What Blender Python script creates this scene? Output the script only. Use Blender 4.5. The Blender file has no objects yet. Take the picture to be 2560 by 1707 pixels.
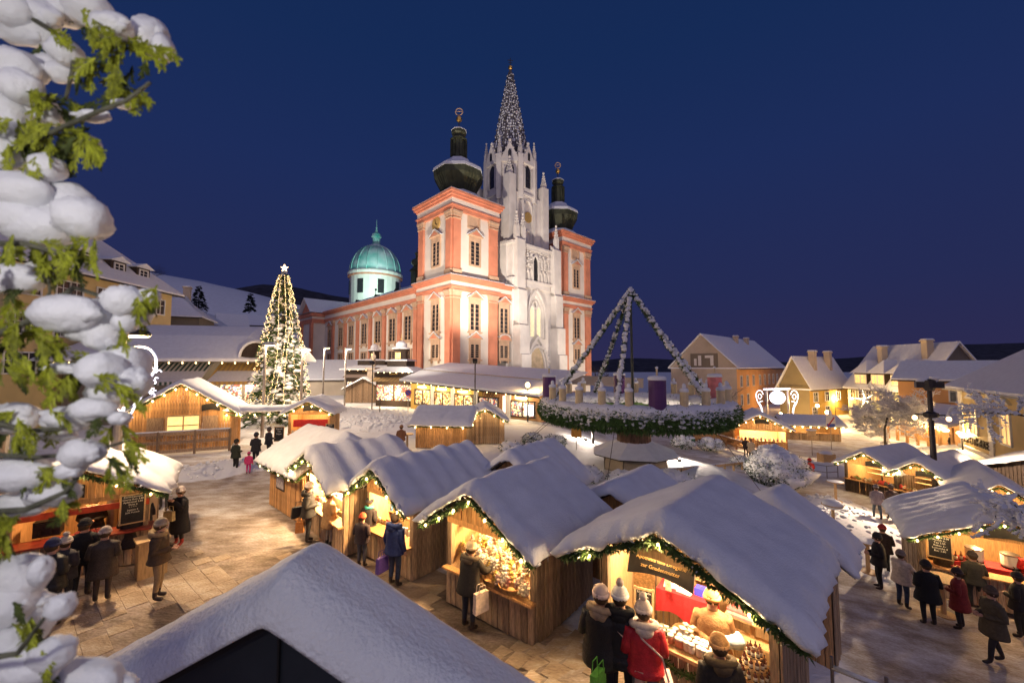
import bpy, math, random
from mathutils import Vector, Matrix, noise as mnoise
random.seed(7)
R = math.radians
SC = bpy.context.scene
COL = SC.collection

# ---------------------------------------------------------------- camera
CAMH, FPX, PITCH = 5.6, 1000.0, R(3.45)
cam_d = bpy.data.cameras.new('camera')
cam = bpy.data.objects.new('camera', cam_d); COL.objects.link(cam)
cam.location = (0, 0, CAMH); cam.rotation_euler = (R(90) + PITCH, 0, 0)
cam_d.sensor_width = 36; cam_d.lens = 36 * FPX / 2560
cam_d.clip_start = .05; cam_d.clip_end = 4000
cam_d.dof.use_dof = True; cam_d.dof.focus_distance = 15; cam_d.dof.aperture_fstop = 1.4
SC.camera = cam
# ---------------------------------------------------------------- dusk sky
W = bpy.data.worlds.new('World'); SC.world = W; W.use_nodes = True
nt = W.node_tree; nt.nodes.clear()
o_ = nt.nodes.new('ShaderNodeOutputWorld'); bg = nt.nodes.new('ShaderNodeBackground')
tc = nt.nodes.new('ShaderNodeTexCoord'); sx = nt.nodes.new('ShaderNodeSeparateXYZ'); rp = nt.nodes.new('ShaderNodeValToRGB')
nt.links.new(tc.outputs['Generated'], sx.inputs[0]); nt.links.new(sx.outputs[2], rp.inputs[0])
nt.links.new(rp.outputs[0], bg.inputs[0]); nt.links.new(bg.outputs[0], o_.inputs[0])
els = rp.color_ramp.elements
els[0].position = 0.0; els[0].color = (.027, .024, .080, 1)
els[1].position = 1.0; els[1].color = (.006, .020, .082, 1)
for p_, c_ in ((.16, (.019, .025, .092, 1)), (.42, (.0125, .026, .104, 1)), (.62, (.008, .0245, .096, 1))):
    e_ = els.new(p_); e_.color = c_
bg.inputs[1].default_value = .86
# soft afterglow of the sky behind the photographer
sun_d = bpy.data.lights.new('sun', 'SUN'); sun = bpy.data.objects.new('sun', sun_d); COL.objects.link(sun)
sun_d.energy = .44; sun_d.angle = R(100); sun_d.color = (1.0, .82, .98)
sun.rotation_euler = (R(60), 0, R(16))
SC.view_settings.view_transform = 'Standard'; SC.view_settings.look = 'None'
SC.view_settings.exposure = .18; SC.view_settings.gamma = 1; SC.view_settings.use_curve_mapping = False
SC.cycles.use_denoising = True
SC.cycles.max_bounces = 6; SC.cycles.diffuse_bounces = 3; SC.cycles.glossy_bounces = 2
SC.cycles.transmission_bounces = 2; SC.cycles.transparent_max_bounces = 4
SC.cycles.sample_clamp_indirect = 4; SC.cycles.sample_clamp_direct = 0
SC.cycles.caustics_reflective = False; SC.cycles.caustics_refractive = False

# ---------------------------------------------------------------- survey helpers (display pixels of the survey sheet -> metres)
KD = 2560 / 2352
def _ray(u, v):
    x = (u * KD - 1280) / FPX; z = -(v * KD - 853.5) / FPX
    return x, math.cos(PITCH) - math.sin(PITCH) * z, math.sin(PITCH) + math.cos(PITCH) * z
def sstep(a, b, t):
    t = min(1, max(0, (t - a) / (b - a))); return t * t * (3 - 2 * t)
def tz(x, y):
    """height of the square: level on the left, falling to the right"""
    sp = math.log1p(math.exp(min(40, (x - 4.0) * 1.2))) / 1.2
    z = -3.1 * (1 - math.exp(-sp / 9.0))
    d = math.hypot(x - 8.0, y - 26.0); k = 1 - sstep(4.5, 9.5, d)
    z = z * (1 - k) + (-.95) * k
    return z + .34 * (1 - sstep(1.6, 4.0, math.hypot(x - 2.3, y - 5.6)))
def gp(u, v, dz=0):
    z = dz; x, y, zz = _ray(u, v)
    for _ in range(60):
        t = (z - CAMH) / zz; z = .5 * z + .5 * (tz(x * t, y * t) + dz)
    return Vector((x * t, y * t, z))
def at(u, v, Y):
    x, y, zz = _ray(u, v); t = Y / y
    return Vector((x * t, Y, CAMH + zz * t))

# ---------------------------------------------------------------- mesh builder
def nz(x, y=0., z=0.): return mnoise.noise(Vector((x, y, z)))
class MB:
    def __init__(s): s.v = []; s.f = []; s.m = []
    def add(s, vs, fs, mi=0):
        o = len(s.v); s.v.extend(vs); s.f.extend([tuple(i + o for i in f) for f in fs]); s.m.extend([mi] * len(fs)); return s
    def box(s, c, sz, rz=0, mi=0, tp=1.0):
        hx, hy, hz = sz[0] / 2, sz[1] / 2, sz[2] / 2; ca, sa = math.cos(rz), math.sin(rz); vs = []
        for z, k in ((-hz, 1), (hz, tp)):
            for x, y in ((-hx, -hy), (hx, -hy), (hx, hy), (-hx, hy)):
                x *= k; y *= k; vs.append((c[0] + x * ca - y * sa, c[1] + x * sa + y * ca, c[2] + z))
        return s.add(vs, [(0, 3, 2, 1), (4, 5, 6, 7), (0, 1, 5, 4), (1, 2, 6, 5), (2, 3, 7, 6), (3, 0, 4, 7)], mi)
    def bar(s, p, q, w, h=None, mi=0, up=(0, 0, 1)):
        h = w if h is None else h
        p, q = Vector(p), Vector(q); d = (q - p).normalized(); u = Vector(up)
        if abs(d.dot(u)) > .98: u = Vector((0, 1, 0))
        a = d.cross(u).normalized() * (w / 2); b = a.cross(d).normalized() * (h / 2)
        vs = [tuple(x) for x in (p - a - b, p + a - b, p + a + b, p - a + b, q - a - b, q + a - b, q + a + b, q - a + b)]
        return s.add(vs, [(0, 1, 2, 3), (4, 7, 6, 5), (0, 4, 5, 1), (1, 5, 6, 2), (2, 6, 7, 3), (3, 7, 4, 0)], mi)
    def tube(s, pts, rs, n=6, mi=0, cap=True):
        pts = [Vector(p) for p in pts]
        if not isinstance(rs, (list, tuple)): rs = [rs] * len(pts)
        vs, fs = [], []; last = None
        for i, p in enumerate(pts):
            d = (pts[min(i + 1, len(pts) - 1)] - pts[max(i - 1, 0)])
            d = d.normalized() if d.length > 1e-9 else Vector((0, 0, 1))
            a = last - d * last.dot(d) if last is not None else (Vector((1, 0, 0)) if abs(d.x) < .9 else Vector((0, 1, 0)))
            a = (a - d * a.dot(d)).normalized(); last = a; b = d.cross(a)
            for k in range(n):
                t = 2 * math.pi * k / n; vs.append(tuple(p + (a * math.cos(t) + b * math.sin(t)) * rs[i]))
        for i in range(len(pts) - 1):
            for k in range(n):
                k2 = (k + 1) % n; fs.append((i * n + k, i * n + k2, (i + 1) * n + k2, (i + 1) * n + k))
        if cap: fs.append(tuple(range(n - 1, -1, -1))); fs.append(tuple((len(pts) - 1) * n + k for k in range(n)))
        return s.add(vs, fs, mi)
    def lathe(s, prof, c=(0, 0, 0), n=16, mi=0, a0=0.0, sx=1.0, sy=1.0):
        vs, fs = [], []
        for r, z in prof:
            for k in range(n):
                t = a0 + 2 * math.pi * k / n; vs.append((c[0] + r * math.cos(t) * sx, c[1] + r * math.sin(t) * sy, c[2] + z))
        for i in range(len(prof) - 1):
            for k in range(n):
                k2 = (k + 1) % n; fs.append((i * n + k, i * n + k2, (i + 1) * n + k2, (i + 1) * n + k))
        fs.append(tuple(range(n - 1, -1, -1))); fs.append(tuple((len(prof) - 1) * n + k for k in range(n)))
        return s.add(vs, fs, mi)
    def slab(s, poly, o, a, b, d, mi=0):
        """polygon (in axes a,b from origin o) extruded by vector d"""
        o, a, b, d = Vector(o), Vector(a), Vector(b), Vector(d); n = len(poly)
        base = [o + a * p[0] + b * p[1] for p in poly]
        vs = [tuple(x) for x in base] + [tuple(x + d) for x in base]
        fs = [tuple(range(n - 1, -1, -1)), tuple(range(n, 2 * n))] + [(i, (i + 1) % n, n + (i + 1) % n, n + i) for i in range(n)]
        return s.add(vs, fs, mi)
    def ball(s, c, r, mi=0, nu=8, nv=6, jit=0.0, seed=0.0, fr=1.5):
        rx, ry, rz = r if isinstance(r, (list, tuple)) else (r, r, r); vs = [(0, 0, 1)]; fs = []
        for i in range(1, nv):
            t = math.pi * i / nv
            for k in range(nu):
                p = 2 * math.pi * k / nu; vs.append((math.sin(t) * math.cos(p), math.sin(t) * math.sin(p), math.cos(t)))
        vs.append((0, 0, -1)); L = len(vs) - 1
        out = []
        for x, y, z in vs:
            k = 1 + (jit * (nz(x * fr + seed, y * fr + seed * 1.7, z * fr - seed) + .5 * nz(x * fr * 2.3 - seed, y * fr * 2.3, z * fr * 2.3 + seed)) if jit else 0)
            out.append((c[0] + x * rx * k, c[1] + y * ry * k, c[2] + z * rz * k))
        for k in range(nu):
            fs.append((0, 1 + k, 1 + (k + 1) % nu)); b0 = 1 + (nv - 2) * nu; fs.append((L, b0 + (k + 1) % nu, b0 + k))
        for i in range(nv - 2):
            for k in range(nu):
                k2 = (k + 1) % nu; a = 1 + i * nu; fs.append((a + k, a + nu + k, a + nu + k2, a + k2))
        return s.add(out, fs, mi)
    def leaf(s, p, d, w, l, mi=0):
        """a small pointed leaf / needle tuft: two crossing triangles"""
        p, d = Vector(p), Vector(d).normalized(); a = d.cross(Vector((random.gauss(0, 1), random.gauss(0, 1), random.gauss(0, 1))))
        if a.length < 1e-4: a = Vector((1, 0, 0))
        a = a.normalized() * w; t = p + d * l; m = p + d * l * .45
        s.add([tuple(p), tuple(m + a), tuple(t), tuple(m - a)], [(0, 1, 2, 3)], mi); return s
    def mesh(s, name, mats, smooth=False):
        me = bpy.data.meshes.new(name); me.from_pydata(s.v, [], s.f)
        for m in (mats if isinstance(mats, (list, tuple)) else [mats]): me.materials.append(m)
        if any(s.m): me.polygons.foreach_set('material_index', s.m)
        if smooth: me.polygons.foreach_set('use_smooth', [True] * len(s.f))
        me.update(); return me
    def build(s, name, mats, parent=None, smooth=False, **kw):
        return obj(name, s.mesh(name, mats, smooth), parent, **kw)
def obj(name, me, parent=None, loc=None, rot=None, label=None, cat=None, group=None, kind=None):
    o = bpy.data.objects.new(name, me); COL.objects.link(o)
    if parent: o.parent = parent
    if loc is not None: o.location = loc
    if rot is not None: o.rotation_euler = rot
    tag(o, label, cat, group, kind); return o
def tag(o, label=None, cat=None, group=None, kind=None):
    if label: o['label'] = label
    if cat: o['category'] = cat
    if group: o['group'] = group
    if kind: o['kind'] = kind
    return o
def empty(name, loc, rz=0, label=None, cat=None, group=None):
    o = bpy.data.objects.new(name, None); COL.objects.link(o); o.location = loc; o.rotation_euler = (0, 0, rz)
    o.empty_display_size = .2
    return tag(o, label, cat, group)
def lamp(name, loc, power, color=(1, .62, .28), radius=.08, parent=None, kind='POINT', aim=None, size=R(100), blend=.6):
    l = bpy.data.lights.new(name, kind); l.energy = power; l.color = color; l.shadow_soft_size = radius
    o = bpy.data.objects.new(name, l); COL.objects.link(o); o.location = loc
    if parent: o.parent = parent
    if kind == 'SPOT':
        l.spot_size = size; l.spot_blend = blend
        o.rotation_euler = (Vector(aim) - Vector(loc)).to_track_quat('-Z', 'Y').to_euler()
    return o
def text(body, size, parent, loc, rot, mat, name='lettering', ext=.01, align='CENTER', kind=None):
    c = bpy.data.curves.new('t', 'FONT'); c.body = body; c.size = size; c.extrude = ext; c.align_x = align; c.resolution_u = 2
    t = bpy.data.objects.new('t', c); COL.objects.link(t)
    dg = bpy.context.evaluated_depsgraph_get(); me = bpy.data.meshes.new_from_object(t.evaluated_get(dg))
    bpy.data.objects.remove(t); me.materials.clear(); me.materials.append(mat)
    return obj(name, me, parent, loc, rot)

# ---------------------------------------------------------------- materials
def mat(name, col, rough=.7, var=.25, scale=6., bump=0., bscale=30., metal=0., emit=None, es=0., stretch=None, isl=0., spec=.3, col2=None, coat=0.):
    m = bpy.data.materials.new(name); m.use_nodes = True; t = m.node_tree; b = t.nodes['Principled BSDF']
    b.inputs['Roughness'].default_value = rough; b.inputs['Metallic'].default_value = metal
    b.inputs['Specular IOR Level'].default_value = spec
    if coat: b.inputs['Coat Weight'].default_value = coat
    N = t.nodes.new; Lk = t.links.new
    tc = N('ShaderNodeTexCoord'); mp = N('ShaderNodeMapping'); Lk(tc.outputs['Object'], mp.inputs[0])
    if stretch: mp.inputs['Scale'].default_value = stretch
    n = N('ShaderNodeTexNoise'); n.inputs['Scale'].default_value = scale; n.inputs['Detail'].default_value = 5; Lk(mp.outputs[0], n.inputs['Vector'])
    r = N('ShaderNodeMapRange'); r.inputs[1].default_value = .3; r.inputs[2].default_value = .7
    r.inputs[3].default_value = 0; r.inputs[4].default_value = 1; Lk(n.outputs[0], r.inputs[0])
    mx = N('ShaderNodeMix'); mx.data_type = 'RGBA'; Lk(r.outputs[0], mx.inputs[0])
    c2 = col2 if col2 else tuple(min(1, c * (1 + var)) for c in col); c1 = col if col2 else tuple(c * (1 - var) for c in col)
    mx.inputs[6].default_value = (*c1, 1); mx.inputs[7].default_value = (*c2, 1); out = mx.outputs[2]
    if isl:
        g = N('ShaderNodeNewGeometry'); oi = N('ShaderNodeObjectInfo'); ad = N('ShaderNodeMath'); ad.operation = 'ADD'
        Lk(g.outputs['Random Per Island'], ad.inputs[0]); Lk(oi.outputs['Random'], ad.inputs[1])
        fr = N('ShaderNodeMath'); fr.operation = 'FRACT'; Lk(ad.outputs[0], fr.inputs[0])
        r2 = N('ShaderNodeMapRange'); r2.inputs[3].default_value = 1 - isl; r2.inputs[4].default_value = 1 + isl; Lk(fr.outputs[0], r2.inputs[0])
        hs = N('ShaderNodeHueSaturation'); Lk(out, hs.inputs['Color']); Lk(r2.outputs[0], hs.inputs['Value']); out = hs.outputs[0]
    Lk(out, b.inputs['Base Color'])
    if bump:
        n2 = N('ShaderNodeTexNoise'); n2.inputs['Scale'].default_value = bscale; n2.inputs['Detail'].default_value = 4; Lk(mp.outputs[0], n2.inputs['Vector'])
        bp = N('ShaderNodeBump'); bp.inputs['Strength'].default_value = bump; bp.inputs['Distance'].default_value = .05
        Lk(n2.outputs[0], bp.inputs['Height']); Lk(bp.outputs[0], b.inputs['Normal'])
    if emit:
        b.inputs['Emission Color'].default_value = (*emit, 1); b.inputs['Emission Strength'].default_value = es
        m.cycles.emission_sampling = 'NONE'
    return m
M = {}
M['snow'] = mat('snow', (.80, .82, .86), .6, .05, 3, .45, 34, spec=.3)
M['snowfar'] = mat('snow_far', (.76, .79, .84), .7, .06, .6)
M['snowlump'] = mat('snow_lump', (.85, .86, .89), .6, .03, 6, .22, 60)
M['ice'] = mat('ice', (.62, .68, .76), .12, .05, spec=.6)
M['honey'] = mat('honey_wood', (.50, .27, .11), .65, .35, 7, .3, 24, stretch=(5, 5, .6), isl=.28)
M['pale'] = mat('pale_wood', (.52, .34, .17), .6, .25, 7, .2, 24, stretch=(5, 5, .6), isl=.2)
M['grey'] = mat('weathered_wood', (.35, .24, .15), .75, .4, 7, .4, 26, stretch=(5, 5, .6), isl=.35)
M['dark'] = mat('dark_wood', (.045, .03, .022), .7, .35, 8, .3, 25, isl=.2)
M['garl'] = mat('fir_green', (.045, .085, .022), .6, .5, 9, isl=.4)
M['twig'] = mat('twig_brown', (.06, .045, .035), .8, .3, 9)
M['frost'] = mat('frosted_twig', (.72, .71, .72), .7, .3, 9)
M['bulb'] = mat('warm_bulb', (1, .8, .5), .4, 0, emit=(1, .64, .26), es=7)
M['bulbw'] = mat('white_bulb', (1, 1, 1), .4, 0, emit=(.80, .80, 1), es=1.7)
M['tube'] = mat('light_tube', (1, 1, 1), .4, 0, emit=(1, .86, .55), es=6)
M['board'] = mat('chalkboard', (.02, .018, .017), .6, .3, 9)
M['chalk'] = mat('chalk', (.7, .66, .58), .8, .1)
M['gold'] = mat('gold', (.85, .52, .14), .3, .1, metal=1.)
M['goldpaint'] = mat('gold_paint', (.55, .36, .12), .45, .2)
M['steel'] = mat('brushed_steel', (.33, .29, .26), .35, .12, 6, metal=.85)
M['dsteel'] = mat('dark_steel', (.05, .045, .045), .4, .2, 6, metal=.5)
M['black'] = mat('black_paint', (.015, .014, .015), .5, .2)
M['white'] = mat('white_paint', (.72, .70, .66), .6, .06)
M['red'] = mat('red_cloth', (.42, .025, .03), .75, .2, 12, .2, 60)
M['glass'] = mat('dark_glass', (.03, .028, .03), .12, .3, 3, spec=.6)
# ================================================================ ground, pavers, hills
def posmat(name, stops, scale, rough=.8, bump=.4, bscale=9, attr=None, fine=14.):
    m = bpy.data.materials.new(name); m.use_nodes = True; t = m.node_tree; b = t.nodes['Principled BSDF']; N = t.nodes.new; Lk = t.links.new
    b.inputs['Roughness'].default_value = rough; b.inputs['Specular IOR Level'].default_value = .35
    g = N('ShaderNodeNewGeometry')
    mp = N('ShaderNodeMapping'); mp.inputs['Rotation'].default_value = (0, 0, R(30)); mp.inputs['Scale'].default_value = (1, 2.2, 1); Lk(g.outputs['Position'], mp.inputs[0])
    n1 = N('ShaderNodeTexNoise'); n1.inputs['Scale'].default_value = scale; n1.inputs['Detail'].default_value = 6; n1.inputs['Roughness'].default_value = .65; Lk(mp.outputs[0], n1.inputs['Vector'])
    n2 = N('ShaderNodeTexNoise'); n2.inputs['Scale'].default_value = fine; n2.inputs['Detail'].default_value = 3; Lk(mp.outputs[0], n2.inputs['Vector'])
    ad = N('ShaderNodeMath'); ad.operation = 'MULTIPLY_ADD'; Lk(n2.outputs[0], ad.inputs[0]); ad.inputs[1].default_value = .35; Lk(n1.outputs[0], ad.inputs[2])
    val = ad.outputs[0]
    if attr:
        a = N('ShaderNodeAttribute'); a.attribute_name = attr
        m2 = N('ShaderNodeMath'); m2.operation = 'MULTIPLY_ADD'; Lk(a.outputs['Fac'], m2.inputs[0]); m2.inputs[1].default_value = 1.05; Lk(val, m2.inputs[2])
        m3 = N('ShaderNodeMath'); m3.operation = 'SUBTRACT'; Lk(m2.outputs[0], m3.inputs[0]); m3.inputs[1].default_value = .62; val = m3.outputs[0]
    r = N('ShaderNodeValToRGB'); e = r.color_ramp.elements
    e[0].position, e[0].color = stops[0][0], (*stops[0][1], 1); e[1].position, e[1].color = stops[-1][0], (*stops[-1][1], 1)
    for p, c in stops[1:-1]: q = e.new(p); q.color = (*c, 1)
    Lk(val, r.inputs[0]); Lk(r.outputs[0], b.inputs['Base Color'])
    n3 = N('ShaderNodeTexNoise'); n3.inputs['Scale'].default_value = bscale; n3.inputs['Detail'].default_value = 5; Lk(mp.outputs[0], n3.inputs['Vector'])
    bp = N('ShaderNodeBump'); bp.inputs['Strength'].default_value = bump; bp.inputs['Distance'].default_value = .08; Lk(n3.outputs[0], bp.inputs['Height']); Lk(bp.outputs[0], b.inputs['Normal'])
    return m
M['ground'] = posmat('trampled_snow_ground', [(.02, (.10, .072, .05)), (.2, (.20, .15, .11)), (.38, (.36, .29, .24)), (.62, (.60, .57, .56)), (.8, (.80, .81, .84))], .9, .75, .55, 7, 'snow')
M['paver'] = posmat('paver_stone', [(.3, (.14, .095, .06)), (.5, (.25, .175, .115)), (.7, (.38, .29, .20)), (.9, (.52, .45, .38))], 1.1, .5, .5, 14)
mounds = [(-17, 43, 8, 6, .2, .8), (-11, 38, 5, 3.5, -.2, .45), (-22, 48, 5, 3, .4, .6), (15.4, 18.6, 2.2, 4.4, -.62, .55), (18.2, 23.0, 1.6, 2.6, -.62, .4),
          (-15.5, 21.8, 3.5, 1.6, .55, .5), (24.5, 33.5, 4.5, 2.6, -.2, .5), (33, 33, 3, 2, 0, .4), (5, 19, 4, 1.4, -.5, .3), (-8.5, 17.3, 1.6, .5, -.75, .22)]
def moundz(x, y):
    h = 0
    for mx, my, a, b, r, k in mounds:
        dx, dy = x - mx, y - my; u = dx * math.cos(r) + dy * math.sin(r); v = -dx * math.sin(r) + dy * math.cos(r)
        q = (u / a) ** 2 + (v / b) ** 2
        if q < 2.5: h = max(h, k * math.exp(-q * 1.6))
    return h
E0 = Vector((math.cos(R(-38)), math.sin(R(-38)), 0)); N0 = Vector((-E0.y, E0.x, 0)); F0 = Vector((-1.0, 9.3, 0))
def lane(x, y):           # distance in front of the stall row (negative side) and along it
    d = Vector((x, y, 0)) - F0; return d.dot(E0), d.dot(N0)
def snowcov(x, y):
    s = .80
    a, b = lane(x, y)
    if y < 40 and b < 1.0: s = .33 - .16 * sstep(9, 0, abs(a + 2)) - .05
    if x < -5 and y > 15 and b < 9: s = .34 + .18 * sstep(17, 26, y)
    if x < -10 and y > 25: s = .72
    if x > 7 and b > -1.5: s = .36 + .14 * sstep(16, 30, y)
    d = math.hypot(x - 8, y - 26)
    if d < 10: s = max(s, .78)
    if 11 > x > -4 and 14 < y < 34 and b > 2.5: s = max(s, .66)
    if y > 38 and -9 < x < 14 and y < 58: s = .5
    if x > 22 and y > 30: s = .60
    if y > 75: s = .85
    if moundz(x, y) > .08: s = 1.0
    return s
def axis(lo, a, b, hi, st):
    out = [lo]; k = 0
    g = []; t = a
    w = st
    while t > lo: g.append(t); w *= 1.45; t -= w
    out = [lo] + g[::-1]; t = a + st
    while t < b: out.append(t); t += st
    w = st
    while t < hi: out.append(t); w *= 1.45; t += w
    return out + [hi]
gx = axis(-900, -40, 46, 900, .5); gy = axis(-60, 3, 62, 1500, .5)
g = MB(); cov = []
for j, y in enumerate(gy):
    for i, x in enumerate(gx):
        s = snowcov(x, y); a, b = lane(x, y)
        z = tz(x, y)
        if y < 66 and abs(x) < 60:
            z += moundz(x, y) * (1 + .35 * nz(x * 1.3, y * 1.3)) + max(0, s - .55) * .16 * nz(x * .9, y * .9, 3) + .02 * nz(x * 2.2, y * 2.2)
            if b < .6 and y < 22: z = min(z, tz(x, y)) - .012
        g.v.append((x, y, z)); cov.append(min(1, max(0, s + .12 * nz(x * .35, y * .35, 9) + .14 * nz(x * 1.1, y * 1.1, 4))))
nxg = len(gx)
g.f = [(j * nxg + i, j * nxg + i + 1, (j + 1) * nxg + i + 1, (j + 1) * nxg + i) for j in range(len(gy) - 1) for i in range(nxg - 1)]; g.m = [0] * len(g.f)
ground = g.build('ground', M['ground'], smooth=True, kind='structure', label='trampled snow and slush covering the market square')
at_ = ground.data.attributes.new('snow', 'FLOAT', 'POINT'); at_.data.foreach_set('value', cov)

# pavers: square slabs set in rows along the stalls
def todisp(p):
    Z = p.z - CAMH; a = math.cos(PITCH) * p.y + math.sin(PITCH) * Z; b = -math.sin(PITCH) * p.y + math.cos(PITCH) * Z
    return (1280 + FPX * p.x / a) / KD, (853.5 - FPX * b / a) / KD
pm = []
for k in range(6):
    h = MB(); w = .1985 - .002 * random.random(); t = .02
    q = [(-w, -w), (w, -w), (w, w), (-w, w)]; zz = [random.uniform(-.004, .004) for _ in q]
    h.add([(x, y, -t) for x, y in q] + [(x, y, zz[i] - .006) for i, (x, y) in enumerate(q)] + [(x * .95, y * .95, zz[i]) for i, (x, y) in enumerate(q)],
          [(0, 1, 5, 4), (1, 2, 6, 5), (2, 3, 7, 6), (3, 0, 4, 7), (4, 5, 9, 8), (5, 6, 10, 9), (6, 7, 11, 10), (7, 4, 8, 11), (8, 9, 10, 11)])
    pm.append(h)
pmesh = [h.mesh('paver', M['paver']) for h in pm]
cells = []
for i in range(-45, 24):
    for j in range(-16, 3):
        c = F0 + E0 * ((i + (.5 if j % 2 else 0)) * .40) + N0 * (j * .40 - .05)
        if c.y < 3.5: continue
        c.z = tz(c.x, c.y) + .003 + random.uniform(-.003, .004)
        X, Y = todisp(c)
        hid = Y > 1262 + (725 - X) * .495 if X < 725 else Y > 1262 + (X - 725) * .61
        if X < 70 or X > 2352 or Y > 1590 or hid or c.y > 12.6 or nz(c.x * .6, c.y * .6, 5) + .5 * nz(c.x * 1.7, c.y * 1.7, 2) > -.05 + (11.0 - c.y) * .09: continue
        cells.append((c.length, c))
cells.sort(key=lambda q: q[0])
rest = MB()
for k, (dd, c) in enumerate(cells):
    if k < 290: obj('paver', pmesh[k % 6], ground, c, (random.uniform(-.006, .006), random.uniform(-.006, .006), R(-38) + random.choice((0, 1, 2, 3)) * R(90)))
    else:
        h = pm[k % 6]; ca, sa = math.cos(R(-38)), math.sin(R(-38))
        rest.add([(c.x + x * ca - y * sa, c.y + x * sa + y * ca, c.z + z) for x, y, z in h.v], h.f)
if rest.v: rest.build('far_pavers', M['paver'], ground, kind='stuff')

# hills behind the town
def hill(name, pts, Y, back, m, label, seed):
    h = MB(); n = 60; rows = 14
    us = [p[0] for p in pts]
    for j in range(rows + 1):
        t = j / rows
        for i in range(n + 1):
            u = us[0] + (us[-1] - us[0]) * i / n
            k = max(q for q in range(len(pts) - 1) if pts[q][0] <= u + 1e-6)
            f = (u - pts[k][0]) / (pts[k + 1][0] - pts[k][0]); v = pts[k][1] * (1 - f) + pts[k + 1][1] * f
            top = at(u, v, Y + back); base = at(u, 842, Y)
            x = base.x * (1 - t) + top.x * t; y = base.y * (1 - t) + top.y * t
            z = -4 + (top.z + 4) * (math.sin(t * math.pi / 2) ** 1.2) + 1.2 * nz(x * .03 + seed, y * .03)
            h.v.append((x, y, z))
    for i in range(n + 1):
        x, y, z = h.v[rows * (n + 1) + i]; h.v.append((x, y + 220, -4))
    h.f = [(j * (n + 1) + i, j * (n + 1) + i + 1, (j + 1) * (n + 1) + i + 1, (j + 1) * (n + 1) + i) for j in range(rows + 1) for i in range(n)]; h.m = [0] * len(h.f)
    return h.build(name, m, smooth=True, kind='structure', label=label)
M['wood_hill'] = mat('wooded_slope', (.040, .040, .055), .9, .5, .12, .6, .3)
hill('snowy_hill', [(-250, 560), (120, 600), (330, 628), (460, 650), (580, 678), (700, 705), (840, 740)], 170, 110, M['snowfar'], 'snow covered meadow slope rising behind the left roofs', 1)
hill('wooded_hill', [(430, 720), (520, 668), (600, 655), (680, 662), (760, 680), (900, 700), (1100, 760), (1300, 836)], 420, 160, M['wood_hill'], 'dark wooded ridge on the horizon beyond the church dome', 5)
hill('blue_hill', [(1250, 838), (1450, 822), (1600, 828), (1800, 832), (2050, 815), (2200, 792), (2360, 788), (2700, 770)], 520, 200, M['wood_hill'], 'low far ridge above the roofs on the downhill side', 9)

cl = MB(); rc = random.Random(31)
for k in range(900):
    mx, my, a, b, r, hh = rc.choice(mounds[:6] + mounds[:3]); t = rc.uniform(0, 6.28); f = rc.random() ** .6 * 1.15; u, v = a * f * math.cos(t), b * f * math.sin(t); x, y = mx + u * math.cos(r) - v * math.sin(r), my + u * math.sin(r) + v * math.cos(r)
    e = rc.uniform(.05, .17) * (1.5 if y > 35 else .8); cl.ball((x, y, tz(x, y) + moundz(x, y) + e * .1), (e, e * rc.uniform(.7, 1.1), e * .7), 0, 6, 5, .6, k)
cl.build('snow_clods', M['snow'], ground, smooth=True, kind='stuff')
# ================================================================ the basilica
M['plaster'] = mat('white_plaster', (.76, .69, .61), .85, .07, .5, .12, 3)
M['salmon'] = mat('salmon_plaster', (.62, .24, .145), .85, .14, .7, .15, 3)
M['frame'] = mat('sandstone', (.55, .37, .25), .85, .15, 1.2, .2, 6)
M['gothic'] = mat('pale_gothic_stone', (.72, .68, .64), .85, .10, .6, .2, 2.5)
M['copper'] = mat('dark_roof_metal', (.060, .066, .040), .5, .4, .8, .3, 3, metal=.25)
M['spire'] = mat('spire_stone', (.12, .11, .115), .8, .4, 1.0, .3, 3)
M['green'] = mat('green_copper', (.09, .46, .38), .5, 0, .28, metal=.05, col2=(.62, .72, .70))
M['litglass'] = mat('lit_leaded_glass', (.6, .55, .35), .3, .3, 2.5, emit=(1, .86, .52), es=.55)
CH = empty('basilica', (-9.1, 60, 0), R(44), 'white and salmon baroque basilica with pale gothic spire between two onion towers', 'church')
TW = 9.0; XR = 26.6
wl = MB()
wl.box((4.5, 4.7, 15.2), (TW, 9.4, 30.4 - 0), 0).box((XR + 4.5, 4.7, 15.2), (TW, 9.4, 30.4))
wl.box((17.8, 30.0, 8.6), (35.3, 50.4, 17.2))                                   # nave and aisles
wl.box((17.8, 58.5, 8.6), (41.0, 9.0, 17.0))                                    # transept
wl.build('wall', M['plaster'], CH)
def facade_frame(side):
    # origin, right axis, outward normal
    return (Vector((0, 0, 0)), Vector((1, 0, 0)), Vector((0, -1, 0))) if side == 'f' else (Vector((0, 0, 0)), Vector((0, 1, 0)), Vector((-1, 0, 0)))
def pilaster(side, a, w, z0, z1, off=0., base=True, parent=CH):
    o, ax, n = facade_frame(side); up = Vector((0, 0, 1)); p = MB(); o = o + n * (off - .05)
    p.slab([(a, z0), (a + w, z0), (a + w, z1), (a, z1)], o, ax, up, n * .40)
    e = .14
    for za, zb, ee in ((z1 - 1.25, z1 - 1.05, .10), (z1 - .85, z1 - .35, .10), (z1 - .35, z1, .2)):
        p.slab([(a - ee, za), (a + w + ee, za), (a + w + ee, zb), (a - ee, zb)], o, ax, up, n * (.42 + ee), 1)
    if base:
        p.slab([(a - e, z0), (a + w + e, z0), (a + w + e, z0 + .9), (a - e, z0 + .9)], o, ax, up, n * .55, 1)
    p.build('pilaster', [M['salmon'], M['frame']], parent)
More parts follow.
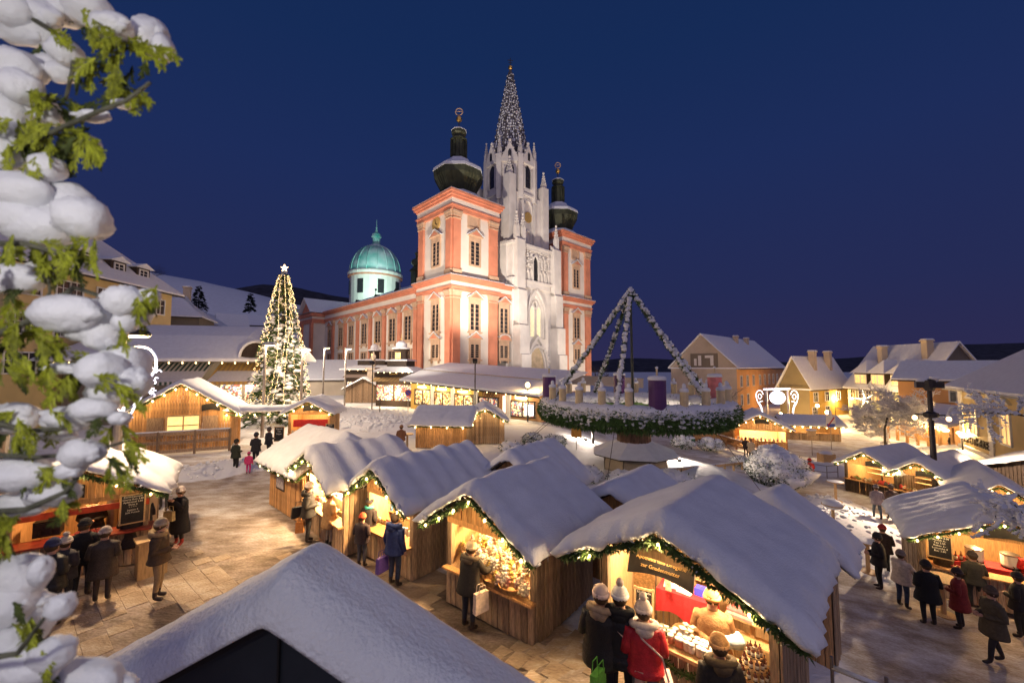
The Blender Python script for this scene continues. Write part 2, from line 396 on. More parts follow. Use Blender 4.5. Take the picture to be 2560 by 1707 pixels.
def cornice_ring(x0, y0, x1, y1, z0, z1, parent=CH, roof=False):
    """entablature round a block: salmon architrave, white frieze, stepped salmon cornice"""
    h = z1 - z0; c = ((x0 + x1) / 2, (y0 + y1) / 2); sx, sy = x1 - x0, y1 - y0; p = MB()
    for f0, f1, e, mi in ((0, .22, .40, 0), (.22, .30, .55, 0), (.30, .62, .36, 1), (.62, .74, .55, 0), (.74, .88, .80, 0), (.88, 1.0, 1.0, 0)):
        p.box((c[0], c[1], z0 + h * (f0 + f1) / 2), (sx + 2 * e, sy + 2 * e, h * (f1 - f0) - .004), 0, mi)
    p.build('cornice', [M['salmon'], M['plaster']], parent)
    s = MB(); s.box((c[0], c[1], z1 + .05), (sx + 1.9, sy + 1.9, .12)); s.build('snow_ledge', M['snow'], parent)
def window(side, a, z0, w, h, ped='tri', off=0., lit=False, blind=False, apron=True):
    """stone framed window with two leaded lights; a = centre along the facade"""
    o, ax, n = facade_frame(side); up = Vector((0, 0, 1)); o = o + n * off; f = MB(); t = .30
    rect = lambda x0, x1, y0, y1, d, mi=0, k=0.: f.slab([(x0, y0), (x1, y0), (x1, y1), (x0, y1)], o + n * k, ax, up, n * d, mi)
    x0, x1 = a - w / 2, a + w / 2
    rect(x0 - t, x0, z0 - t, z0 + h + t, .20); rect(x1, x1 + t, z0 - t, z0 + h + t, .20); rect(x0, x1, z0 + h, z0 + h + t, .20); rect(x0, x1, z0 - t, z0, .20)
    if not blind:
        rect(a - .13, a + .13, z0, z0 + h, .12)
        for k in range(1, 6): rect(x0, x1, z0 + h * k / 6 - .025, z0 + h * k / 6 + .025, .05, 0)
    wo = f.build('window', M['frame'], CH)
    g = MB(); g.slab([(x0, z0), (x1, z0), (x1, z0 + h), (x0, z0 + h)], o + n * -.02, ax, up, n * .05)
    g.build('pane', M['frame'] if blind else (M['litglass'] if lit else M['glass']), wo)
    if apron:
        s = MB(); s.slab([(x0 - t - .2, z0 - t - .22), (x1 + t + .2, z0 - t - .22), (x1 + t + .2, z0 - t), (x0 - t - .2, z0 - t)], o, ax, up, n * .42)
        for q in (x0 - .05, x1 + .05): s.slab([(q - .14, z0 - t - .62), (q + .14, z0 - t - .62), (q + .14, z0 - t - .22), (q - .14, z0 - t - .22)], o, ax, up, n * .26)
        s.build('sill', M['frame'], wo)
    if ped:
        q = MB(); zp = z0 + h + t + .55; e = w / 2 + t + .35; hh = 1.1
        q.slab([(a - w / 2 - t, z0 + h + t), (a + w / 2 + t, z0 + h + t), (a + w / 2 + t, zp), (a - w / 2 - t, zp)], o, ax, up, n * .22)
        if ped == 'tri': pts = [(a - e, zp), (a + e, zp), (a, zp + hh)]; inn = [(a - e * .66, zp + .16), (a + e * .66, zp + .16), (a, zp + hh * .76)]
        else:
            pts = [(a - e, zp), (a + e, zp)] + [(a + e * math.cos(R(d)), zp + hh * math.sin(R(d))) for d in (30, 60, 90, 120, 150)]; inn = [(a + (x - a) * .7, zp + .14 + (y - zp) * .66) for x, y in pts]
        q.slab(pts, o, ax, up, n * .50); q.slab(inn, o + n * .5, ax, up, n * .012, 1)
        q.build('pediment', [M['frame'], M['salmon']], wo)
        s = MB()
        for (xa, ya), (xb, yb) in ([((a - e - .1, zp + .1), (a, zp + hh + .12)), ((a, zp + hh + .12), (a + e + .1, zp + .1))] if ped == 'tri' else [(pts[k], pts[k + 1]) for k in range(2, len(pts) - 1)]):
            A = o + ax * xa + up * ya + n * .26; B = o + ax * xb + up * yb + n * .26; s.bar(A, B, .5, .10, up=up)
        s.build('snow_strip', M['snow'], wo)
# towers: front faces and the two side faces that show
for bx in (0, XR):
    for z0, z1 in ((1.5, 17.1), (19.4, 29.4)):
        pilaster('f', bx, 1.35, z0, z1); pilaster('f', bx + TW - 1.75, 1.75, z0, z1)
    window('f', bx + 4.35, 21.6, 1.75, 3.7, 'tri', apron=False); window('f', bx + 4.35, 11.2, 1.75, 4.1); window('f', bx + 4.4, 6.85, 1.65, 2.05)
    window('f', bx + 4.1, 27.6, 1.9, 1.7, None, blind=True, apron=False)
for z0, z1 in ((1.5, 17.1), (19.4, 29.4)):
    pilaster('s', 0, 1.35, z0, z1); pilaster('s', 7.85, 1.5, z0, z1)
window('s', 4.3, 21.5, 1.9, 3.8, 'tri', apron=False); window('s', 4.25, 11.1, 1.85, 4.1); window('s', 4.2, 6.85, 1.85, 2.0)
for y in (0., 7.85):                                                             # right tower, its left flank above the aisle roof
    p = MB(); p.box((XR - .15, y + .75, 24.4), (.5, 1.4, 10)); p.build('pilaster', M['salmon'], CH)
# clock on the left flank
ck = MB(); ck.lathe([(1.15, 0), (1.15, .12), (.95, .16)], n=28); c_ = ck.build('clock_face', M['goldpaint'], CH, loc=(-.02, 4.4, 28.35), rot=(0, R(-90), 0))
h_ = MB(); h_.bar((0, 0, .19), (.75, .15, .19), .1, .05).bar((0, 0, .2), (-.3, -.45, .2), .12, .05); h_.build('clock_hand', M['dark'], c_)
# entablatures
cornice_ring(-.0, -.0, TW, 9.4, 29.4, 32.4); cornice_ring(XR, 0, XR + TW, 9.4, 29.4, 32.4)
cornice_ring(.02, .02, TW, 9.4, 17.1, 19.25); cornice_ring(XR, .02, XR + TW, 9.4, 17.1, 19.25)
# low bays between towers and gothic tower
for x0, x1 in ((9.3, 13.2), (23.8, 26.4)):
    p = MB()
    for za, zb, e, mi in ((17.1, 17.7, .35, 0), (17.7, 18.4, .3, 1), (18.4, 18.8, .5, 0), (18.8, 19.2, .8, 0)): p.box(((x0 + x1) / 2, 2 - e / 2, (za + zb) / 2), (x1 - x0, 4 + e, zb - za - .004), 0, mi)
    p.build('cornice', [M['salmon'], M['plaster']], CH)
    s = MB(); s.add([(x0, -.9, 19.25), (x1, -.9, 19.25), (x1, 12, 23.5), (x0, 12, 23.5), (x0, -.9, 19.1), (x1, -.9, 19.1), (x1, 12, 19), (x0, 12, 19)], [(0, 1, 2, 3), (4, 7, 6, 5), (0, 4, 5, 1), (1, 5, 6, 2), (2, 6, 7, 3), (3, 7, 4, 0)]); s.build('snow_roof', M['snow'], CH)
pilaster('f', 12.35, .85, 1.5, 17.1); pilaster('f', 24.9, 1.0, 1.5, 17.1)
window('f', 10.65, 11.1, 1.75, 4.1); window('f', 10.65, 6.9, 1.75, 2.0, 'arc'); window('f', 24.3, 11.1, 1.2, 4.1)
# nave side
for k, y in enumerate((10.4, 15.95, 21.9, 27.9, 34.0, 40.6, 47.9)): pilaster('s', y - .6, 1.15, 1.5, 16.3, off=-.15)
for k, y in enumerate((13.1, 18.75, 24.6, 30.85, 37.5, 43.3, 50.0)):
    window('s', y, 10.1, 2.2, 4.1, off=-.15); window('s', y, 6.3, 2.2, 1.9, None, off=-.15, apron=False)
p = MB()
for za, zb, e, mi in ((16.3, 17.0, .30, 0), (17.0, 17.9, .2, 1), (17.9, 18.3, .45, 0), (18.3, 18.8, .8, 0)): p.box((.15 - e / 2 + .5, 32, (za + zb) / 2), (1 + e, 45, zb - za - .004), 0, mi)
for za, zb, e, mi in ((16.0, 17.0, .30, 0), (17.0, 17.6, .2, 1), (17.6, 18.4, .6, 0)): p.box((17.8, 58.5, (za + zb) / 2), (41 + 2 * e, 9 + 2 * e, zb - za - .004), 0, mi)
p.build('nave_cornice', [M['salmon'], M['plaster']], CH)
for a, b in ((-2.9, 54.2), (-2.9, 61.6)):
    p = MB(); p.box((a, b, 8.5), (.5, 1.4, 15)); p.build('pilaster', M['salmon'], CH)
gb = MB(); gb.slab([(54, 18.4), (63, 18.4), (58.5, 22.2)], (-2.7, 0, 0), (0, 1, 0), (0, 0, 1), (.4, 0, 0)); gb.build('gable', M['salmon'], CH)
# snow roofs of the nave
s = MB()
def roofp(s, x0, x1, y0, y1, ze, zr, ov=.7):
    xm = (x0 + x1) / 2
    s.add([(x0 - ov, y0, ze), (xm, y0, zr), (x1 + ov, y0, ze), (x0 - ov, y1, ze), (xm, y1, zr), (x1 + ov, y1, ze), (x0 - ov, y0, ze - .25), (x1 + ov, y0, ze - .25), (x0 - ov, y1, ze - .25), (x1 + ov, y1, ze - .25)],
          [(0, 1, 4, 3), (1, 2, 5, 4), (0, 6, 7, 2, 1), (3, 4, 5, 9, 8), (0, 3, 8, 6), (2, 7, 9, 5), (6, 8, 9, 7)])
roofp(s, .2, 35.4, 9.6, 56, 18.95, 26.5)
s.add([(-3.6, 53.4, 18.6), (-3.6, 58.5, 22.6), (-3.6, 63.6, 18.6), (18, 53.4, 18.6), (18, 58.5, 22.6), (18, 63.6, 18.6)], [(0, 1, 4, 3), (1, 2, 5, 4), (0, 3, 5, 2)])
s.build('nave_roof', M['snow'], CH)
for y in (14, 24, 33, 43):
    d = MB(); d.slab([(-.7, 0), (.7, 0), (0, .75)], (3.2, y, 20.3), (0, 1, 0), (0, 0, 1), (1.8, 0, 0)); d.build('roof_vent', M['dark'], CH)
# onion helms
def onion(cx, cy):
    o = MB(); c = (cx, cy, 0); a0 = R(22.5)
    o.lathe([(4.9, 32.45), (4.2, 33.2), (3.15, 34.2), (2.95, 34.6), (3.3, 35.5), (4.2, 37.0), (4.32, 37.9), (4.2, 38.4)], c, 8, 0, a0)
    o.lathe([(1.75, 40.3), (1.25, 40.9), (1.2, 43.9), (1.5, 44.0), (1.5, 44.2), (.95, 44.7), (.95, 44.9), (1.3, 45.2), (1.3, 45.7), (.9, 46.1)], c, 8, 0, a0)
    for k in range(8): t = a0 + k * math.pi / 4; o.box((cx + 1.32 * math.cos(t), cy + 1.32 * math.sin(t), 42.4), (.28, .28, 2.8), t)
    for k in range(40):
        t = 2 * math.pi * k / 40; o.tube([(cx + r * math.cos(t), cy + r * math.sin(t), z) for r, z in ((2.9, 34.6), (3.2, 35.5), (4.02, 37.0), (4.12, 37.9))], .06, 4)
    on = o.build('onion_dome', M['copper'], CH)
    s = MB(); s.lathe([(5.0, 32.5), (4.3, 33.3), (3.25, 34.3), (3.0, 34.4), (3.0, 32.5)], c, 8, 0, a0)
    s.lathe([(4.42, 38.0), (4.25, 38.55), (3.4, 39.2), (2.2, 39.8), (1.8, 40.5), (1.2, 40.6), (1.2, 38.0)], c, 8, 0, a0); s.lathe([(1.38, 45.7), (1.2, 45.95), (.8, 46.2), (.3, 46.3)], c, 8, 0, a0)
    s.build('snow_cap', M['snow'], on)
    f = MB(); f.tube([(cx, cy, 46.1), (cx, cy, 47.6)], .08, 6, 1); f.ball((cx, cy, 47.9), .52, 0, 12, 8); f.tube([(cx, cy, 48.3), (cx, cy, 48.7)], .1, 6)
    f.tube([(cx + .62 * math.cos(t) * .7, cy - .62 * math.cos(t) * .7, 49.25 + .62 * math.sin(t)) for t in [2 * math.pi * k / 16 for k in range(17)]], .09, 5, 2, cap=False)
    f.bar((cx - .4, cy + .4, 49.3), (cx + .4, cy - .4, 49.3), .08, .08, 2)
    f.build('finial', [M['gold'], M['copper'], M['frame']], on)
onion(4.5, 4.7); onion(XR + 4.5, 4.7)
# green dome over the crossing (drum, dome, lantern)
dc = Matrix.Rotation(R(-44), 4, 'Z') @ Vector((-40.7 + 9.1, 118 - 60, 0)); dc = (dc.x, dc.y, 0)
d = MB(); d.lathe([(7.2, 15), (7.2, 31.3), (7.7, 31.5), (7.9, 32.4), (7.6, 32.8)], dc, 28); dr = d.build('drum', M['plaster'], CH, smooth=False)
d = MB(); d.lathe([(7.75, 31.9), (7.75, 32.3)], (dc[0], dc[1], -.6), 28); d.build('drum_band', M['salmon'], dr)
for k in range(8):
    t = 2 * math.pi * k / 8 + .55; w = MB(); w.box((dc[0] + 7.22 * math.cos(t), dc[1] + 7.22 * math.sin(t), 28), (.3, 1.7, 4.0), t); w.build('drum_window', M['glass'], dr)
d = MB(); d.lathe([(7.5, 32.8)] + [(7.3 * math.cos(R(a)), 32.8 + 8.6 * math.sin(R(a))) for a in range(0, 84, 7)], dc, 32)
for k in range(16):
    t = 2 * math.pi * k / 16; d.tube([(dc[0] + 7.36 * math.cos(R(a)) * math.cos(t), dc[1] + 7.36 * math.cos(R(a)) * math.sin(t), 32.8 + 8.66 * math.sin(R(a))) for a in range(0, 84, 9)], .14, 4)
dm = d.build('green_dome', M['green'], CH, smooth=True)
d = MB(); d.lathe([(1.6, 41.2), (1.6, 41.6), (1.1, 41.7), (1.1, 43.8), (1.5, 44.0), (1.2, 44.9), (.5, 45.5), (.2, 46.6), (.3, 46.9), (.1, 47.2), (.06, 49.3)], dc, 10); d.build('lantern', M['green'], dm)
s = MB(); s.lathe([(2.8 * 1.0, 40.8), (2.0, 41.25), (1.2, 41.7)], dc, 16); s.build('snow_cap', M['snow'], dm)
# small ridge turret
d = MB(); tcx, tcy = 17.8, 40.5; d.box((tcx, tcy, 27), (2.2, 2.2, 6)); d.lathe([(2.0, 29.8), (1.5, 30.3), (.9, 31.0), (1.6, 31.9), (1.3, 32.6), (.4, 33.1), (.4, 34.0), (.7, 34.4), (.1, 34.8), (.06, 36)], (tcx, tcy, 0), 8); d.build('ridge_turret', M['copper'], CH)
# ---- gothic tower
GC = (17.8, 5.4)
gt = MB(); gx0, gx1 = 12.5, 24.1
gt.box((GC[0], 5.2, 13.5), (11.2, 11.6, 27.0))
for sx_ in (gx0 + .9, gx1 - .9):                                                 # stepped corner buttresses
    for za, zb, pr in ((1.5, 7.5, 2.2), (7.5, 12.5, 1.8), (12.5, 18.6, 1.4), (18.6, 27.5, 1.0)):
        gt.box((sx_, -.6 - pr / 2 + .3, (za + zb) / 2), (2.3 if za < 12 else 2.0, pr + .6, zb - za - .01))
        gt.slab([(-.6, zb), (-.6 - pr, zb - .01), (-.6, zb + .9)], (sx_ - 1.0, 0, 0), (0, 1, 0), (0, 0, 1), (2.0, 0, 0))
    gt.box((gx0 - .1 if sx_ < 18 else gx1 + .1, 1.6, 14), (1.2, 2.0, 27))
for za in (20.6, 27.0): gt.box((GC[0], 5.2, za), (12.2, 12.6, .4))
gt.box((GC[0], -.75, 19.9), (7.4, .5, 1.0)); gt.box((GC[0], -.72, 26.6), (7.4, .5, .6))
gto = gt.build('gothic_tower', M['gothic'], CH)
def arch(w, h, hs, n=6):
    """pointed arch outline, base at 0, springing at hs, apex at h"""
    pts = [(-w / 2, 0), (w / 2, 0)]; r = ((w / 2) ** 2 + (h - hs) ** 2) / w
    cx = w / 2 - r; a1 = math.atan2(h - hs, -cx)
    R_ = [(cx + r * math.cos(a1 * k / n), hs + r * math.sin(a1 * k / n)) for k in range(n + 1)]
    return pts[:1] + [pts[1]] + R_ + [(-x, y) for x, y in R_[::-1][1:]]
def archframe(mb, cx, y, z, w, h, hs, t, d, mi=0):
    a, b = arch(w, h, hs), arch(w + 2 * t, h + t * 1.6, hs)
    A = a[1:] + [a[0]]; B = b[1:] + [b[0]]; n = len(A); vs = []
    for P in (A, B):
        for yy in (y, y - d): vs += [(cx + p[0], yy, z + p[1]) for p in P]
    fs = []
    for i in range(n - 1): fs += [(n + i, n + i + 1, 3 * n + i + 1, 3 * n + i), (i, i + 1, n + i + 1, n + i), (2 * n + i, 3 * n + i, 3 * n + i + 1, 2 * n + i + 1)]
    mb.add(vs, fs, mi)
q = MB(); yF = -.62
archframe(q, GC[0] - .05, yF, 1.5, 4.3, 8.0, 3.4, .35, .55); archframe(q, GC[0] - .05, yF, 1.5, 5.0, 8.9, 3.4, .4, .9)
q.build('portal_arch', M['gothic'], gto)
q = MB(); q.slab(arch(4.3, 8.0, 3.4), (GC[0] - .05, yF - .02, 1.5), (1, 0, 0), (0, 0, 1), (0, -.25, 0)); q.build('portal_relief', mat('portal_stone', (.62, .50, .33), .85, .2, 1.5, .6, 3), gto)
q = MB()
for k in range(13):
    a = -1.2 + 2.4 * k / 12; q.ball((GC[0] + 2.9 * math.sin(a), yF - .9, 5.2 + 4.9 * math.cos(a) ** .8 - 1.1), (.28, .3, .32), 0, 6, 5, .4, k)
q.build('crocket_band', M['gothic'], gto)
q = MB(); archframe(q, GC[0] - .1, yF, 10.6, 3.4, 7.6, 4.2, .35, .4); archframe(q, GC[0] - .1, yF, 10.4, 4.4, 8.6, 4.2, .3, .7)
for sx_ in (-.85, .85): archframe(q, GC[0] - .1 + sx_, yF, 10.8, 1.1, 5.4, 4.4, .2, .3)
q.lathe([(.75, 0), (.75, .3), (.5, .3), (.5, 0)], (0, 0, 0), 12); 
for i in range(len(q.v) - 48, len(q.v)): x, y, z = q.v[i]; q.v[i] = (GC[0] - .1 + x, yF - z - .02, 16.6 + y)
gw = q.build('great_window', M['gothic'], gto)
for sx_ in (-.85, .85):
    q = MB(); q.slab(arch(1.1, 5.4, 4.4), (GC[0] - .1 + sx_, yF - .03, 10.8), (1, 0, 0), (0, 0, 1), (0, -.1, 0)); q.build('lit_pane', M['litglass'], gto)
q = MB(); archframe(q, GC[0], yF, 20.8, 1.3, 4.6, 3.4, .25, .4); q.build('window_frame', M['gothic'], gto)
q = MB(); q.slab(arch(1.3, 4.6, 3.4), (GC[0], yF - .03, 20.8), (1, 0, 0), (0, 0, 1), (0, -.1, 0)); q.build('dark_pane', M['glass'], gto)
# tracery field: small gabled niches with crockets
for sx_ in (-3.2, -2.2, -1.2, 1.2, 2.2, 3.2):
    q = MB()
    for z0 in (20.4, 23.2): archframe(q, GC[0] + sx_, yF, z0, .62, 2.3, 1.5, .14, .35)
    for k in range(9): q.ball((GC[0] + sx_ + random.uniform(-.35, .35), yF - .35, 22.4 + k * .45), random.uniform(.14, .24), 0, 5, 4, .4, k)
    q.build('tracery', M['gothic'], gto)
def pinnacle(x, y, z, h, w=.7, parent=gto):
    q = MB(); q.box((x, y, z + h * .25), (w, w, h * .5)); q.lathe([(w * .62, h * .5), (w * .5, h * .52), (.05, h)], (x, y, z), 4, 0, R(45))
    for k in range(4):
        for a in range(4):
            t = a * math.pi / 2; rr = w * .6 * (1 - k / 4.4); q.ball((x + rr * math.cos(t), y + rr * math.sin(t), z + h * (.53 + k * .11)), .13 * w / .7, 0, 5, 4)
    q.ball((x, y, z + h), .2 * w / .7, 0, 6, 5); q.build('pinnacle', M['gothic'], parent)
for x in (gx0 + .4, gx0 + 1.9, gx1 - .5): pinnacle(x, -.9, 27.4, 5.0, .8)
pinnacle(gx0 + .3, 6, 27.2, 5, .8)
# upper body: square turning octagonal with angle turrets
ub = MB(); ub.box((GC[0], GC[1] + .4, 32.2), (9.2, 9.2, 10.4)); ub.lathe([(5.05, 36.8), (4.95, 43.6)], (GC[0], GC[1] + .4, 0), 8, 0, R(22.5))
ub.lathe([(5.3, 37.2), (5.3, 37.6)], (GC[0], GC[1] + .4, 0), 8, 0, R(22.5)); ub.lathe([(5.3, 43.4), (5.3, 43.9)], (GC[0], GC[1] + .4, 0), 8, 0, R(22.5))
for k in range(8):
    t = R(22.5) + k * math.pi / 4; x, y = GC[0] + 4.95 * math.cos(t), GC[1] + .4 + 4.95 * math.sin(t)
    ub.box((x, y, 40.5), (.85, 1.0, 8.5), t)
for sx_ in (-1, 1):
    for sy_ in (-1, 1): ub.box((GC[0] + sx_ * 4.5, GC[1] + .4 + sy_ * 4.5, 33.5), (1.6, 1.6, 13)); 
for dx in (-1.6, 1.6): ub.box((GC[0] + dx, GC[1] - 4.35, 31.5), (.5, .6, 9.0)); ub.box((GC[0] - 4.75, GC[1] + .4 + dx, 31.5), (.6, .5, 9.0))
ubo = ub.build('upper_tower', M['gothic'], CH)
for sx_ in (-1, 1):
    for sy_ in (-1, 1): pinnacle(GC[0] + sx_ * 4.6, GC[1] + .4 + sy_ * 4.6, 38.6, 4.6, .85, ubo)
for k in range(8):
    t = k * math.pi / 4; tr = Vector((-math.sin(t), math.cos(t), 0)); n = Vector((math.cos(t), math.sin(t), 0)); o = Vector((GC[0], GC[1] + .4, 0)) + n * 4.5
    q = MB(); q.slab(arch(1.5, 4.3, 3.0), o + Vector((0, 0, 38.8)) + n * .08, tr, (0, 0, 1), n * .12); q.build('belfry_opening', M['glass'], ubo)
    q = MB()
    for s_ in (-1, 1): q.slab([(s_ * .78, 38.6), (s_ * 1.15, 38.6), (s_ * 1.15, 42.3), (s_ * .78, 42.3)], o, tr, (0, 0, 1), n * .4)
    q.slab([(-1.9, 43.2), (1.9, 43.2), (0, 47.0)], o, tr, (0, 0, 1), n * .55)
    for f in (.15, .4, .65, .9):
        for s_ in (-1, 1): p_ = o + tr * (s_ * 1.95 * (1 - f)) + Vector((0, 0, 43.3 + 3.9 * f)) + n * .3; q.ball(p_, .2, 0, 5, 4)
    q.ball(o + Vector((0, 0, 47.3)) + n * .3, .32, 0, 6, 5); q.build('gable', M['gothic'], ubo)
    q = MB(); q.slab(arch(.6, 1.6, 1.1), o + Vector((0, 0, 43.9)) + n * .56, tr, (0, 0, 1), n * .03); q.build('gable_light', M['glass'], ubo)
    t2 = t + math.pi / 8; pinnacle(GC[0] + 4.95 * math.cos(t2), GC[1] + .4 + 4.95 * math.sin(t2), 43.6, 4.6, .62, ubo)
# clock stage
q = MB(); q.lathe([(1.0, 0), (1.0, .12), (.8, .15)], n=20); q.build('tower_clock', M['goldpaint'], ubo, loc=(GC[0] + .1, GC[1] - 4.25, 33.2), rot=(R(90), 0, 0))
q = MB(); archframe(q, GC[0], GC[1] - 4.2, 31.0, 2.0, 5.2, 3.6, .25, .3); archframe(q, GC[0], GC[1] - 4.2, 28.3, 1.2, 2.3, 1.4, .2, .25); q.build('blind_arch', M['gothic'], ubo)
# spire: eight openwork panels with crocketed ribs, snow caught on it
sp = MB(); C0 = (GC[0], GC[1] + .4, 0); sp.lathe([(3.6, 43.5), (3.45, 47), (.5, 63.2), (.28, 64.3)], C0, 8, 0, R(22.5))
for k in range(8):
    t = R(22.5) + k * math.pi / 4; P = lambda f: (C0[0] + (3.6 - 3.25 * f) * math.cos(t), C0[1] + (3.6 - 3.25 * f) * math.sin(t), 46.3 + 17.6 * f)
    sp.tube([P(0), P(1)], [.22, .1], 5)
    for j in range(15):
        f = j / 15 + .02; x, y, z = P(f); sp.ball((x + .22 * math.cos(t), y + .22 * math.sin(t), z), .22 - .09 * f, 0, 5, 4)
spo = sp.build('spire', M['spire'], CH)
sn = MB()
for k in range(8):
    t = k * math.pi / 4; tr = Vector((-math.sin(t), math.cos(t), 0)); n = Vector((math.cos(t), math.sin(t), 0))
    for j in range(26):
        f = j / 27 + .01; r = (3.45 - 2.95 * f * 1.02) * math.cos(math.pi / 8); w = r * .34
        if f > .86 and random.random() < .6: continue
        for _ in range(7 if f < .5 else 4):
            lat = random.uniform(-w, w); p_ = Vector(C0) + n * (r + .05) + tr * lat + Vector((0, 0, 47.0 + 16.4 * f))
            sn.ball(p_, (random.uniform(.05, .15) * (1.25 - f * .6), random.uniform(.05, .15) * (1.25 - f * .6), random.uniform(.10, .34) * (1.1 - f * .4)), 0, 6, 5, .5, j * 3.1 + k)
for k in range(8):
    t = R(22.5) + k * math.pi / 4
    for j in range(20):
        f = (j + random.random()) / 20.5; r = 3.6 - 3.25 * f
        sn.ball((C0[0] + (r + .1) * math.cos(t), C0[1] + (r + .1) * math.sin(t), 46.5 + 17.5 * f), (.16, .16, .3 - .15 * f), 0, 5, 4)
sn.build('snow_flecks', M['snow'], spo, smooth=True, kind='stuff')
f = MB(); f.tube([(C0[0], C0[1], 64), (C0[0], C0[1], 64.6)], .16, 6, 1); f.ball((C0[0], C0[1], 64.95), .45, 0, 12, 8); f.tube([(C0[0], C0[1], 65.3), (C0[0], C0[1], 67.0)], .06, 5, 1)
f.bar((C0[0] - .45, C0[1] + .3, 66.5), (C0[0] + .45, C0[1] - .3, 66.5), .1, .1, 1).bar((C0[0] - .3, C0[1] + .2, 66.0), (C0[0] + .3, C0[1] - .2, 66.0), .1, .1, 1); f.build('finial', [M['gold'], M['dsteel']], spo)
# ================================================================ market stalls
def plank_mesh(w, h0, h1, t=.028, seed=0):
    b = MB(); e = .006; q = [(-w / 2, 0), (-w / 2 + e, -t), (0, -t - .007), (w / 2 - e, -t), (w / 2, 0)]
    hz_ = lambda x: h0 + (h1 - h0) * (x / w + .5); n = 5
    b.v = [(x, y, 0) for x, y in q] + [(x, y, hz_(x)) for x, y in q]
    b.f = [tuple(range(n)), tuple(range(2 * n - 1, n - 1, -1))] + [(i + n, (i + 1) % n + n, (i + 1) % n, i) for i in range(n)]; b.m = [0] * len(b.f); return b
_pk = {}
def planks(parent, p0, p1, zb, zt, m, w=.155, single=True, jit=.012, name='plank'):
    """vertical boards from p0 to p1 (local xy); outward side is to the right of p0->p1; zt(frac) gives the top"""
    p0, p1 = Vector((*p0, 0)), Vector((*p1, 0)); L = (p1 - p0).length; n = max(1, round(L / w)); w = L / n; d = (p1 - p0).normalized(); a = math.atan2(d.y, d.x); J = MB()
    for i in range(n):
        c = p0 + d * (w * (i + .5)); t0, t1 = zt(i / n), zt((i + 1) / n); h0, h1 = round(t0 - zb, 3), round(t1 - zb, 3)
        if max(h0, h1) < .05: continue
        h0 = max(h0, .02); h1 = max(h1, .02)
        off = random.uniform(-jit, jit); ww = w - random.uniform(.004, .014)
        if single:
            key = (round(w, 3), h0, h1, m.name, random.randint(0, 1))
            if key not in _pk: _pk[key] = plank_mesh(ww, h0, h1).mesh('plank', m)
            nrm = Vector((d.y, -d.x, 0)); o = obj(name, _pk[key], parent, c + nrm * off + Vector((0, 0, zb)), (0, 0, a))
        else:
            pm_ = plank_mesh(ww, h0, h1); ca, sa = math.cos(a), math.sin(a)
            J.add([(c.x + x * ca - (y + off) * sa, c.y + x * sa + (y + off) * ca, zb + z) for x, y, z in pm_.v], pm_.f)
    if not single and J.v: J.build(name + '_wall', m, parent, kind='stuff')
def snow_cover(parent, f, x0, x1, y0, y1, th=.2, seed=0., res=.1, corr=0., lam=.55, cdir='y', name='snow_cover', droop=.1, push=.09):
    nx, ny = max(4, int((x1 - x0) / res)), max(4, int((y1 - y0) / res)); top, bot = [], []; r = th * 1.15
    ed = lambda d: math.sqrt(max(0, 1 - (1 - min(d / r, 1)) ** 2))
    for j in range(ny + 1):
        for i in range(nx + 1):
            # denser rows towards the edges
            s = i / nx; t = j / ny; s = s - .055 * math.sin(4 * math.pi * s) * .6; t = t - .055 * math.sin(4 * math.pi * t) * .6
            x, y = x0 + (x1 - x0) * s, y0 + (y1 - y0) * t; ex, ey = min(x - x0, x1 - x), min(y - y0, y1 - y); k = ed(ex) * ed(ey)
            h = th * k * (1 + .22 * nz(x * .7 + seed, y * .7) + .12 * nz(x * 2.1, y * 2.1, seed)) + .016 * nz(x * 4, y * 4, seed) * k + .006 * nz(x * 11, y * 11, seed) * k
            c = y if cdir == 'y' else x
            if corr: h += corr * (math.sin(2 * math.pi * c / lam + seed) + .6 * math.sin(2 * math.pi * c / (lam * 1.73) + seed * 2) + nz(c * .9, seed)) * k
            z = f(x, y); X, Y = x, y
            px = push * (1 + 1.0 * nz(y * 2.6, seed) + .8 * nz(y * 7.5, seed)) * max(0, 1 - ex / .16); py = push * (1 + 1.0 * nz(x * 2.6, seed, 5) + .8 * nz(x * 7.5, seed)) * max(0, 1 - ey / .16)
            X += px * (1 if x > (x0 + x1) / 2 else -1); Y += py * (1 if y > (y0 + y1) / 2 else -1)
            edge = max(0, 1 - min(ex, ey) / .14); cc = x if ey < ex else y
            dp = edge * droop * (.45 + .9 * max(0, nz(cc * 3.7, seed * 2)) + .5 * abs(nz(cc * 9, seed)))
            top.append((X, Y, z + .03 + h - dp * .55)); bot.append((x + (X - x) * .6, y + (Y - y) * .6, z + .012 - dp))
    o = MB(); n1 = len(top); o.v = top + bot; w = nx + 1
    for j in range(ny):
        for i in range(nx):
            a, b, c, d = j * w + i, j * w + i + 1, (j + 1) * w + i + 1, (j + 1) * w + i; o.f += [(a, b, c, d), (n1 + a, n1 + d, n1 + c, n1 + b)]
    for i in range(nx): o.f += [(i, n1 + i, n1 + i + 1, i + 1), (ny * w + i, ny * w + i + 1, n1 + ny * w + i + 1, n1 + ny * w + i)]
    for j in range(ny): o.f += [(j * w, (j + 1) * w, n1 + (j + 1) * w, n1 + j * w), (j * w + nx, n1 + j * w + nx, n1 + (j + 1) * w + nx, (j + 1) * w + nx)]
    o.m = [0] * len(o.f); return o.build(name, M['snow'], parent, smooth=True)
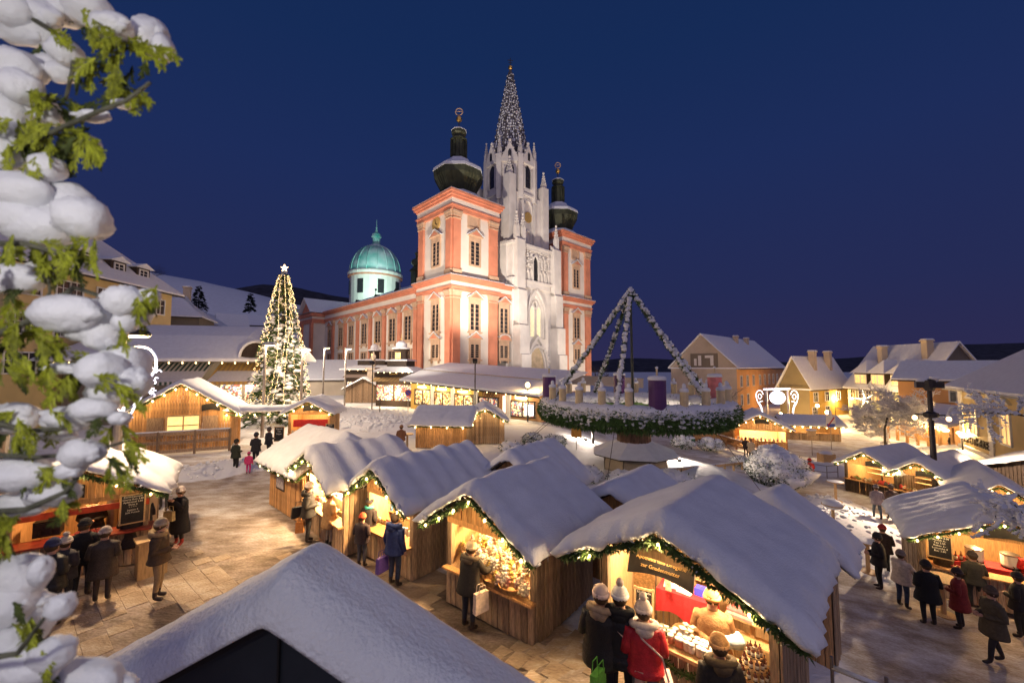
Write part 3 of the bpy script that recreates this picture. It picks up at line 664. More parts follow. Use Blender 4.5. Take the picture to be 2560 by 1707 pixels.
def garland(parent, pts, rad=.085, dens=170, snow=.06, sag=0., name='garland', leafl=.09, leafw=.011):
    g = MB(); pts = [Vector(p) for p in pts]
    for a, b in zip(pts, pts[1:]):
        L = (b - a).length; n = int(L * dens); d = (b - a) / max(L, 1e-6)
        nseg = max(2, int(L / .18)); g.tube([a + (b - a) * k / nseg + Vector((0, 0, -sag * math.sin(math.pi * k / nseg) - .02 * random.random())) for k in range(nseg + 1)], [rad * random.uniform(.35, .6) for _ in range(nseg + 1)], 5, 0)
        for k in range(n):
            f = random.random(); c = a + (b - a) * f; c.z -= sag * math.sin(math.pi * f)
            u = Vector((random.gauss(0, 1), random.gauss(0, 1), random.gauss(0, .9) - .25)).normalized()
            bulge = rad * (.75 + .5 * nz(c.x * 5, c.y * 5, c.z * 5))
            g.leaf(c + u * bulge * random.uniform(.2, .9), u + d * random.uniform(-.8, .8), leafw * random.uniform(.8, 1.6), leafl * random.uniform(.7, 1.3), 1 if (random.random() < snow and u.z > -.2) else 0)
    return g.build(name, [M['garl'], M['snow']], parent, kind='stuff')
_bm = {}
def bulbs(parent, pts, r=.03, m='bulb', light=0.):
    key = (r, m)
    if key not in _bm: b = MB(); b.ball((0, 0, 0), (r, r, r * 1.25), 0, 8, 6); _bm[key] = b.mesh('bulb', M[m], True)
    for i, p in enumerate(pts):
        b = obj('bulb', _bm[key], parent, p)
        if light: lamp('bulb_light', (0, -r * .8, -r * 2.2), light, (1, .66, .30), r * .6, b)
def along(pts, n):
    pts = [Vector(p) for p in pts]; Ls = [(b - a).length for a, b in zip(pts, pts[1:])]; T = sum(Ls); out = []
    for k in range(n):
        s = T * (k + .5) / n
        for a, b, l in zip(pts, pts[1:], Ls):
            if s <= l: out.append(a + (b - a) * (s / l)); break
            s -= l
    return out
STALLS = {}
def stall(key, label, C, th, W, D, he=2.0, hr=2.85, of=.55, os=.32, ob=.3, hc=.86, single=True, m='grey', m2='honey', openfront=True, opengable=True, sth=.2, corr=0., rid='y', nb=7, gd=170, glow=90, seed=1., res=.1,
          walls='lrb', name='market_stall', gfront=True, bl=0., br=.032, beam=1.95, cat='stall', group='wooden market stalls', gcol=(1, .60, .25), lamp_at=None, floor=0., lam=.55, garl_eave=False, c0=None, droop=.13):
    S = empty(name, C, th, label, cat, group); STALLS[key] = S; M1, M2 = M[m], M[m2]; hw = W / 2; sl = (hr - he) / hw if rid == 'y' else (hr - he) / (D / 2)
    f = (lambda x, y: hr - sl * math.sqrt(x * x + .01) + sl * .1) if rid == 'y' else (lambda x, y: hr - sl * math.sqrt((y - D / 2) ** 2 + .01) + sl * .1)
    zb = floor
    # posts
    for x in (-hw + .06, hw - .06):
        for y in (.06, D - .06): b = MB(); b.box((x, y, (zb + he) / 2), (.11, .11, he - zb - .01)); b.build('post', M1, S)
    gy = (lambda fr: f(-hw + W * fr, 0) - .05) if rid == 'y' else (lambda fr: he - .05)
    gx_ = (lambda fr: he - .05) if rid == 'y' else (lambda fr: f(0, D * fr) - .05)
    if openfront:
        c0 = -hw if c0 is None else c0; planks(S, (c0, -.01), (hw, -.01), zb + .05, lambda q: hc - .04, M1, single=single)
        b = MB(); b.box(((c0 + hw) / 2, .10, hc), (hw - c0 + .06, .52, .05)); b.build('counter', M2, S)
        b = MB(); b.box((0, .02, beam), (W - .02, .09, .13)); b.build('beam', M2, S)
        if opengable and rid == 'y': planks(S, (-hw, -.0), (hw, 0), beam + .06, gy, M2, single=single)
    else: planks(S, (-hw, -.01), (hw, -.01), zb + .05, gy, M2 if openfront is None else M1, single=single)
    if 'r' in walls: planks(S, (hw + .01, 0), (hw + .01, D), zb + .03, gx_, M1, single=single)
    if 'l' in walls: planks(S, (-hw - .01, D), (-hw - .01, 0), zb + .03, gx_, M1, single=single)
    if 'b' in walls: planks(S, (hw, D + .01), (-hw, D + .01), zb + .03, gy if rid == 'y' else (lambda q: he - .05), M2, single=False)
    # inner lining seen through the opening
    b = MB(); b.box((-hw + .045, D / 2, he / 2 + zb / 2), (.03, D - .16, he - zb - .1)); b.box((hw - .045, D / 2, he / 2 + zb / 2), (.03, D - .16, he - zb - .1)); b.box((0, D - .06, he / 2 + zb / 2), (W - .16, .03, he - zb - .1)); b.box((0, D / 2, zb + .03), (W - .14, D - .14, .05))
    if openfront: b.build('inner_lining', M['pale'], S, kind='stuff')
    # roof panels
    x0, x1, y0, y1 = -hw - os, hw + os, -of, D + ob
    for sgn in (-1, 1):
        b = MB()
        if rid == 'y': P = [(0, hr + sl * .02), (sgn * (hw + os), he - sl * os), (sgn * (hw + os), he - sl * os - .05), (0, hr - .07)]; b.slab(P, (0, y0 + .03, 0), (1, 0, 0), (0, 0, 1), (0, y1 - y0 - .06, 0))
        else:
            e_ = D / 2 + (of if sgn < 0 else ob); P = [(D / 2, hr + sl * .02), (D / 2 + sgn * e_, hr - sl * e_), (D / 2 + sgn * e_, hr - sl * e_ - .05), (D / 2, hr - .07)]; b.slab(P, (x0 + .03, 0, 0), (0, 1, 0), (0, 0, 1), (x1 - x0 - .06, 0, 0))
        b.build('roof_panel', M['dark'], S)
    snow_cover(S, f, x0, x1, y0, y1, sth, seed, res, corr, lam, 'y' if rid == 'y' else 'x', droop=droop)
    if single and gfront:
        cb = MB(); ic = MB(); rr_ = random.Random(int(seed * 10))
        for k in range(int((x1 - x0) * 15)):
            x = rr_.uniform(x0, x1); y = y0 - .03 if rr_.random() < .75 else y1 + .03; a = rr_.uniform(.018, .055); cb.ball((x, y + rr_.uniform(-.03, .03), f(x, y) + rr_.uniform(-.06, .03)), (a * 1.3, a, a), 0, 6, 5, .6, k)
        for k in range(int((y1 - y0) * 15)):
            y = rr_.uniform(y0, y1); x = rr_.choice((x0 - .03, x1 + .03)); a = rr_.uniform(.018, .055); cb.ball((x, y, f(x, y) + rr_.uniform(-.06, .03)), (a, a * 1.3, a), 0, 6, 5, .6, k)
            if rr_.random() < .4: l = rr_.uniform(.05, .2); ic.tube([(x, y, f(x, y) - .02), (x, y, f(x, y) - .02 - l)], [.012, .002], 5)
        cb.build('snow_clumps', M['snow'], S, smooth=True, kind='stuff'); ic.build('icicles', M['ice'], S, smooth=True, kind='stuff')
    # garland and bulbs under the verge
    if gfront:
        if rid == 'y': pts = [(x0 + .02, y0 + .02, f(x0, 0) - .13), (0, y0 + .02, f(0, 0) - .17), (x1 - .02, y0 + .02, f(x1, 0) - .13)]
        else: pts = [(x0, y0 + .04, f(0, y0) - .12), (x1, y0 + .04, f(0, y0) - .12)]
        garland(S, pts, dens=gd)
        bulbs(S, [p + Vector((0, -.05, -.05)) for p in along(pts, nb)], br, light=bl)
        if rid == 'x' and gfront == 2:
            for xx in (x0 + .02, x1 - .02):
                pts = [(xx, y0 + .05, f(0, y0) - .12), (xx, D / 2, hr - .15), (xx, y1 - .05, f(0, y1) - .12)]; garland(S, pts, dens=gd); bulbs(S, [p + Vector((.05 if xx > 0 else -.05, 0, -.05)) for p in along(pts, 5)], br, light=bl)
    if glow:
        for q in (lamp_at or [(0, D * .42, he + .12)]):
            b = MB(); b.lathe([(.012, .25), (.012, .10), (.09, .02), (.10, 0), (.085, .0)], n=10); lo = b.build('ceiling_lamp', M['white'], S, loc=q)
            b = MB(); b.ball((0, 0, -.03), .045, 0, 8, 6); b.build('bulb', M['bulb'], lo); lamp('stall_light', (q[0], q[1], q[2] - .12), glow / len(lamp_at or [0]), gcol, .10, S)
    return S
def base(p): return (p[0], p[1], tz(p[0], p[1]))
def frontmid(L, Rr): return ((L[0] + Rr[0]) / 2, (L[1] + Rr[1]) / 2, 0), math.atan2(Rr[1] - L[1], Rr[0] - L[0]), math.hypot(Rr[0] - L[0], Rr[1] - L[1])
# the near row, from the stall by the camera to the end of the row
stall('S1', 'largest near stall selling bottles and jars under deep snow roof', (2.6, 6.52, .33), R(-42.7), 2.68, 2.15, 2.22, 2.88, of=.66, os=.42, ob=.27, sth=.19, nb=3, bl=11, br=.022, seed=3.3, glow=0, res=.055, gd=520, walls='lrb', floor=-.5, beam=2.18, m2='pale', c0=-.45, droop=.15)
stall('S2', 'stall heaped with plush toys, snow roof and fairy lights', (-.54, 9.06, 0), R(-38.2), 2.53, 2.45, 2.16, 2.95, of=.57, os=.36, ob=.25, sth=.19, nb=7, bl=9, seed=5.1, glow=620, res=.075, gd=400, corr=.016, lam=.8, lamp_at=[(-.5, .5, 2.12), (.6, .6, 2.12)])
stall('S3', 'stall with shelves of colourful boxes, ribbed snow on its roof', (-3.46, 11.45, 0), R(-40.2), 2.22, 2.9, 2.15, 2.86, of=.51, os=.38, ob=.25, sth=.17, corr=.036, nb=6, bl=9, seed=1.7, glow=620, res=.075, gd=360, lam=.62, lamp_at=[(0, .35, 2.15)])
stall('S4', 'brightly lit stall between poster stall and box stall', (-6.06, 13.2, 0), R(-46), 3.15, 2.35, 2.2, 2.89, of=.58, os=.32, ob=.2, sth=.17, corr=.038, nb=6, bl=9, seed=8.2, glow=1300, res=.08, gd=300, lam=.7, gcol=(1, .70, .38), lamp_at=[(-.8, .3, 2.15), (.6, .3, 2.15)])
c, t, w = frontmid((-9.75, 16.5), (-7.35, 14.4)); stall('S5', 'closed end stall with framed poster on its plank wall', c, t, w, 2.9, 2.02, 2.86, of=.45, os=.35, ob=.45, rid='x', openfront=None, sth=.19, corr=.012, nb=4, seed=2.4, glow=0, res=.09, gfront=2, gd=240, m='honey')
# their neighbours, back to back, facing the wreath
def backstall(key, label, c, t, W, D, **k): return stall(key, label, (c[0], c[1], k.pop('z', 0)), t + math.pi, W, D, gfront=True, gd=160, openfront=False, glow=0, **k)
backstall('B0', 'stall behind the bottle stall, single bulb under its eave', (6.87, 10.38), R(-42.7), 2.0, 1.15, hr=2.32, he=1.62, of=.35, os=.42, sth=.26, nb=2, seed=6.6, bl=9, floor=-1.2)
backstall('B1', 'low snow roof between toy stall and bottle stall', (3.95, 12.1), R(-40), 2.2, 1.9, hr=2.38, he=1.75, sth=.22, nb=4, seed=4.1, floor=-.8)
backstall('B2', 'ribbed snow roof peeking out behind the toy stall', (1.2, 14.3), R(-36), 2.4, 2.0, hr=2.8, he=1.95, sth=.2, corr=.03, nb=4, seed=7.7)
# pair of huts with plank backs in the middle distance
c, t, w = frontmid((-6.55, 27.6), (-3.05, 27.2)); stall('S6', 'middle hut with plain broad snow roof and round side table', (c[0], c[1], 0), t, w, 2.8, 1.85, 2.55, of=.5, os=.4, rid='x', openfront=None, single=False, sth=.22, nb=4, br=.05, seed=9.1, glow=0, gd=90, m='grey', gfront=2, bl=8)
stall('S6b', 'hut with vertical plank gable beside the middle hut', (-1.95, 28.9, 0), R(5), 2.75, 3.2, 1.8, 2.62, of=.3, os=.3, openfront=False, sth=.2, nb=5, br=.05, seed=3.9, glow=0, gd=90, single=True, bl=8)
# ---------------------------------------------------------------- huts and stalls left and right
stall('HL', 'large honey plank hut with lit window behind a rail fence', (-21.85, 26.75, 0), R(26), 5.3, 3.6, 2.7, 4.45, of=.5, os=.75, openfront=None, sth=.24, nb=12, br=.06, seed=1.2, glow=0, gd=70, single=True, m='honey', bl=16, res=.13, walls='lr', name='plank_hut', cat='hut')
HLo = STALLS['HL']
b = MB()                                       # window frame proud of the boards
for x, z, w, h in ((.1, 2.30, 1.75, .09), (.1, 1.05, 1.75, .09), (.1, 1.66, 1.6, .06)): b.box((x, -.10, z), (w, .12, h))
for x, w in ((-.78, .09), (.98, .09), (.1, .06)): b.box((x, -.10, 1.68), (w, .12, 1.24 if w > .08 else 1.2))
wf = b.build('window_frame', M['pale'], HLo)
b = MB(); b.box((.1, -.05, 1.68), (1.7, .02, 1.22)); b.build('lit_pane', mat('hut_window_glow', (.8, .6, .3), .5, .5, 5, emit=(1, .70, .24), es=1.1), wf)
for x in (-1.35, 1.55): b = MB(); b.box((x, -.07, 1.55), (.85, .05, 1.35)); b.build('shutter', M['grey'], HLo)
def archsign(parent, loc, w, h, txt=None, rot=(R(90), 0, 0), size=.1, tm='goldpaint', bend=.22):
    b = MB(); n = 8; P = [(-w / 2 + w * k / n, -h / 2 + bend * h * math.sin(math.pi * k / n)) for k in range(n + 1)] + [(w / 2 - w * k / n, h / 2 + bend * h * math.sin(math.pi * k / n)) for k in range(n + 1)]
    b.slab(P, (0, 0, 0), (1, 0, 0), (0, 1, 0), (0, 0, .03)); s = b.build('name_board', M['board'], parent, loc=loc, rot=rot)
    if txt:
        for i, l in enumerate(txt): text(l, size, s, (0, (len(txt) / 2 - i - .75) * size * 1.35 + .14 * h, .034), (0, 0, 0), M[tm], ext=.003)
    return s
archsign(HLo, (1.55, -.10, 2.75), 1.0, .42)
# snow covered passage roof and the small bar
PS = empty('passage_roof', (-17.6, 28.25, 0), R(6), 'low snow roof with garland linking the plank hut and the small bar', 'roof', 'wooden market stalls')
b = MB(); b.box((0, .6, 2.42), (4.4, 1.7, .07)); b.build('roof_panel', M['dark'], PS)
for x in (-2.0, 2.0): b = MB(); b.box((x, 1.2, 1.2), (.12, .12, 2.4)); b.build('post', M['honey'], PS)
snow_cover(PS, lambda x, y: 2.44 + .10 * (x / 2.2) ** 2, -2.25, 2.25, -.3, 1.5, .26, 3., .12)
garland(PS, [(-2.2, -.3, 2.3), (0, -.32, 2.26), (2.2, -.3, 2.34)], dens=80, sag=.1); bulbs(PS, [(-2 + .9 * k, -.38, 2.22) for k in range(5)], .055, light=10)
stall('S8', 'small bar gable with red cloth and arched name board', (-14.2, 28.3, 0), R(8), 2.7, 2.4, 2.42, 3.15, of=.45, os=.4, sth=.26, nb=6, br=.055, seed=4.4, glow=260, gd=80, single=False, m='honey', bl=10, beam=2.25)
archsign(STALLS['S8'], (.1, -.06, 2.58), 1.0, .36)
b = MB(); b.box((0, .3, 1.55), (2.3, .05, .5)); b.build('red_drape', M['red'], STALLS['S8'])
# mulled wine bar at the left edge
stall('S9', 'mulled wine bar with red beam and chalkboard at the left edge', (-11.55, 11.0, 0), R(36), 2.7, 2.6, 2.22, 2.95, of=.5, os=.45, sth=.26, nb=5, br=.03, seed=5.5, glow=150, gd=420, hc=.98, m='grey', m2='honey', bl=5, beam=1.95, walls='lb', res=.07, gcol=(1, .5, .2))
S9 = STALLS['S9']
b = MB(); b.box((0, -.03, 1.72), (2.7, .05, .16)); b.build('red_beam', mat('red_board', (.40, .05, .02), .6, .3, 5), S9)
b = MB(); b.box((0, .05, 1.01), (2.9, .66, .045)); b.build('red_counter', mat('red_varnish', (.26, .045, .03), .35, .3, 6), S9)
archsign(S9, (-.5, -.10, 2.25), 1.1, .34)
def chalkboard(parent, loc, rot, w, h, lines, size, name='chalkboard', **tg):
    e = None
    b = MB(); b.box((0, 0, 0), (w, h, .02)); o = b.build(name, M['board'], parent, loc=loc, rot=rot, **tg)
    f = MB()
    for x, y, sx_, sy_ in ((0, h / 2, w + .06, .035), (0, -h / 2, w + .06, .035), (w / 2, 0, .035, h + .06), (-w / 2, 0, .035, h + .06)): f.box((x, y, 0), (sx_, sy_, .035))
    f.build('board_frame', M['pale'], o)
    for i, l in enumerate(lines): text(l, size, o, (0, h / 2 - size * 1.15 * (i + 1.05), .013), (0, 0, R(random.uniform(-1, 1))), M['chalk'], ext=.001)
    return o
chalkboard(S9, (1.02, -.14, 1.60), (R(90), 0, R(4)), .50, .78, ['Eierlikörpunsch', 'Cherry Rum 3.80', 'Apfelmandl 3.50', 'Shots 2', '* * * *', 'Jagatee 4', 'Julis Punsch'], .062)
# right hand stalls, downhill
stall('S10', 'snow roofed drinks stall with two white urns on red cloth', (15.35, 13.0, -2.1), R(-35), 3.5, 3.0, 2.18, 3.05, of=.6, os=.45, sth=.24, nb=9, br=.034, seed=6.1, glow=380, gd=260, bl=11, m='grey', corr=.012, hc=1.0, beam=2.25, opengable=True, res=.09)
S10 = STALLS['S10']; chalkboard(S10, (-1.35, -.25, 1.75), (R(90), 0, R(-8)), .55, .72, ['Glühwein 3.50', 'Punsch 4.-', 'Tee 2.50', 'Kakao 3.-', 'Lumumba 4', 'Bier 3.80'], .075)
archsign(S10, (.25, -.12, 2.42), 1.15, .34)
stall('S11', 'open craft stall farthest along the right hand row', (22.7, 25.85, -2.68), R(-66), 2.7, 4.4, 2.0, 2.85, of=.55, os=.35, sth=.2, nb=7, br=.045, seed=2.2, glow=420, gd=130, bl=13, m='dark', single=False)
stall('S12', 'second stall of the right hand row with lit shelves', (23.65, 23.55, -2.7), R(-64), 2.4, 4.6, 2.0, 2.8, of=.5, os=.35, sth=.2, nb=6, br=.045, seed=7.2, glow=420, gd=130, bl=13, m='dark', single=False)
stall('S13', 'nearest stall of the right hand row, beside the lamp post', (23.1, 19.45, -2.72), R(-40), 2.3, 4.6, 2.0, 2.8, of=.5, os=.35, sth=.2, nb=6, br=.045, seed=3.2, glow=260, gd=130, bl=13, m='grey', single=False)
stall('S12b', 'long dark snow roof behind the right hand row', (30.5, 23.5, -2.8), R(-64), 4.5, 6, 2.2, 3.1, of=.4, os=.35, sth=.2, seed=9.9, glow=0, openfront=False, gfront=False, m='dark', single=False)
archsign(STALLS['S11'], (.3, -.08, 2.05), .9, .3); archsign(STALLS['S12'], (.2, -.08, 2.05), .8, .3)
stall('S14', 'dazzlingly lit stall with panelled side door beyond the wreath', (24.9, 40.7, -2.8), R(-24), 4.6, 4.4, 2.35, 3.55, of=.7, os=.5, sth=.16, nb=9, br=.06, seed=1.9, glow=2200, gd=60, bl=8, m='honey', single=False, corr=.02, gcol=(1, .68, .34))
S14 = STALLS['S14']; b = MB(); b.box((2.34, 2.2, 1.05), (.06, 1.5, 2.0)); dr_ = b.build('side_door', M['pale'], S14)
for z in (.6, 1.5): b = MB(); b.box((2.385, 2.2, z), (.03, 1.0, .6)); b.build('door_panel', M['honey'], dr_)
bulbs(S14, [(2.45, .8 + .7 * k, 2.15) for k in range(4)], .06, light=6); archsign(S14, (.2, -.1, 2.75), 1.2, .4)
HH = empty('log_hut', (21.9, 43.4, -2.75), R(-22), 'log hut of horizontal boards half hidden by the wreath', 'hut', 'wooden market stalls')
for k in range(11): b = MB(); b.box((0, 2, .12 + .23 * k), (4.4, 4, .22)); b.build('log', M['honey'], HH)
b = MB(); b.slab([(-2.2, 2.55), (2.2, 2.55), (0, 4.0)], (0, 0, 0), (1, 0, 0), (0, 0, 1), (0, 4, 0)); b.build('gable', M['honey'], HH)
snow_cover(HH, lambda x, y: 4.15 - .66 * math.sqrt(x * x + .02), -2.8, 2.8, -.5, 4.3, .22, 2.7, .16); garland(HH, [(-2.8, -.45, 2.2), (0, -.45, 4.0), (2.8, -.45, 2.2)], dens=60); chalkboard(HH, (-1.2, -.03, 1.6), (R(90), 0, 0), .5, .7, [], .1)
for k, (x, y, rz, lab) in enumerate(((-22.3, 60.5, 4, 'grey weathered hut with snow roof between the slim street lamps'), (34.6, 46.5, -14, 'dark canopied refreshment hut below the yellow house'))):
    stall('F%d' % k, lab, (x, y, tz(x, y)), R(rz), 5.2 if k == 0 else 5.4, 4 if k == 0 else 3, 2.3 if k == 0 else 1.9, 3.7 if k == 0 else 2.6, of=.4, os=.5, rid='x' if k else 'y', openfront=False if k == 0 else True, sth=.2, nb=8 if k else 2, br=.09, seed=k + .5, glow=0 if k == 0 else 260, gd=40, m='grey', single=False, res=.2, bl=0 if k == 0 else 10, gfront=bool(k))
# timber rail fence before the plank hut, beams by the bushes
def fence(label, pts, h, rails, m, z=0, t=.05, snowtop=True, name='timber_fence', dz=None):
    F = empty(name, (pts[0][0], pts[0][1], z), 0, label, 'fence'); o = Vector((pts[0][0], pts[0][1], 0))
    for a, b_ in zip(pts, pts[1:]):
        A, B = Vector((*a[:2], 0)) - o, Vector((*b_[:2], 0)) - o; za, zb_ = (a[2] if len(a) > 2 else 0), (b_[2] if len(b_) > 2 else 0); n = max(1, round((B - A).length / 1.6))
        for r_ in rails: q = MB(); q.bar(A + Vector((0, 0, za + r_)), B + Vector((0, 0, zb_ + r_)), t, .2); q.build('rail', m, F)
        for k in range(n + 1): p = A + (B - A) * k / n; q = MB(); q.box((p.x, p.y, h / 2 + za + (zb_ - za) * k / n), (.11, .11, h)); q.build('post', m, F)
        if snowtop:
            q = MB(); L = (B - A).length; ns = int(L / .15); 
            q.tube([A + (B - A) * k / ns + Vector((0, 0, za + (zb_ - za) * k / ns + rails[-1] + .11 + .01 * nz(k * .7))) for k in range(ns + 1)], [.05 + .02 * nz(k * .5, 3) for k in range(ns + 1)], 6); q.build('snow_strip', M['snow'], F, smooth=True)
    return F
fence('rail fence with snow on top in front of the plank hut', [(-23.6, 24.3), (-18.6, 26.7)], 1.5, (.25, .8, 1.38), M['grey'])
a_, b_ = gp(1625, 1010), gp(1718, 1040); fence('two brown beams fencing the round bush by the wreath', [(a_.x, a_.y), (b_.x, b_.y, b_.z - a_.z)], .95, (.35, .85), M['honey'], a_.z, .07)
a_, b_ = gp(1500, 1105), gp(1705, 1078); fence('snowy plank barrier beside the big frosted bush', [(a_.x, a_.y), (b_.x, b_.y, b_.z - a_.z)], .6, (.5,), M['pale'], a_.z, .06)
# ================================================================ shops, kiosks and houses
def pl(name, c, **k): return mat(name, c, .85, .12, .5, .12, 3, **k)
M['yellow'] = pl('yellow_plaster', (.62, .40, .10)); M['ochre'] = pl('ochre_plaster', (.60, .36, .08)); M['orange'] = pl('orange_plaster', (.58, .32, .14)); M['palegreen'] = pl('pale_green_plaster', (.42, .44, .27))
M['cream'] = pl('cream_plaster', (.62, .47, .22)); M['beige'] = pl('beige_plaster', (.50, .42, .33)); M['greywall'] = pl('grey_boards', (.20, .17, .13)); M['olive'] = pl('olive_plaster', (.24, .19, .10))
M['warmglass'] = mat('warm_window', (.8, .5, .2), .3, .4, 2, emit=(1, .55, .18), es=.9)
def shopglow(name, s, cols, es):
    """shop window: bright wares on shelves behind the glass"""
    m = bpy.data.materials.new(name); m.use_nodes = True; t = m.node_tree; b = t.nodes['Principled BSDF']; N = t.nodes.new; Lk = t.links.new
    tc = N('ShaderNodeTexCoord'); v = N('ShaderNodeTexVoronoi'); v.inputs['Scale'].default_value = s; v.distance = 'CHEBYCHEV'; Lk(tc.outputs['Object'], v.inputs['Vector'])
    sp = N('ShaderNodeSeparateXYZ'); Lk(v.outputs['Color'], sp.inputs[0]); r = N('ShaderNodeValToRGB'); Lk(sp.outputs[0], r.inputs[0]); e = r.color_ramp.elements; r.color_ramp.interpolation = 'CONSTANT'
    e[0].color = (*cols[0], 1); e[1].position = .99; e[1].color = (*cols[-1], 1)
    for i, c in enumerate(cols[1:-1]): q = e.new((i + 1) / (len(cols) - 1)); q.color = (*c, 1)
    Lk(r.outputs[0], b.inputs['Base Color']); Lk(r.outputs[0], b.inputs['Emission Color']); b.inputs['Emission Strength'].default_value = es; b.inputs['Roughness'].default_value = .25; m.cycles.emission_sampling = 'NONE'; return m
M['shop'] = shopglow('shop_window_wares', 4.5, [(.9, .62, .25), (.35, .14, .05), (.95, .8, .5), (.12, .07, .04), (.7, .35, .12), (1, .85, .55)], .6)
M['souv'] = shopglow('souvenir_wares', 6, [(.9, .7, .4), (.5, .1, .08), (.2, .25, .4), (.95, .85, .6), (.15, .1, .06), (.7, .5, .3)], .5)
def frame3(A, B):
    A, B = Vector((A[0], A[1], 0)), Vector((B[0], B[1], 0)); ax = (B - A).normalized(); n = Vector((ax.y, -ax.x, 0)); return A, B, ax, n, (B - A).length
def hwin(H, A, ax, n, u, z, w, h, fm, gm, ped=False, arch_=False, name='window'):
    f = MB(); o = Vector(A) + ax * u + Vector((0, 0, z)); up = (0, 0, 1); t = .13
    for x0, x1, y0, y1, d in ((-w / 2 - t, w / 2 + t, h, h + t, .10), (-w / 2 - t, w / 2 + t, -t, 0, .12), (-w / 2 - t, -w / 2, 0, h, .1), (w / 2, w / 2 + t, 0, h, .1), (-.035, .035, 0, h, .05), (-w / 2, w / 2, h * .6, h * .6 + .06, .05)):
        f.slab([(x0, y0), (x1, y0), (x1, y1), (x0, y1)], o, ax, up, n * d)
    if ped: f.slab([(-w / 2 - .45, h + .75), (w / 2 + .45, h + .75), (0, h + 1.35)], o, ax, up, n * .22)
    q = f.build(name, fm, H); g = MB(); g.slab([(-w / 2, 0), (w / 2, 0), (w / 2, h), (-w / 2, h)], o - n * .02, ax, up, n * .035); g.build('pane', gm, q); return q
def house(name, label, A, B, D, z0, ze, zr, wm, gm=None, hipA=False, hipB=False, ov=.5, wins=(), chim=(), back=None, cat='house', sth=.22, gwin=()):
    A, B, ax, n, L = frame3(A, B); H = empty(name, (A.x, A.y, z0), 0, label, cat, 'houses round the square'); o = -A; dv = -n * D; A0 = Vector((0, 0, 0)); hz_, hr_ = ze - z0, zr - z0
    w = MB(); w.slab([(0, 0), (L, 0), (L, hz_), (0, hz_)], A0, ax, (0, 0, 1), dv); w.build('wall', wm, H)
    for flag, u, inn in ((hipA, 0, 1), (hipB, L, -1)):
        if not flag:
            g = MB(); g.slab([(0, hz_), (D, hz_), (D / 2, hr_)], A0 + ax * (u if inn > 0 else u - .3), -n, (0, 0, 1), ax * .3); g.build('gable', gm or wm, H)
            gw = MB(); gw.slab([(0, -.02), (D, -.02), (D, hz_), (0, hz_)], A0 + ax * (u - .02 if inn > 0 else u - .0), -n, (0, 0, 1), ax * .02)
            if gm: gw.build('gable_wall', gm, H)
    s = MB(); sl = (hr_ - hz_) / (D / 2)
    ra, rb = (D * .45 if hipA else -ov), L - (D * .45 if hipB else -ov)
    ez = hz_ - sl * ov * .6
    P = [A0 + ax * -ov + n * ov, A0 + ax * (L + ov) + n * ov, A0 + ax * (L + ov) - n * (D + ov), A0 + ax * -ov - n * (D + ov)]; Rg = [A0 + ax * ra - n * D / 2, A0 + ax * rb - n * D / 2]
    top = [(p.x, p.y, ez + sth) for p in P] + [(p.x, p.y, hr_ + sth) for p in Rg]; bot = [(p.x, p.y, ez) for p in P] + [(p.x, p.y, hr_) for p in Rg]
    for V, k in ((top, 1), (bot, 0)):
        pass
    s.v = top + bot; q = lambda *i: tuple(i)
    s.f = [q(0, 1, 5, 4), q(2, 3, 4, 5), q(1, 2, 5), q(3, 0, 4), q(6, 10, 11, 7), q(8, 11, 10, 9), q(0, 6, 7, 1), q(1, 7, 8, 2), q(2, 8, 9, 3), q(3, 9, 6, 0)]
    if not hipA: s.f[3] = q(3, 9, 10, 4); s.f.append(q(4, 10, 6, 0))
    if not hipB: s.f[2] = q(1, 7, 11, 5); s.f.append(q(5, 11, 8, 2))
    s.m = [0] * len(s.f); s.build('snow_roof', M['snow'], H)
    e = MB(); e.bar(A0 + ax * -ov + n * (ov - .05) + Vector((0, 0, ez - .06)), A0 + ax * (L + ov) + n * (ov - .05) + Vector((0, 0, ez - .06)), .16, .16); e.build('gutter', M['dsteel'], H)
    for (u, z, ww, hh, lit) in wins: hwin(H, A0, ax, n, u * L, z - z0, ww, hh, M['white'], M['warmglass'] if lit else M['glass'])
    for (v, z, ww, hh) in gwin: hwin(H, A0, -n if False else n * -1, -ax, v, z - z0, ww, hh, M['white'], M['glass'])
    for (u, v, hh) in chim:
        c = A0 + ax * (u * L) - n * (v * D); zz = hr_ - abs(v - .5) * 2 * (hr_ - hz_); k = MB(); k.box((c.x, c.y, zz + hh / 2 - .4), (.9, .9, hh + .8), math.atan2(ax.y, ax.x)); k.box((c.x, c.y, zz + hh + .1), (1.15, 1.15, .2), math.atan2(ax.y, ax.x)); cm = k.build('chimney', M['beige'], H)
        k = MB(); k.box((c.x, c.y, zz + hh + .3), (1.1, 1.1, .2), math.atan2(ax.y, ax.x), 0, .8); k.build('snow_cap', M['snow'], cm)
    return H, A0, ax, n, L
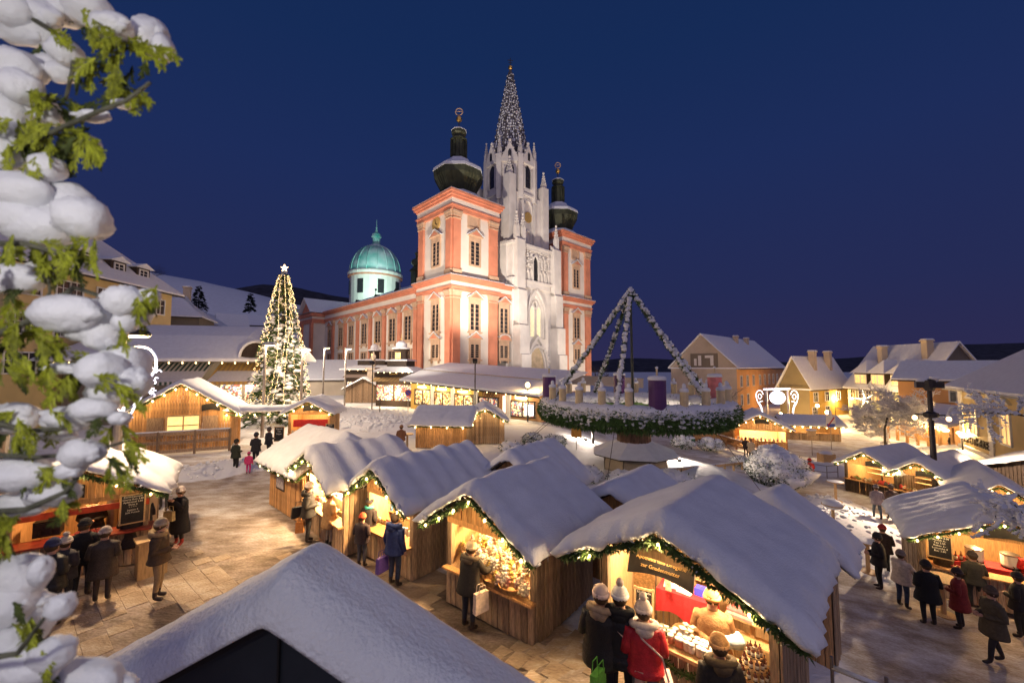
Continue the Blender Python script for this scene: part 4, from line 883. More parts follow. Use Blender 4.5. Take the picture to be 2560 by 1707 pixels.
# --- shop row below the church
SH = empty('shop_row', (-13.3, 53, 0), 0, 'yellow tobacconist shop row with long sloping snow roof', 'shop')
A = Vector((0, 0, 0)); B = Vector((2.9 + 13.3, 40.6 - 53, 0)); ax = B.normalized(); n = Vector((ax.y, -ax.x, 0)); L = B.length
zb_ = lambda u: -.45 * u / L; ze_ = lambda u: 3.75 - 1.05 * u / L
w = MB()
for u0, u1, mi in ((0, .62 * L, 0), (.62 * L, L, 1)):
    w.add([tuple(ax * u0 + Vector((0, 0, -.6))), tuple(ax * u1 + Vector((0, 0, -.6))), tuple(ax * u1 + Vector((0, 0, ze_(u1)))), tuple(ax * u0 + Vector((0, 0, ze_(u0))))] + [tuple(ax * u - n * 8 + Vector((0, 0, z))) for u, z in ((u0, -.6), (u1, -.6), (u1, ze_(u1)), (u0, ze_(u0)))], [(0, 1, 2, 3), (1, 5, 6, 2), (4, 0, 3, 7)], mi)
w.build('wall', [M['yellow'], M['orange']], SH)
s = MB(); P = []
for u, zz in ((-.8, ze_(0)), (L + .6, ze_(L))):
    for k, (d, dz) in enumerate(((1.3, -.15), (1.3, .12), (-3.2, 1.55), (-7.5, 2.3), (-9.5, 2.1))): P.append(tuple(ax * u + n * d + Vector((0, 0, zz + dz))))
s.add(P, [(i, i + 5, i + 6, i + 1) for i in range(4)] + [(4, 9, 5, 0), (0, 1, 2, 3, 4), (9, 8, 7, 6, 5)]); s.build('snow_roof', M['snow'], SH)
r_ = MB(); a1, b1 = ax * -.7 + n * -2.0 + Vector((0, 0, ze_(0) + 1.32)), ax * (L + .5) - n * 2.0 + Vector((0, 0, ze_(L) + 1.32)); r_.tube([a1, b1], .06, 5); r_.build('snow_guard', M['steel'], SH)
e = MB(); e.bar(ax * -.8 + n * 1.28 + Vector((0, 0, ze_(0) - .2)), ax * (L + .6) + n * 1.28 + Vector((0, 0, ze_(L) - .2)), .12, .16); e.build('eave_board', M['dsteel'], SH)
bulbs(SH, [tuple(ax * (L * (k + .3) / 16) + n * 1.36 + Vector((0, 0, ze_(L * (k + .3) / 16) - .26))) for k in range(16)], .055)
for k, (u, w_, mt) in enumerate(((.12, 3.2, 'shop'), (.30, 3.2, 'shop'), (.475, 3.2, 'shop'), (.66, 3.0, 'souv'), (.89, 3.2, 'souv'))):
    u *= L; o = ax * u + Vector((0, 0, zb_(u) + .75)); f = MB(); h = 1.75 - .28 * k / 4
    for x0, x1, y0, y1 in ((-w_ / 2, w_ / 2, h, h + .14), (-w_ / 2, w_ / 2, -.14, 0), (-w_ / 2, -w_ / 2 + .13, 0, h), (w_ / 2 - .13, w_ / 2, 0, h), (-.05, .05, 0, h)): f.slab([(x0, y0), (x1, y0), (x1, y1), (x0, y1)], o, ax, (0, 0, 1), n * .14)
    fo = f.build('shop_window', M['dark'], SH); g = MB(); g.slab([(-w_ / 2, 0), (w_ / 2, 0), (w_ / 2, h), (-w_ / 2, h)], o, ax, (0, 0, 1), n * .04); g.build('pane', M[mt], fo)
    if k != 3:
        l = MB(); p = o + n * .25 + Vector((0, 0, h + .42)); l.bar(p - ax * .75, p + ax * .75, .14, .14); l.build('light_strip', M['tube'], SH); lamp('shop_light', tuple(p + n * .25 - Vector((0, 0, .1))), 260, (1, .78, .42), .4, SH)
    else: text('TABAK', .62, SH, tuple(o + n * .08 + Vector((0, 0, h + .22))), (R(90), 0, math.atan2(ax.y, ax.x)), M['dark'])
    if k: u2 = u - .088 * L; q = MB(); q.slab([(-.28, -.6), (.28, -.6), (.28, ze_(u2) - .1), (-.28, ze_(u2) - .1)], ax * u2, ax, (0, 0, 1), n * .18); q.build('pilaster', M['white'], SH)
q = MB(); p = ax * (.775 * L) + n * .12 + Vector((0, 0, .55)); q.slab([(-.14, 0), (.14, 0), (.14, 1.8), (-.14, 1.8)], p, ax, (0, 0, 1), n * .12); q.build('light_column', mat('pink_light', (1, .8, .7), .4, 0, emit=(1, .62, .48), es=2.2), SH)
q = MB(); o = ax * (.935 * L) + n * .16 + Vector((0, 0, zb_(L) + .95)); q.slab([(-.55, 0), (.55, 0), (.55, 1.1), (-.55, 1.1)], o, ax, (0, 0, 1), n * .05); q.build('lit_display', mat('display_white', (.9, .9, 1), .4, 0, emit=(.85, .88, 1), es=1.1), SH)
for k in range(3): q = MB(); q.slab([(-2.2, 0), (2.2, 0), (2.2, .16), (-2.2, .16)], ax * (.80 * L) + n * (1.3 - .4 * k) + Vector((0, 0, -.55 + .16 * k)), ax, (0, 0, 1), n * -1.4); q.build('step', M['beige'], SH)
# church terrace wall and railing behind the shops
q = MB(); q.bar((-4, 58.5, 4.2), (16.5, 50.5, 3.4), .6, 1.2); q.build('terrace_wall', M['beige'], None, label='low stone terrace wall in front of the church portal', cat='wall')
# --- kiosks with lantern roofs
def kiosk(label, x, y, rz, W, aw, txt, h=4.8, tw=1.9, dome=True):
    K = empty('kiosk', (x, y, 0), R(rz), label, 'kiosk', 'souvenir kiosks by the church'); b = MB(); b.box((0, 1.8, h / 2), (W, 3.6, h)); b.build('wall', M['dark'], K)
    for k, (u, w_) in enumerate(((-W * .25, W * .44), (W * .25, W * .44))): g = MB(); g.box((u, -.02, 1.9), (w_, .06, 2.1)); g.build('display_window', M['souv'], K)
    b = MB(); b.box((0, -.12, h - .35), (W + .2, .14, .62)); fb = b.build('fascia', M['dark'], K)
    for i, l in enumerate(txt): text(l, .34, fb, (0, -.20, h - .35 - .36 * i), (R(90), 0, 0), M['goldpaint'])
    a = MB(); n_ = int(W / .28)
    for k in range(n_): a.add([(-W / 2 + W * k / n_, -.2, h - .75), (-W / 2 + W * (k + 1) / n_, -.2, h - .75), (-W / 2 + W * (k + 1) / n_, -1.5, h - 1.25), (-W / 2 + W * k / n_, -1.5, h - 1.25)], [(0, 1, 2, 3)], k % 2)
    a.build('awning', aw, K)
    s = MB(); s.lathe([(W * .78, h + .0), (W * .78, h + .18), (W * .45, h + .75), (W * .36, h + .78)], (0, 1.8, 0), 4, 0, R(45), 1, .78); s.build('snow_roof', M['snow'], K)
    b = MB(); b.lathe([(W * .38, h + .5), (W * .38, h + 1.5), (W * .42, h + 1.55)], (0, 1.8, 0), 4, 0, R(45), 1, .8); b.lathe([(tw * .5, h + 1.6), (tw * .5, h + 3.0), (tw * .62, h + 3.1), (tw * .62, h + 3.25)], (0, 1.8, 0), 8, 0, R(22.5)); lt = b.build('roof_lantern', M['dark'], K)
    g = MB(); g.box((0, 1.8 - tw * .48, h + 2.3), (tw * .4, .06, .9)); g.build('lantern_pane', M['warmglass'], lt)
    s = MB(); s.lathe([(W * .45, h + 1.55), (W * .40, h + 1.72), (tw * .55, h + 1.85)], (0, 1.8, 0), 4, 0, R(45), 1, .8); s.build('snow_tier', M['snow'], lt)
    s = MB(); s.lathe([(tw * .68, h + 3.25), (tw * .66, h + 3.4), (tw * .42, h + 3.55), (tw * .40, h + 4.0), (tw * .22, h + 4.35), (.05, h + 4.45)], (0, 1.8, 0), 12); s.build('snow_dome', M['snow'], lt, smooth=True)
    t = MB(); t.tube([(0, 1.8, h + 4.3), (0, 1.8, h + 5.4)], [.06, .03], 5); t.ball((0, 1.8, h + 4.7), .14); t.build('finial', M['goldpaint'], lt)
    bulbs(K, [(-W / 2 + W * (k + .5) / 6, -.28, h - .02) for k in range(6)], .09); lamp('kiosk_light', (0, -1.2, 2.0), 420, (1, .74, .42), .3, K)
M['aw_tan'] = mat('tan_stripe', (.50, .34, .14), .8, .1); M['aw_dark'] = mat('brown_stripe', (.34, .22, .10), .8, .1); M['aw_grey'] = mat('grey_stripe', (.28, .22, .20), .8, .1); M['aw_green'] = mat('green_stripe', (.05, .09, .07), .8, .1); M['aw_white'] = mat('white_stripe', (.50, .46, .42), .8, .1); M['aw_ochre'] = mat('ochre_stripe', (.48, .30, .08), .8, .1)
kiosk('dark wooden souvenir kiosk with tan awning beside the shop row', -16.2, 55.2, -14, 5.6, [M['aw_tan'], M['aw_dark']], ['Souvenirs'], 4.7)
kiosk('wide dark kiosk with grey awning and stepped snow roof', -23.6, 67, 2, 8.2, [M['aw_grey'], M['aw_grey']], ['Wallfahrtsandenken'], 4.9, 1.6)
# snow roofed hall behind kiosks
house('market_hall', 'long low hall with plain snow roof behind the wide kiosk', (-44, 74), (-25, 78), 12, 0, 3.2, 6.6, M['beige'], ov=.9)
# big market hall on the left with striped awnings
MH = empty('awning_hall', (-33.2, 39.2, 0), R(12), 'broad market hall with striped awnings and arched snow roof', 'market hall')
b = MB(); b.box((0, 5, 3.1), (17.6, 10, 6.2)); b.build('wall', M['greywall'], MH)
s = MB(); P = []
for y, z in ((-2.0, 6.0), (-2.0, 6.3), (-.6, 7.2), (1.5, 8.7), (4.2, 9.9), (6, 10.1), (12, 6.6), (12, 6.2)):
    for x in (-10.5, -6, 6.0, 10.0): P.append((x, y, z - (0 if abs(x) < 7 else min(1.9, (z - 6.0) * .55))))
s.add(P, [(r * 4 + i, r * 4 + i + 1, (r + 1) * 4 + i + 1, (r + 1) * 4 + i) for r in range(7) for i in range(3)] + [tuple(r * 4 for r in range(8)), tuple(r * 4 + 3 for r in range(7, -1, -1)), (3, 2, 1, 0)]); s.build('snow_roof', M['snow'], MH, smooth=False)
d_ = MB(); d_.slab([(1.35 * math.cos(R(a)), 1.45 * math.sin(R(a))) for a in range(0, 181, 15)], (7.9, -1.6, 6.4), (1, 0, 0), (0, 0, 1), (0, 4, 0)); ed = d_.build('arched_dormer', M['dark'], MH)
d_ = MB(); d_.tube([(7.9 + 1.42 * math.cos(R(a)), -1.7, 6.4 + 1.55 * math.sin(R(a))) for a in range(0, 181, 15)], .14, 5); d_.build('snow_rim', M['snow'], ed)
for k, (x0, x1, c1, c2) in enumerate(((-.8, 3.6, 'aw_green', 'aw_white'), (4.2, 8.6, 'aw_ochre', 'aw_dark'))):
    a = MB(); n_ = 22
    for i in range(n_):
        xa, xb = x0 + (x1 - x0) * i / n_, x0 + (x1 - x0) * (i + 1) / n_; a.add([(xa, -.1, 5.9), (xb, -.1, 5.9), (xb, -2.6, 4.1), (xa, -2.6, 4.1), (xb, -2.6, 3.8), (xa, -2.6, 3.8)], [(0, 1, 2, 3), (3, 2, 4, 5)], i % 2)
    ao = a.build('awning', [M[c1], M[c2]], MH)
    s = MB(); s.add([(x0 + .3, -1.3, 5.08), (x1 - .2, -1.3, 5.08), (x1, -2.62, 4.13), (x0, -2.62, 4.13), (x0 + .3, -1.3, 5.045), (x1 - .2, -1.3, 5.045), (x1, -2.62, 4.105), (x0, -2.62, 4.105)], [(0, 1, 2, 3), (7, 6, 5, 4), (0, 4, 5, 1), (1, 5, 6, 2), (2, 6, 7, 3), (3, 7, 4, 0)]); s.build('snow_patch', mat('wet_snow%d' % k, (.5, .48, .5), .7, .1), ao)
for x, mm_ in ((1.2, 'souv'), (5.2, 'souv'), (7.4, 'souv')): g = MB(); g.box((x, -.04, 2.9), (1.9, .06, 1.9)); g.build('display_window', M[mm_], MH)
bulbs(MH, [(-8 + k * 1.1, -2.08, 5.85) for k in range(15)], .07); lamp('hall_light', (6.0, -2.2, 3.4), 420, (1, .8, .6), .3, MH)
# --- houses on the left
H, A0, ax, n, L = house('hotel', 'long beige hotel with snow roof and small dormers', (-42.3, 33), (-43.3, 50.5), 13, 0, 15.0, 21.5, M['cream'], wins=[(u, z, 1.1, 1.7, u == .2 and z < 8) for u in (.05, .12, .26, .33, .48, .55, .70, .77, .9) for z in (11.9, 8.4, 5.0)], ov=.9, hipB=True)
for u in (.40, .62, .80):
    q = MB(); c = ax * (u * L) - n * 1.7 + Vector((0, 0, 16.4)); q.bar(c - ax * .9 + n * .0, c + ax * .9, 2.0, 1.4); dm_ = q.build('dormer', M['dark'], H); hwin(H, tuple(c + n * 1.0 - Vector((0, 0, .5))), ax, n, 0, 0, 1.0, .9, M['white'], M['glass'])
    s = MB(); s.slab([(-1.3, 0), (1.3, 0), (0, .6)], c + n * 1.3 + Vector((0, 0, .7)), ax, (0, 0, 1), -n * 3.2); s.build('snow_roof', M['snow'], dm_)
house('grey_house', 'small dark grey house with snow roof beyond the hotel', (-56, 60), (-49.5, 63), 9, 0, 13.4, 17.2, M['greywall'], wins=[(.3, 10.6, 1.8, 1.8, False)], hipA=True, hipB=True, chim=[(.6, .5, 1.2)])
house('ochre_house', 'ochre yellow row house with narrow snowy dormer roof', (-64.5, 80), (-74, 108), 10, 0, 15.0, 18.5, M['ochre'], wins=[(u, z, 1.3, 1.8, False) for u in (.08, .2, .32, .44, .56, .68, .8, .92) for z in (11.8, 8.4)])
house('gabled_house', 'pale orange gabled house far behind the christmas tree', (-73.5, 100), (-69, 104), 8, 0, 15.0, 19, M['orange'], wins=[(u, z, 1.0, 1.6, False) for u in (.3, .7) for z in (12, 8.5)])
house('hill_house', 'low dark house on the slope behind the tree', (-104, 148), (-92, 153), 10, 10, 21, 25, M['greywall'], wins=[(u, 17, 1.4, 1.4, False) for u in (.2, .5, .8)])
# --- houses on the right
HO, A0, ax, n, L = house('orange_house', 'long orange house with blank white gable end', (42, 75), (67, 99), 12.5, -3.2, 5.3, 11.8, M['orange'], M['beige'], wins=[(u, 1.6, 1.0, 2.0, False) for u in (.07, .18, .29, .42, .52, .62, .72, .82, .92)] + [(u, -1.9, 1.0, 1.9, False) for u in (.07, .18, .52, .62, .72, .82)], hipB=False, chim=[(.5, .42, 1.3), (.72, .42, 1.2)])
q = MB(); q.slab([(-.8, 0), (.8, 0), (.8, 3.2), (-.8, 3.2)], A0 + ax * (.40 * L), ax, (0, 0, 1), n * .2); q.build('portal', M['olive'], HO)
q = MB(); q.slab([(3.2, 8.3), (8.4, 8.3), (8.4, 11.2), (3.2, 11.2)], A0 - ax * .05, -n, (0, 0, 1), -ax * .06); q.build('wall_panel', M['greywall'], HO)
for x0, x1, y0, y1 in ((4, 4.6, 8.8, 10.8), (4.6, 5.6, 10.3, 10.8), (6.3, 6.9, 8.8, 10.8), (7.2, 7.7, 8.8, 10.2)): q = MB(); q.slab([(x0, y0), (x1, y0), (x1, y1), (x0, y1)], A0 - ax * .11, -n, (0, 0, 1), -ax * .03); q.build('panel_mark', M['white'], HO)
house('yellow_house', 'bright yellow house with two tall chimneys', (48.8, 66), (60.5, 72.4), 4.6, -3.1, 2.2, 7.0, M['yellow'], M['olive'], wins=[(u, -.35, 1.25, 1.45, False) for u in (.14, .42, .72)] + [(u, -2.7, 1.2, 1.35, False) for u in (.10, .42)], chim=[(.35, .32, 2.6), (.75, .32, 2.6)])
HG, A0, ax, n, L = house('inn', 'pale green inn with three pointed snowy dormers', (57.2, 68.5), (56.0, 55), 9.5, -3.1, 2.15, 8.7, M['palegreen'], M['greywall'], wins=[(u, .0, 1.0, 1.55, u in (.45,)) for u in (.09, .22, .33, .45, .57, .88)] + [(u, -2.9, 1.2, 1.6, False) for u in (.1, .3)], chim=[(.28, .30, 2.4), (.80, .36, 2.2)])
text('Gasthof', .75, HG, tuple(A0 + ax * (.70 * L) + n * .06 + Vector((0, 0, 3.9))), (R(90), 0, math.atan2(ax.y, ax.x)), M['olive'])
for u in (.22, .47, .74):
    c = A0 + ax * (u * L) - n * 1.6 + Vector((0, 0, 5.6)); q = MB(); q.bar(c + Vector((0, 0, .95)) - ax * 1.35, c + Vector((0, 0, .95)) + ax * 1.35, 3.2, 1.9); dd = q.build('dormer', M['dark'], HG)
    hwin(HG, tuple(c + n * 1.62 + Vector((0, 0, .3))), ax, n, -.6, 0, .95, 1.25, M['white'], M['warmglass']); hwin(HG, tuple(c + n * 1.62 + Vector((0, 0, .3))), ax, n, .6, 0, .95, 1.25, M['white'], M['warmglass'])
    s = MB(); P = [c + Vector((0, 0, 1.9)) - ax * 1.75 + n * 2.1, c + Vector((0, 0, 1.9)) + ax * 1.75 + n * 2.1, c + Vector((0, 0, 4.0)) + n * .6, c + Vector((0, 0, 4.0)) - n * 4.5, c + Vector((0, 0, 1.9)) + ax * 1.75 - n * 3, c + Vector((0, 0, 1.9)) - ax * 1.75 - n * 3]
    s.add([tuple(p) for p in P], [(0, 1, 2), (1, 4, 3, 2), (5, 0, 2, 3), (0, 5, 4, 1)]); s.build('snow_roof', M['snow'], dd)
q = MB(); q.lathe([(2.2, 0), (2.2, .12)], (0, 0, 0), 20, 0, 0, 1, .42); q.build('oval_sign', mat('blue_sign', (.10, .12, .22), .5, .3, 3), HG, loc=tuple(A0 + ax * (L + .35) - n * 4.4 + Vector((0, 0, 7.4))), rot=(R(90), 0, math.atan2(ax.y, ax.x) + R(90)))
house('orange_annex', 'deep orange house squeezed between inn and pharmacy', (48.5, 50.5), (52.5, 43.5), 6, -3.1, 4.0, 6.0, M['orange'], wins=[(.62, 1.5, 1.0, 1.8, False)] + [(u, -2.0, .8, 1.6, False) for u in (.2, .55)])
HP, A0, ax, n, L = house('pharmacy', 'cream pharmacy with white corner quoins and lit tall windows', (41.2, 37.2), (28.4, 17.0), 14, -3.1, 3.9, 9.8, M['cream'], hipA=True, ov=.8, wins=())
for u in (.13, .36, .6, .84): hwin(HP, A0, ax, n, u * L, 2.9, 1.35, 2.2, M['white'], M['warmglass'], ped=True)
for u in (.012, .245, .48, .72):
    for k in range(17): q = MB(); q.slab([(-.42 + .06 * (k % 2), 0), (.42 - .06 * (k % 2), 0), (.42 - .06 * (k % 2), .36), (-.42 + .06 * (k % 2), .36)], A0 + ax * (u * L + .3) + Vector((0, 0, .4 + .38 * k)), ax, (0, 0, 1), n * .09); q.build('quoin', M['white'], HP)
text('APOTHEKE', .95, HP, tuple(A0 + ax * (.15 * L) + n * .12 + Vector((0, 0, 1.95))), (R(90), 0, math.atan2(ax.y, ax.x)), M['dark'], ext=.06)
q = MB(); q.slab([(0, 1.35), (L, 1.35), (L, 1.6), (0, 1.6)], A0, ax, (0, 0, 1), n * .2); q.build('string_course', M['white'], HP)
q = MB(); q.add([tuple(A0 + ax * u + n * d + Vector((0, 0, z))) for u in (-1.2, L) for d, z in ((.1, 1.3), (2.6, .75), (2.6, .55), (.1, 1.0))], [(0, 4, 5, 1), (1, 5, 6, 2), (2, 6, 7, 3), (0, 1, 2, 3), (7, 6, 5, 4)]); cn = q.build('snowy_canopy', M['snow'], HP)
def icicles(parent, a, b, rows=3, per=9., r=.028, drop=.5, light=0, nl=3):
    q = MB(); a, b = Vector(a), Vector(b); L_ = (b - a).length
    for k in range(int(L_ * per)):
        f = random.random(); p = a + (b - a) * f
        for j in range(random.randint(1, rows)): q.ball((p.x + random.uniform(-.05, .05), p.y + random.uniform(-.05, .05), p.z - drop * j / rows - random.uniform(0, .1)), r, 0, 5, 3)
    o = q.build('icicle_lights', M['bulb'], parent, kind='stuff')
    if light:
        for k in range(nl): lamp('icicle_glow', tuple(a + (b - a) * ((k + .5) / nl) + Vector((0, 0, -.3))), light, (1, .70, .36), .3, parent)
    return o
icicles(HP, A0 - ax * 1.0 + n * 2.6 + Vector((0, 0, .55)), A0 + ax * (.5 * L) + n * 2.6 + Vector((0, 0, .55)), 4, 14, .032, .5, 120, 4)
q = MB(); q.slab([(.8, -.2), (4.4, -.2), (4.4, .95), (.8, .95)], A0 + ax * .2, ax, (0, 0, 1), n * .1); q.build('shop_window', M['shop'], HP)
# restaurant terrace canopy with icicle lights
RT = empty('terrace_canopy', (45.5, 44.5, -3.1), 0, 'long low terrace canopy hung with icicle lights', 'canopy'); A = Vector((1.0, 5.0, 0)); B = Vector((-1.0, -5.0, 0)); ax = (B - A).normalized(); n = Vector((ax.y, -ax.x, 0)); L = (B - A).length
s = MB(); s.add([tuple(A + ax * u + n * d + Vector((0, 0, z))) for u in (0, L) for d, z in ((1.6, 2.6), (1.6, 2.85), (-4, 4.3), (-4, 4.0))], [(0, 4, 5, 1), (1, 5, 6, 2), (2, 6, 7, 3), (3, 7, 4, 0), (0, 1, 2, 3), (7, 6, 5, 4)]); s.build('snow_roof', M['snow'], RT)
for k in range(8): q = MB(); p = A + ax * (L * k / 7) + n * 1.3; q.box((p.x, p.y, 1.3), (.2, .2, 2.6)); q.build('post', M['honey'], RT)
q = MB(); q.slab([(0, 0), (L, 0), (L, 2.6), (0, 2.6)], A - n * 1.6, ax, (0, 0, 1), n * .1); q.build('back_wall', M['honey'], RT)
icicles(RT, A + n * 1.7 + Vector((0, 0, 2.6)), B + n * 1.7 + Vector((0, 0, 2.6)), 3, 11, .05, .5, 160, 5)
for k in range(6): q = MB(); p = A + ax * (L * (k + .5) / 6); q.ball((p.x, p.y, 2.0), (.3, .3, .2), 0, 8, 6); q.build('hanging_lamp', M['bulb'], RT)
# ================================================================ giant advent wreath
WC = Vector((7.85, 26.1, -.95)); WR = empty('advent_wreath', WC, 0, 'giant snow covered advent wreath with tall candles on a stone base', 'wreath')
RZ, RR, rt = 3.75, 5.42, .62
q = MB(); q.lathe([(1.95, 0), (2.02, .12), (2.0, .55), (1.85, 1.0)], n=8, a0=R(10)); bs = q.build('stone_base', mat('pale_stone', (.50, .42, .30), .8, .15, 1.2, .25, 6), WR)
for k in range(8): t = R(10) + k * math.pi / 4; p = MB(); p.tube([(2.0 * math.cos(t), 2.0 * math.sin(t), .02), (2.03 * math.cos(t), 2.03 * math.sin(t), .5), (1.88 * math.cos(t), 1.88 * math.sin(t), .98)], .035, 4); p.build('panel_joint', M['greywall'], bs)
q = MB(); q.lathe([(2.72, 1.0), (2.75, 1.07), (2.4, 1.2), (1.2, 1.7), (.8, 1.8)], n=8, a0=R(10)); q.build('snow_lid', M['snow'], WR)
q = MB(); q.lathe([(2.66, .93), (2.68, 1.0)], n=8, a0=R(10)); q.build('lid_edge', M['dsteel'], WR)
q = MB(); q.lathe([(1.05, 1.6), (.98, 2.4), (.9, 3.2)], n=14)
for k in range(30): t = random.uniform(0, 6.28); q.tube([(1.0 * math.cos(t), 1.0 * math.sin(t), 1.65), (.96 * math.cos(t + .05), .96 * math.sin(t + .05), 2.9)], random.uniform(.04, .09), 5)
q.build('bark_stump', mat('snowy_bark', (.17, .10, .06), .9, .5, 8, .5, 20, stretch=(1, 1, .3)), WR)
q = MB(); q.tube([(0, 0, 1.0), (-.05, 0, 11.6)], [.10, .07], 8); q.build('mast', mat('mast_green', (.06, .07, .055), .6, .2), WR)
for k in range(8): t = k * math.pi / 4; p = MB(); p.bar((.2 * math.cos(t), .2 * math.sin(t), RZ - .1), (RR * math.cos(t), RR * math.sin(t), RZ - .15), .09, .09); p.build('spoke', M['dsteel'], WR)
g = MB(); S = MB()
g.tube([(RR * math.cos(t), RR * math.sin(t), RZ) for t in [2 * math.pi * k / 48 for k in range(49)]], rt * .78, 8, 0, False)
for k in range(15000):
    t = random.uniform(0, 2 * math.pi); a = random.uniform(-2.3, .9) if random.random() < .8 else random.uniform(0, 6.28); rr = rt * random.uniform(.78, 1.02)
    c = Vector((math.cos(t), math.sin(t), 0)); p = c * (RR + rr * math.cos(a)) + Vector((0, 0, RZ + rr * math.sin(a))); d = c * math.cos(a) + Vector((0, 0, math.sin(a) - .25)) + Vector((random.gauss(0, .5), random.gauss(0, .5), random.gauss(0, .4)))
    sn = nz(p.x * 2.1, p.y * 2.1, p.z * 2.6) * .8 + math.sin(a) > .75 + random.uniform(-.25, .25)
    g.leaf(p, d, random.uniform(.022, .045), random.uniform(.16, .34), 1 if sn and random.random() < .45 else 0)
g.build('fir_ring', [mat('wreath_green', (.07, .14, .035), .6, .4, 9, isl=.45), M['snow']], WR, kind='stuff')
nu, nv = 240, 14
for j in range(nv + 1):
    a = R(8) + R(176) * j / nv
    for k in range(nu):
        t = 2 * math.pi * k / nu; e = 1 - abs(j / nv - .5) * 2; x, y = math.cos(t), math.sin(t)
        rr = rt * .80 + .26 * min(1, e * 2.4) * (1 + .3 * nz(x * 9, y * 9, a * 2)) + .07 * nz(x * 26, y * 26, a * 4); aa = a + .26 * nz(x * 14, y * 14, 3 * (j < nv / 2)) * (1 - e)
        S.v.append(((RR + rr * math.cos(aa)) * x, (RR + rr * math.cos(aa)) * y, RZ + rr * math.sin(aa)))
S.f = [(j * nu + k, j * nu + (k + 1) % nu, (j + 1) * nu + (k + 1) % nu, (j + 1) * nu + k) for j in range(nv) for k in range(nu)]; S.m = [0] * len(S.f)
S.build('snow_ring', M['snow'], WR, smooth=True)
S = MB()
for k in range(300):
    t = random.uniform(math.pi, 2 * math.pi) + random.uniform(-.25, .25); a = random.uniform(-.55, .55); rr = rt * 1.0; c = Vector((math.cos(t), math.sin(t), 0)); p = c * (RR + rr * math.cos(a)) + Vector((0, 0, RZ + rr * math.sin(a)))
    if random.random() < (a + 1.0): S.ball(p, (random.uniform(.05, .13), random.uniform(.05, .11), random.uniform(.04, .10)), 0, 6, 5, .5, k)
S.build('snow_tufts', M['snow'], WR, smooth=True, kind='stuff')
for i, ang in enumerate((4, -58, -116, -176, 160, 106)):
    t = R(ang); A = Vector((-.05, 0, 11.5)); B = Vector((RR * math.cos(t), RR * math.sin(t), RZ + .55)); pts = [A + (B - A) * k / 14 + Vector((0, 0, -.18 * math.sin(math.pi * k / 14))) for k in range(15)]
    garland(WR, pts, .15, 130, .10, leafl=.17, leafw=.02, name='mast_garland'); S = MB()
    for k in range(70):
        f = random.random() * 13.8; j = int(f); p = pts[j] + (pts[j + 1] - pts[j]) * (f - j); S.ball((p.x + random.uniform(-.05, .05), p.y + random.uniform(-.07, .03), p.z + .11), (random.uniform(.09, .17), random.uniform(.09, .17), random.uniform(.07, .15)), 0, 7, 5, .5, k + i * 9)
    S.build('garland_snow', M['snow'], WR, smooth=True, kind='stuff')
vio = mat('violet_wax', (.095, .035, .14), .5, .15, 2, .15, 9); pink = mat('pink_wax', (.62, .20, .20), .5, .2, 3, .15, 9); ivory = mat('ivory_wax', (.62, .50, .30), .5, .15, 4)
for ang, m_ in ((-94, vio), (2, pink), (84, vio), (172, vio)):
    t = R(ang); x, y = RR * math.cos(t), RR * math.sin(t); q = MB(); q.lathe([(.43, RZ + .5), (.44, RZ + .7), (.435, RZ + 2.05), (.42, RZ + 2.12)], (x, y, 0), 20); c = q.build('tall_candle', m_, WR, smooth=False)
    q = MB(); q.lathe([(.455, RZ + 2.05), (.47, RZ + 2.14), (.41, RZ + 2.25), (.2, RZ + 2.28), (.1, RZ + 2.29)], (x, y, 0), 20); q.build('snow_cap', M['snow'], c, smooth=True)
    q = MB(); q.tube([(x, y, RZ + 2.25), (x, y, RZ + 2.62)], .05, 6, 0); q.ball((x, y, RZ + 2.68), .08, 1); q.build('wick', [ivory, M['snow']], c)
for k in range(24):
    t = R(-94 + 15 * k)
    if k % 6 == 0: continue
    x, y = RR * math.cos(t), RR * math.sin(t); q = MB(); q.lathe([(.22, RZ + .55), (.205, RZ + 1.5), (.17, RZ + 1.54)], (x, y, 0), 12); c = q.build('small_candle', ivory, WR, smooth=False)
    q = MB(); q.lathe([(.23, RZ + 1.44), (.235, RZ + 1.55), (.17, RZ + 1.63), (.05, RZ + 1.65)], (x, y, 0), 12); q.ball((x, y, RZ + 1.74), (.11, .11, .15), 0, 8, 6); q.build('snow_cap', M['snow'], c, smooth=True)
for p in ((-9.5, -3, .2), (4.0, -7.0, .4), (-3.6, -7.2, .2), (-7.2, 5.5, .3)): q = MB(); q.tube([(RR * p[0] / math.hypot(p[0], p[1]), RR * p[1] / math.hypot(p[0], p[1]), RZ - .3), (p[0], p[1], p[2])], .015, 4); q.build('guy_wire', M['dsteel'], WR)

for (u, v, aim_, pw) in ((1345, 1012, (5.5, 22.5, 2.8), 650), (1560, 1060, (10.5, 22.0, 2.8), 650), (1480, 1090, (7.6, 21.0, 2.6), 420)):
    p = gp(u, v); T = empty('ground_spotlight', p, 0, 'small ground spotlight in the snow below the wreath', 'spotlight', 'ground spotlights round the wreath'); q = MB(); q.lathe([(.10, 0), (.14, .06), (.15, .22), (.12, .24)], n=10); q.build('housing', M['black'], T); lamp('spot_light', (0, 0, .4), pw, (1, .80, .62), .12, T)
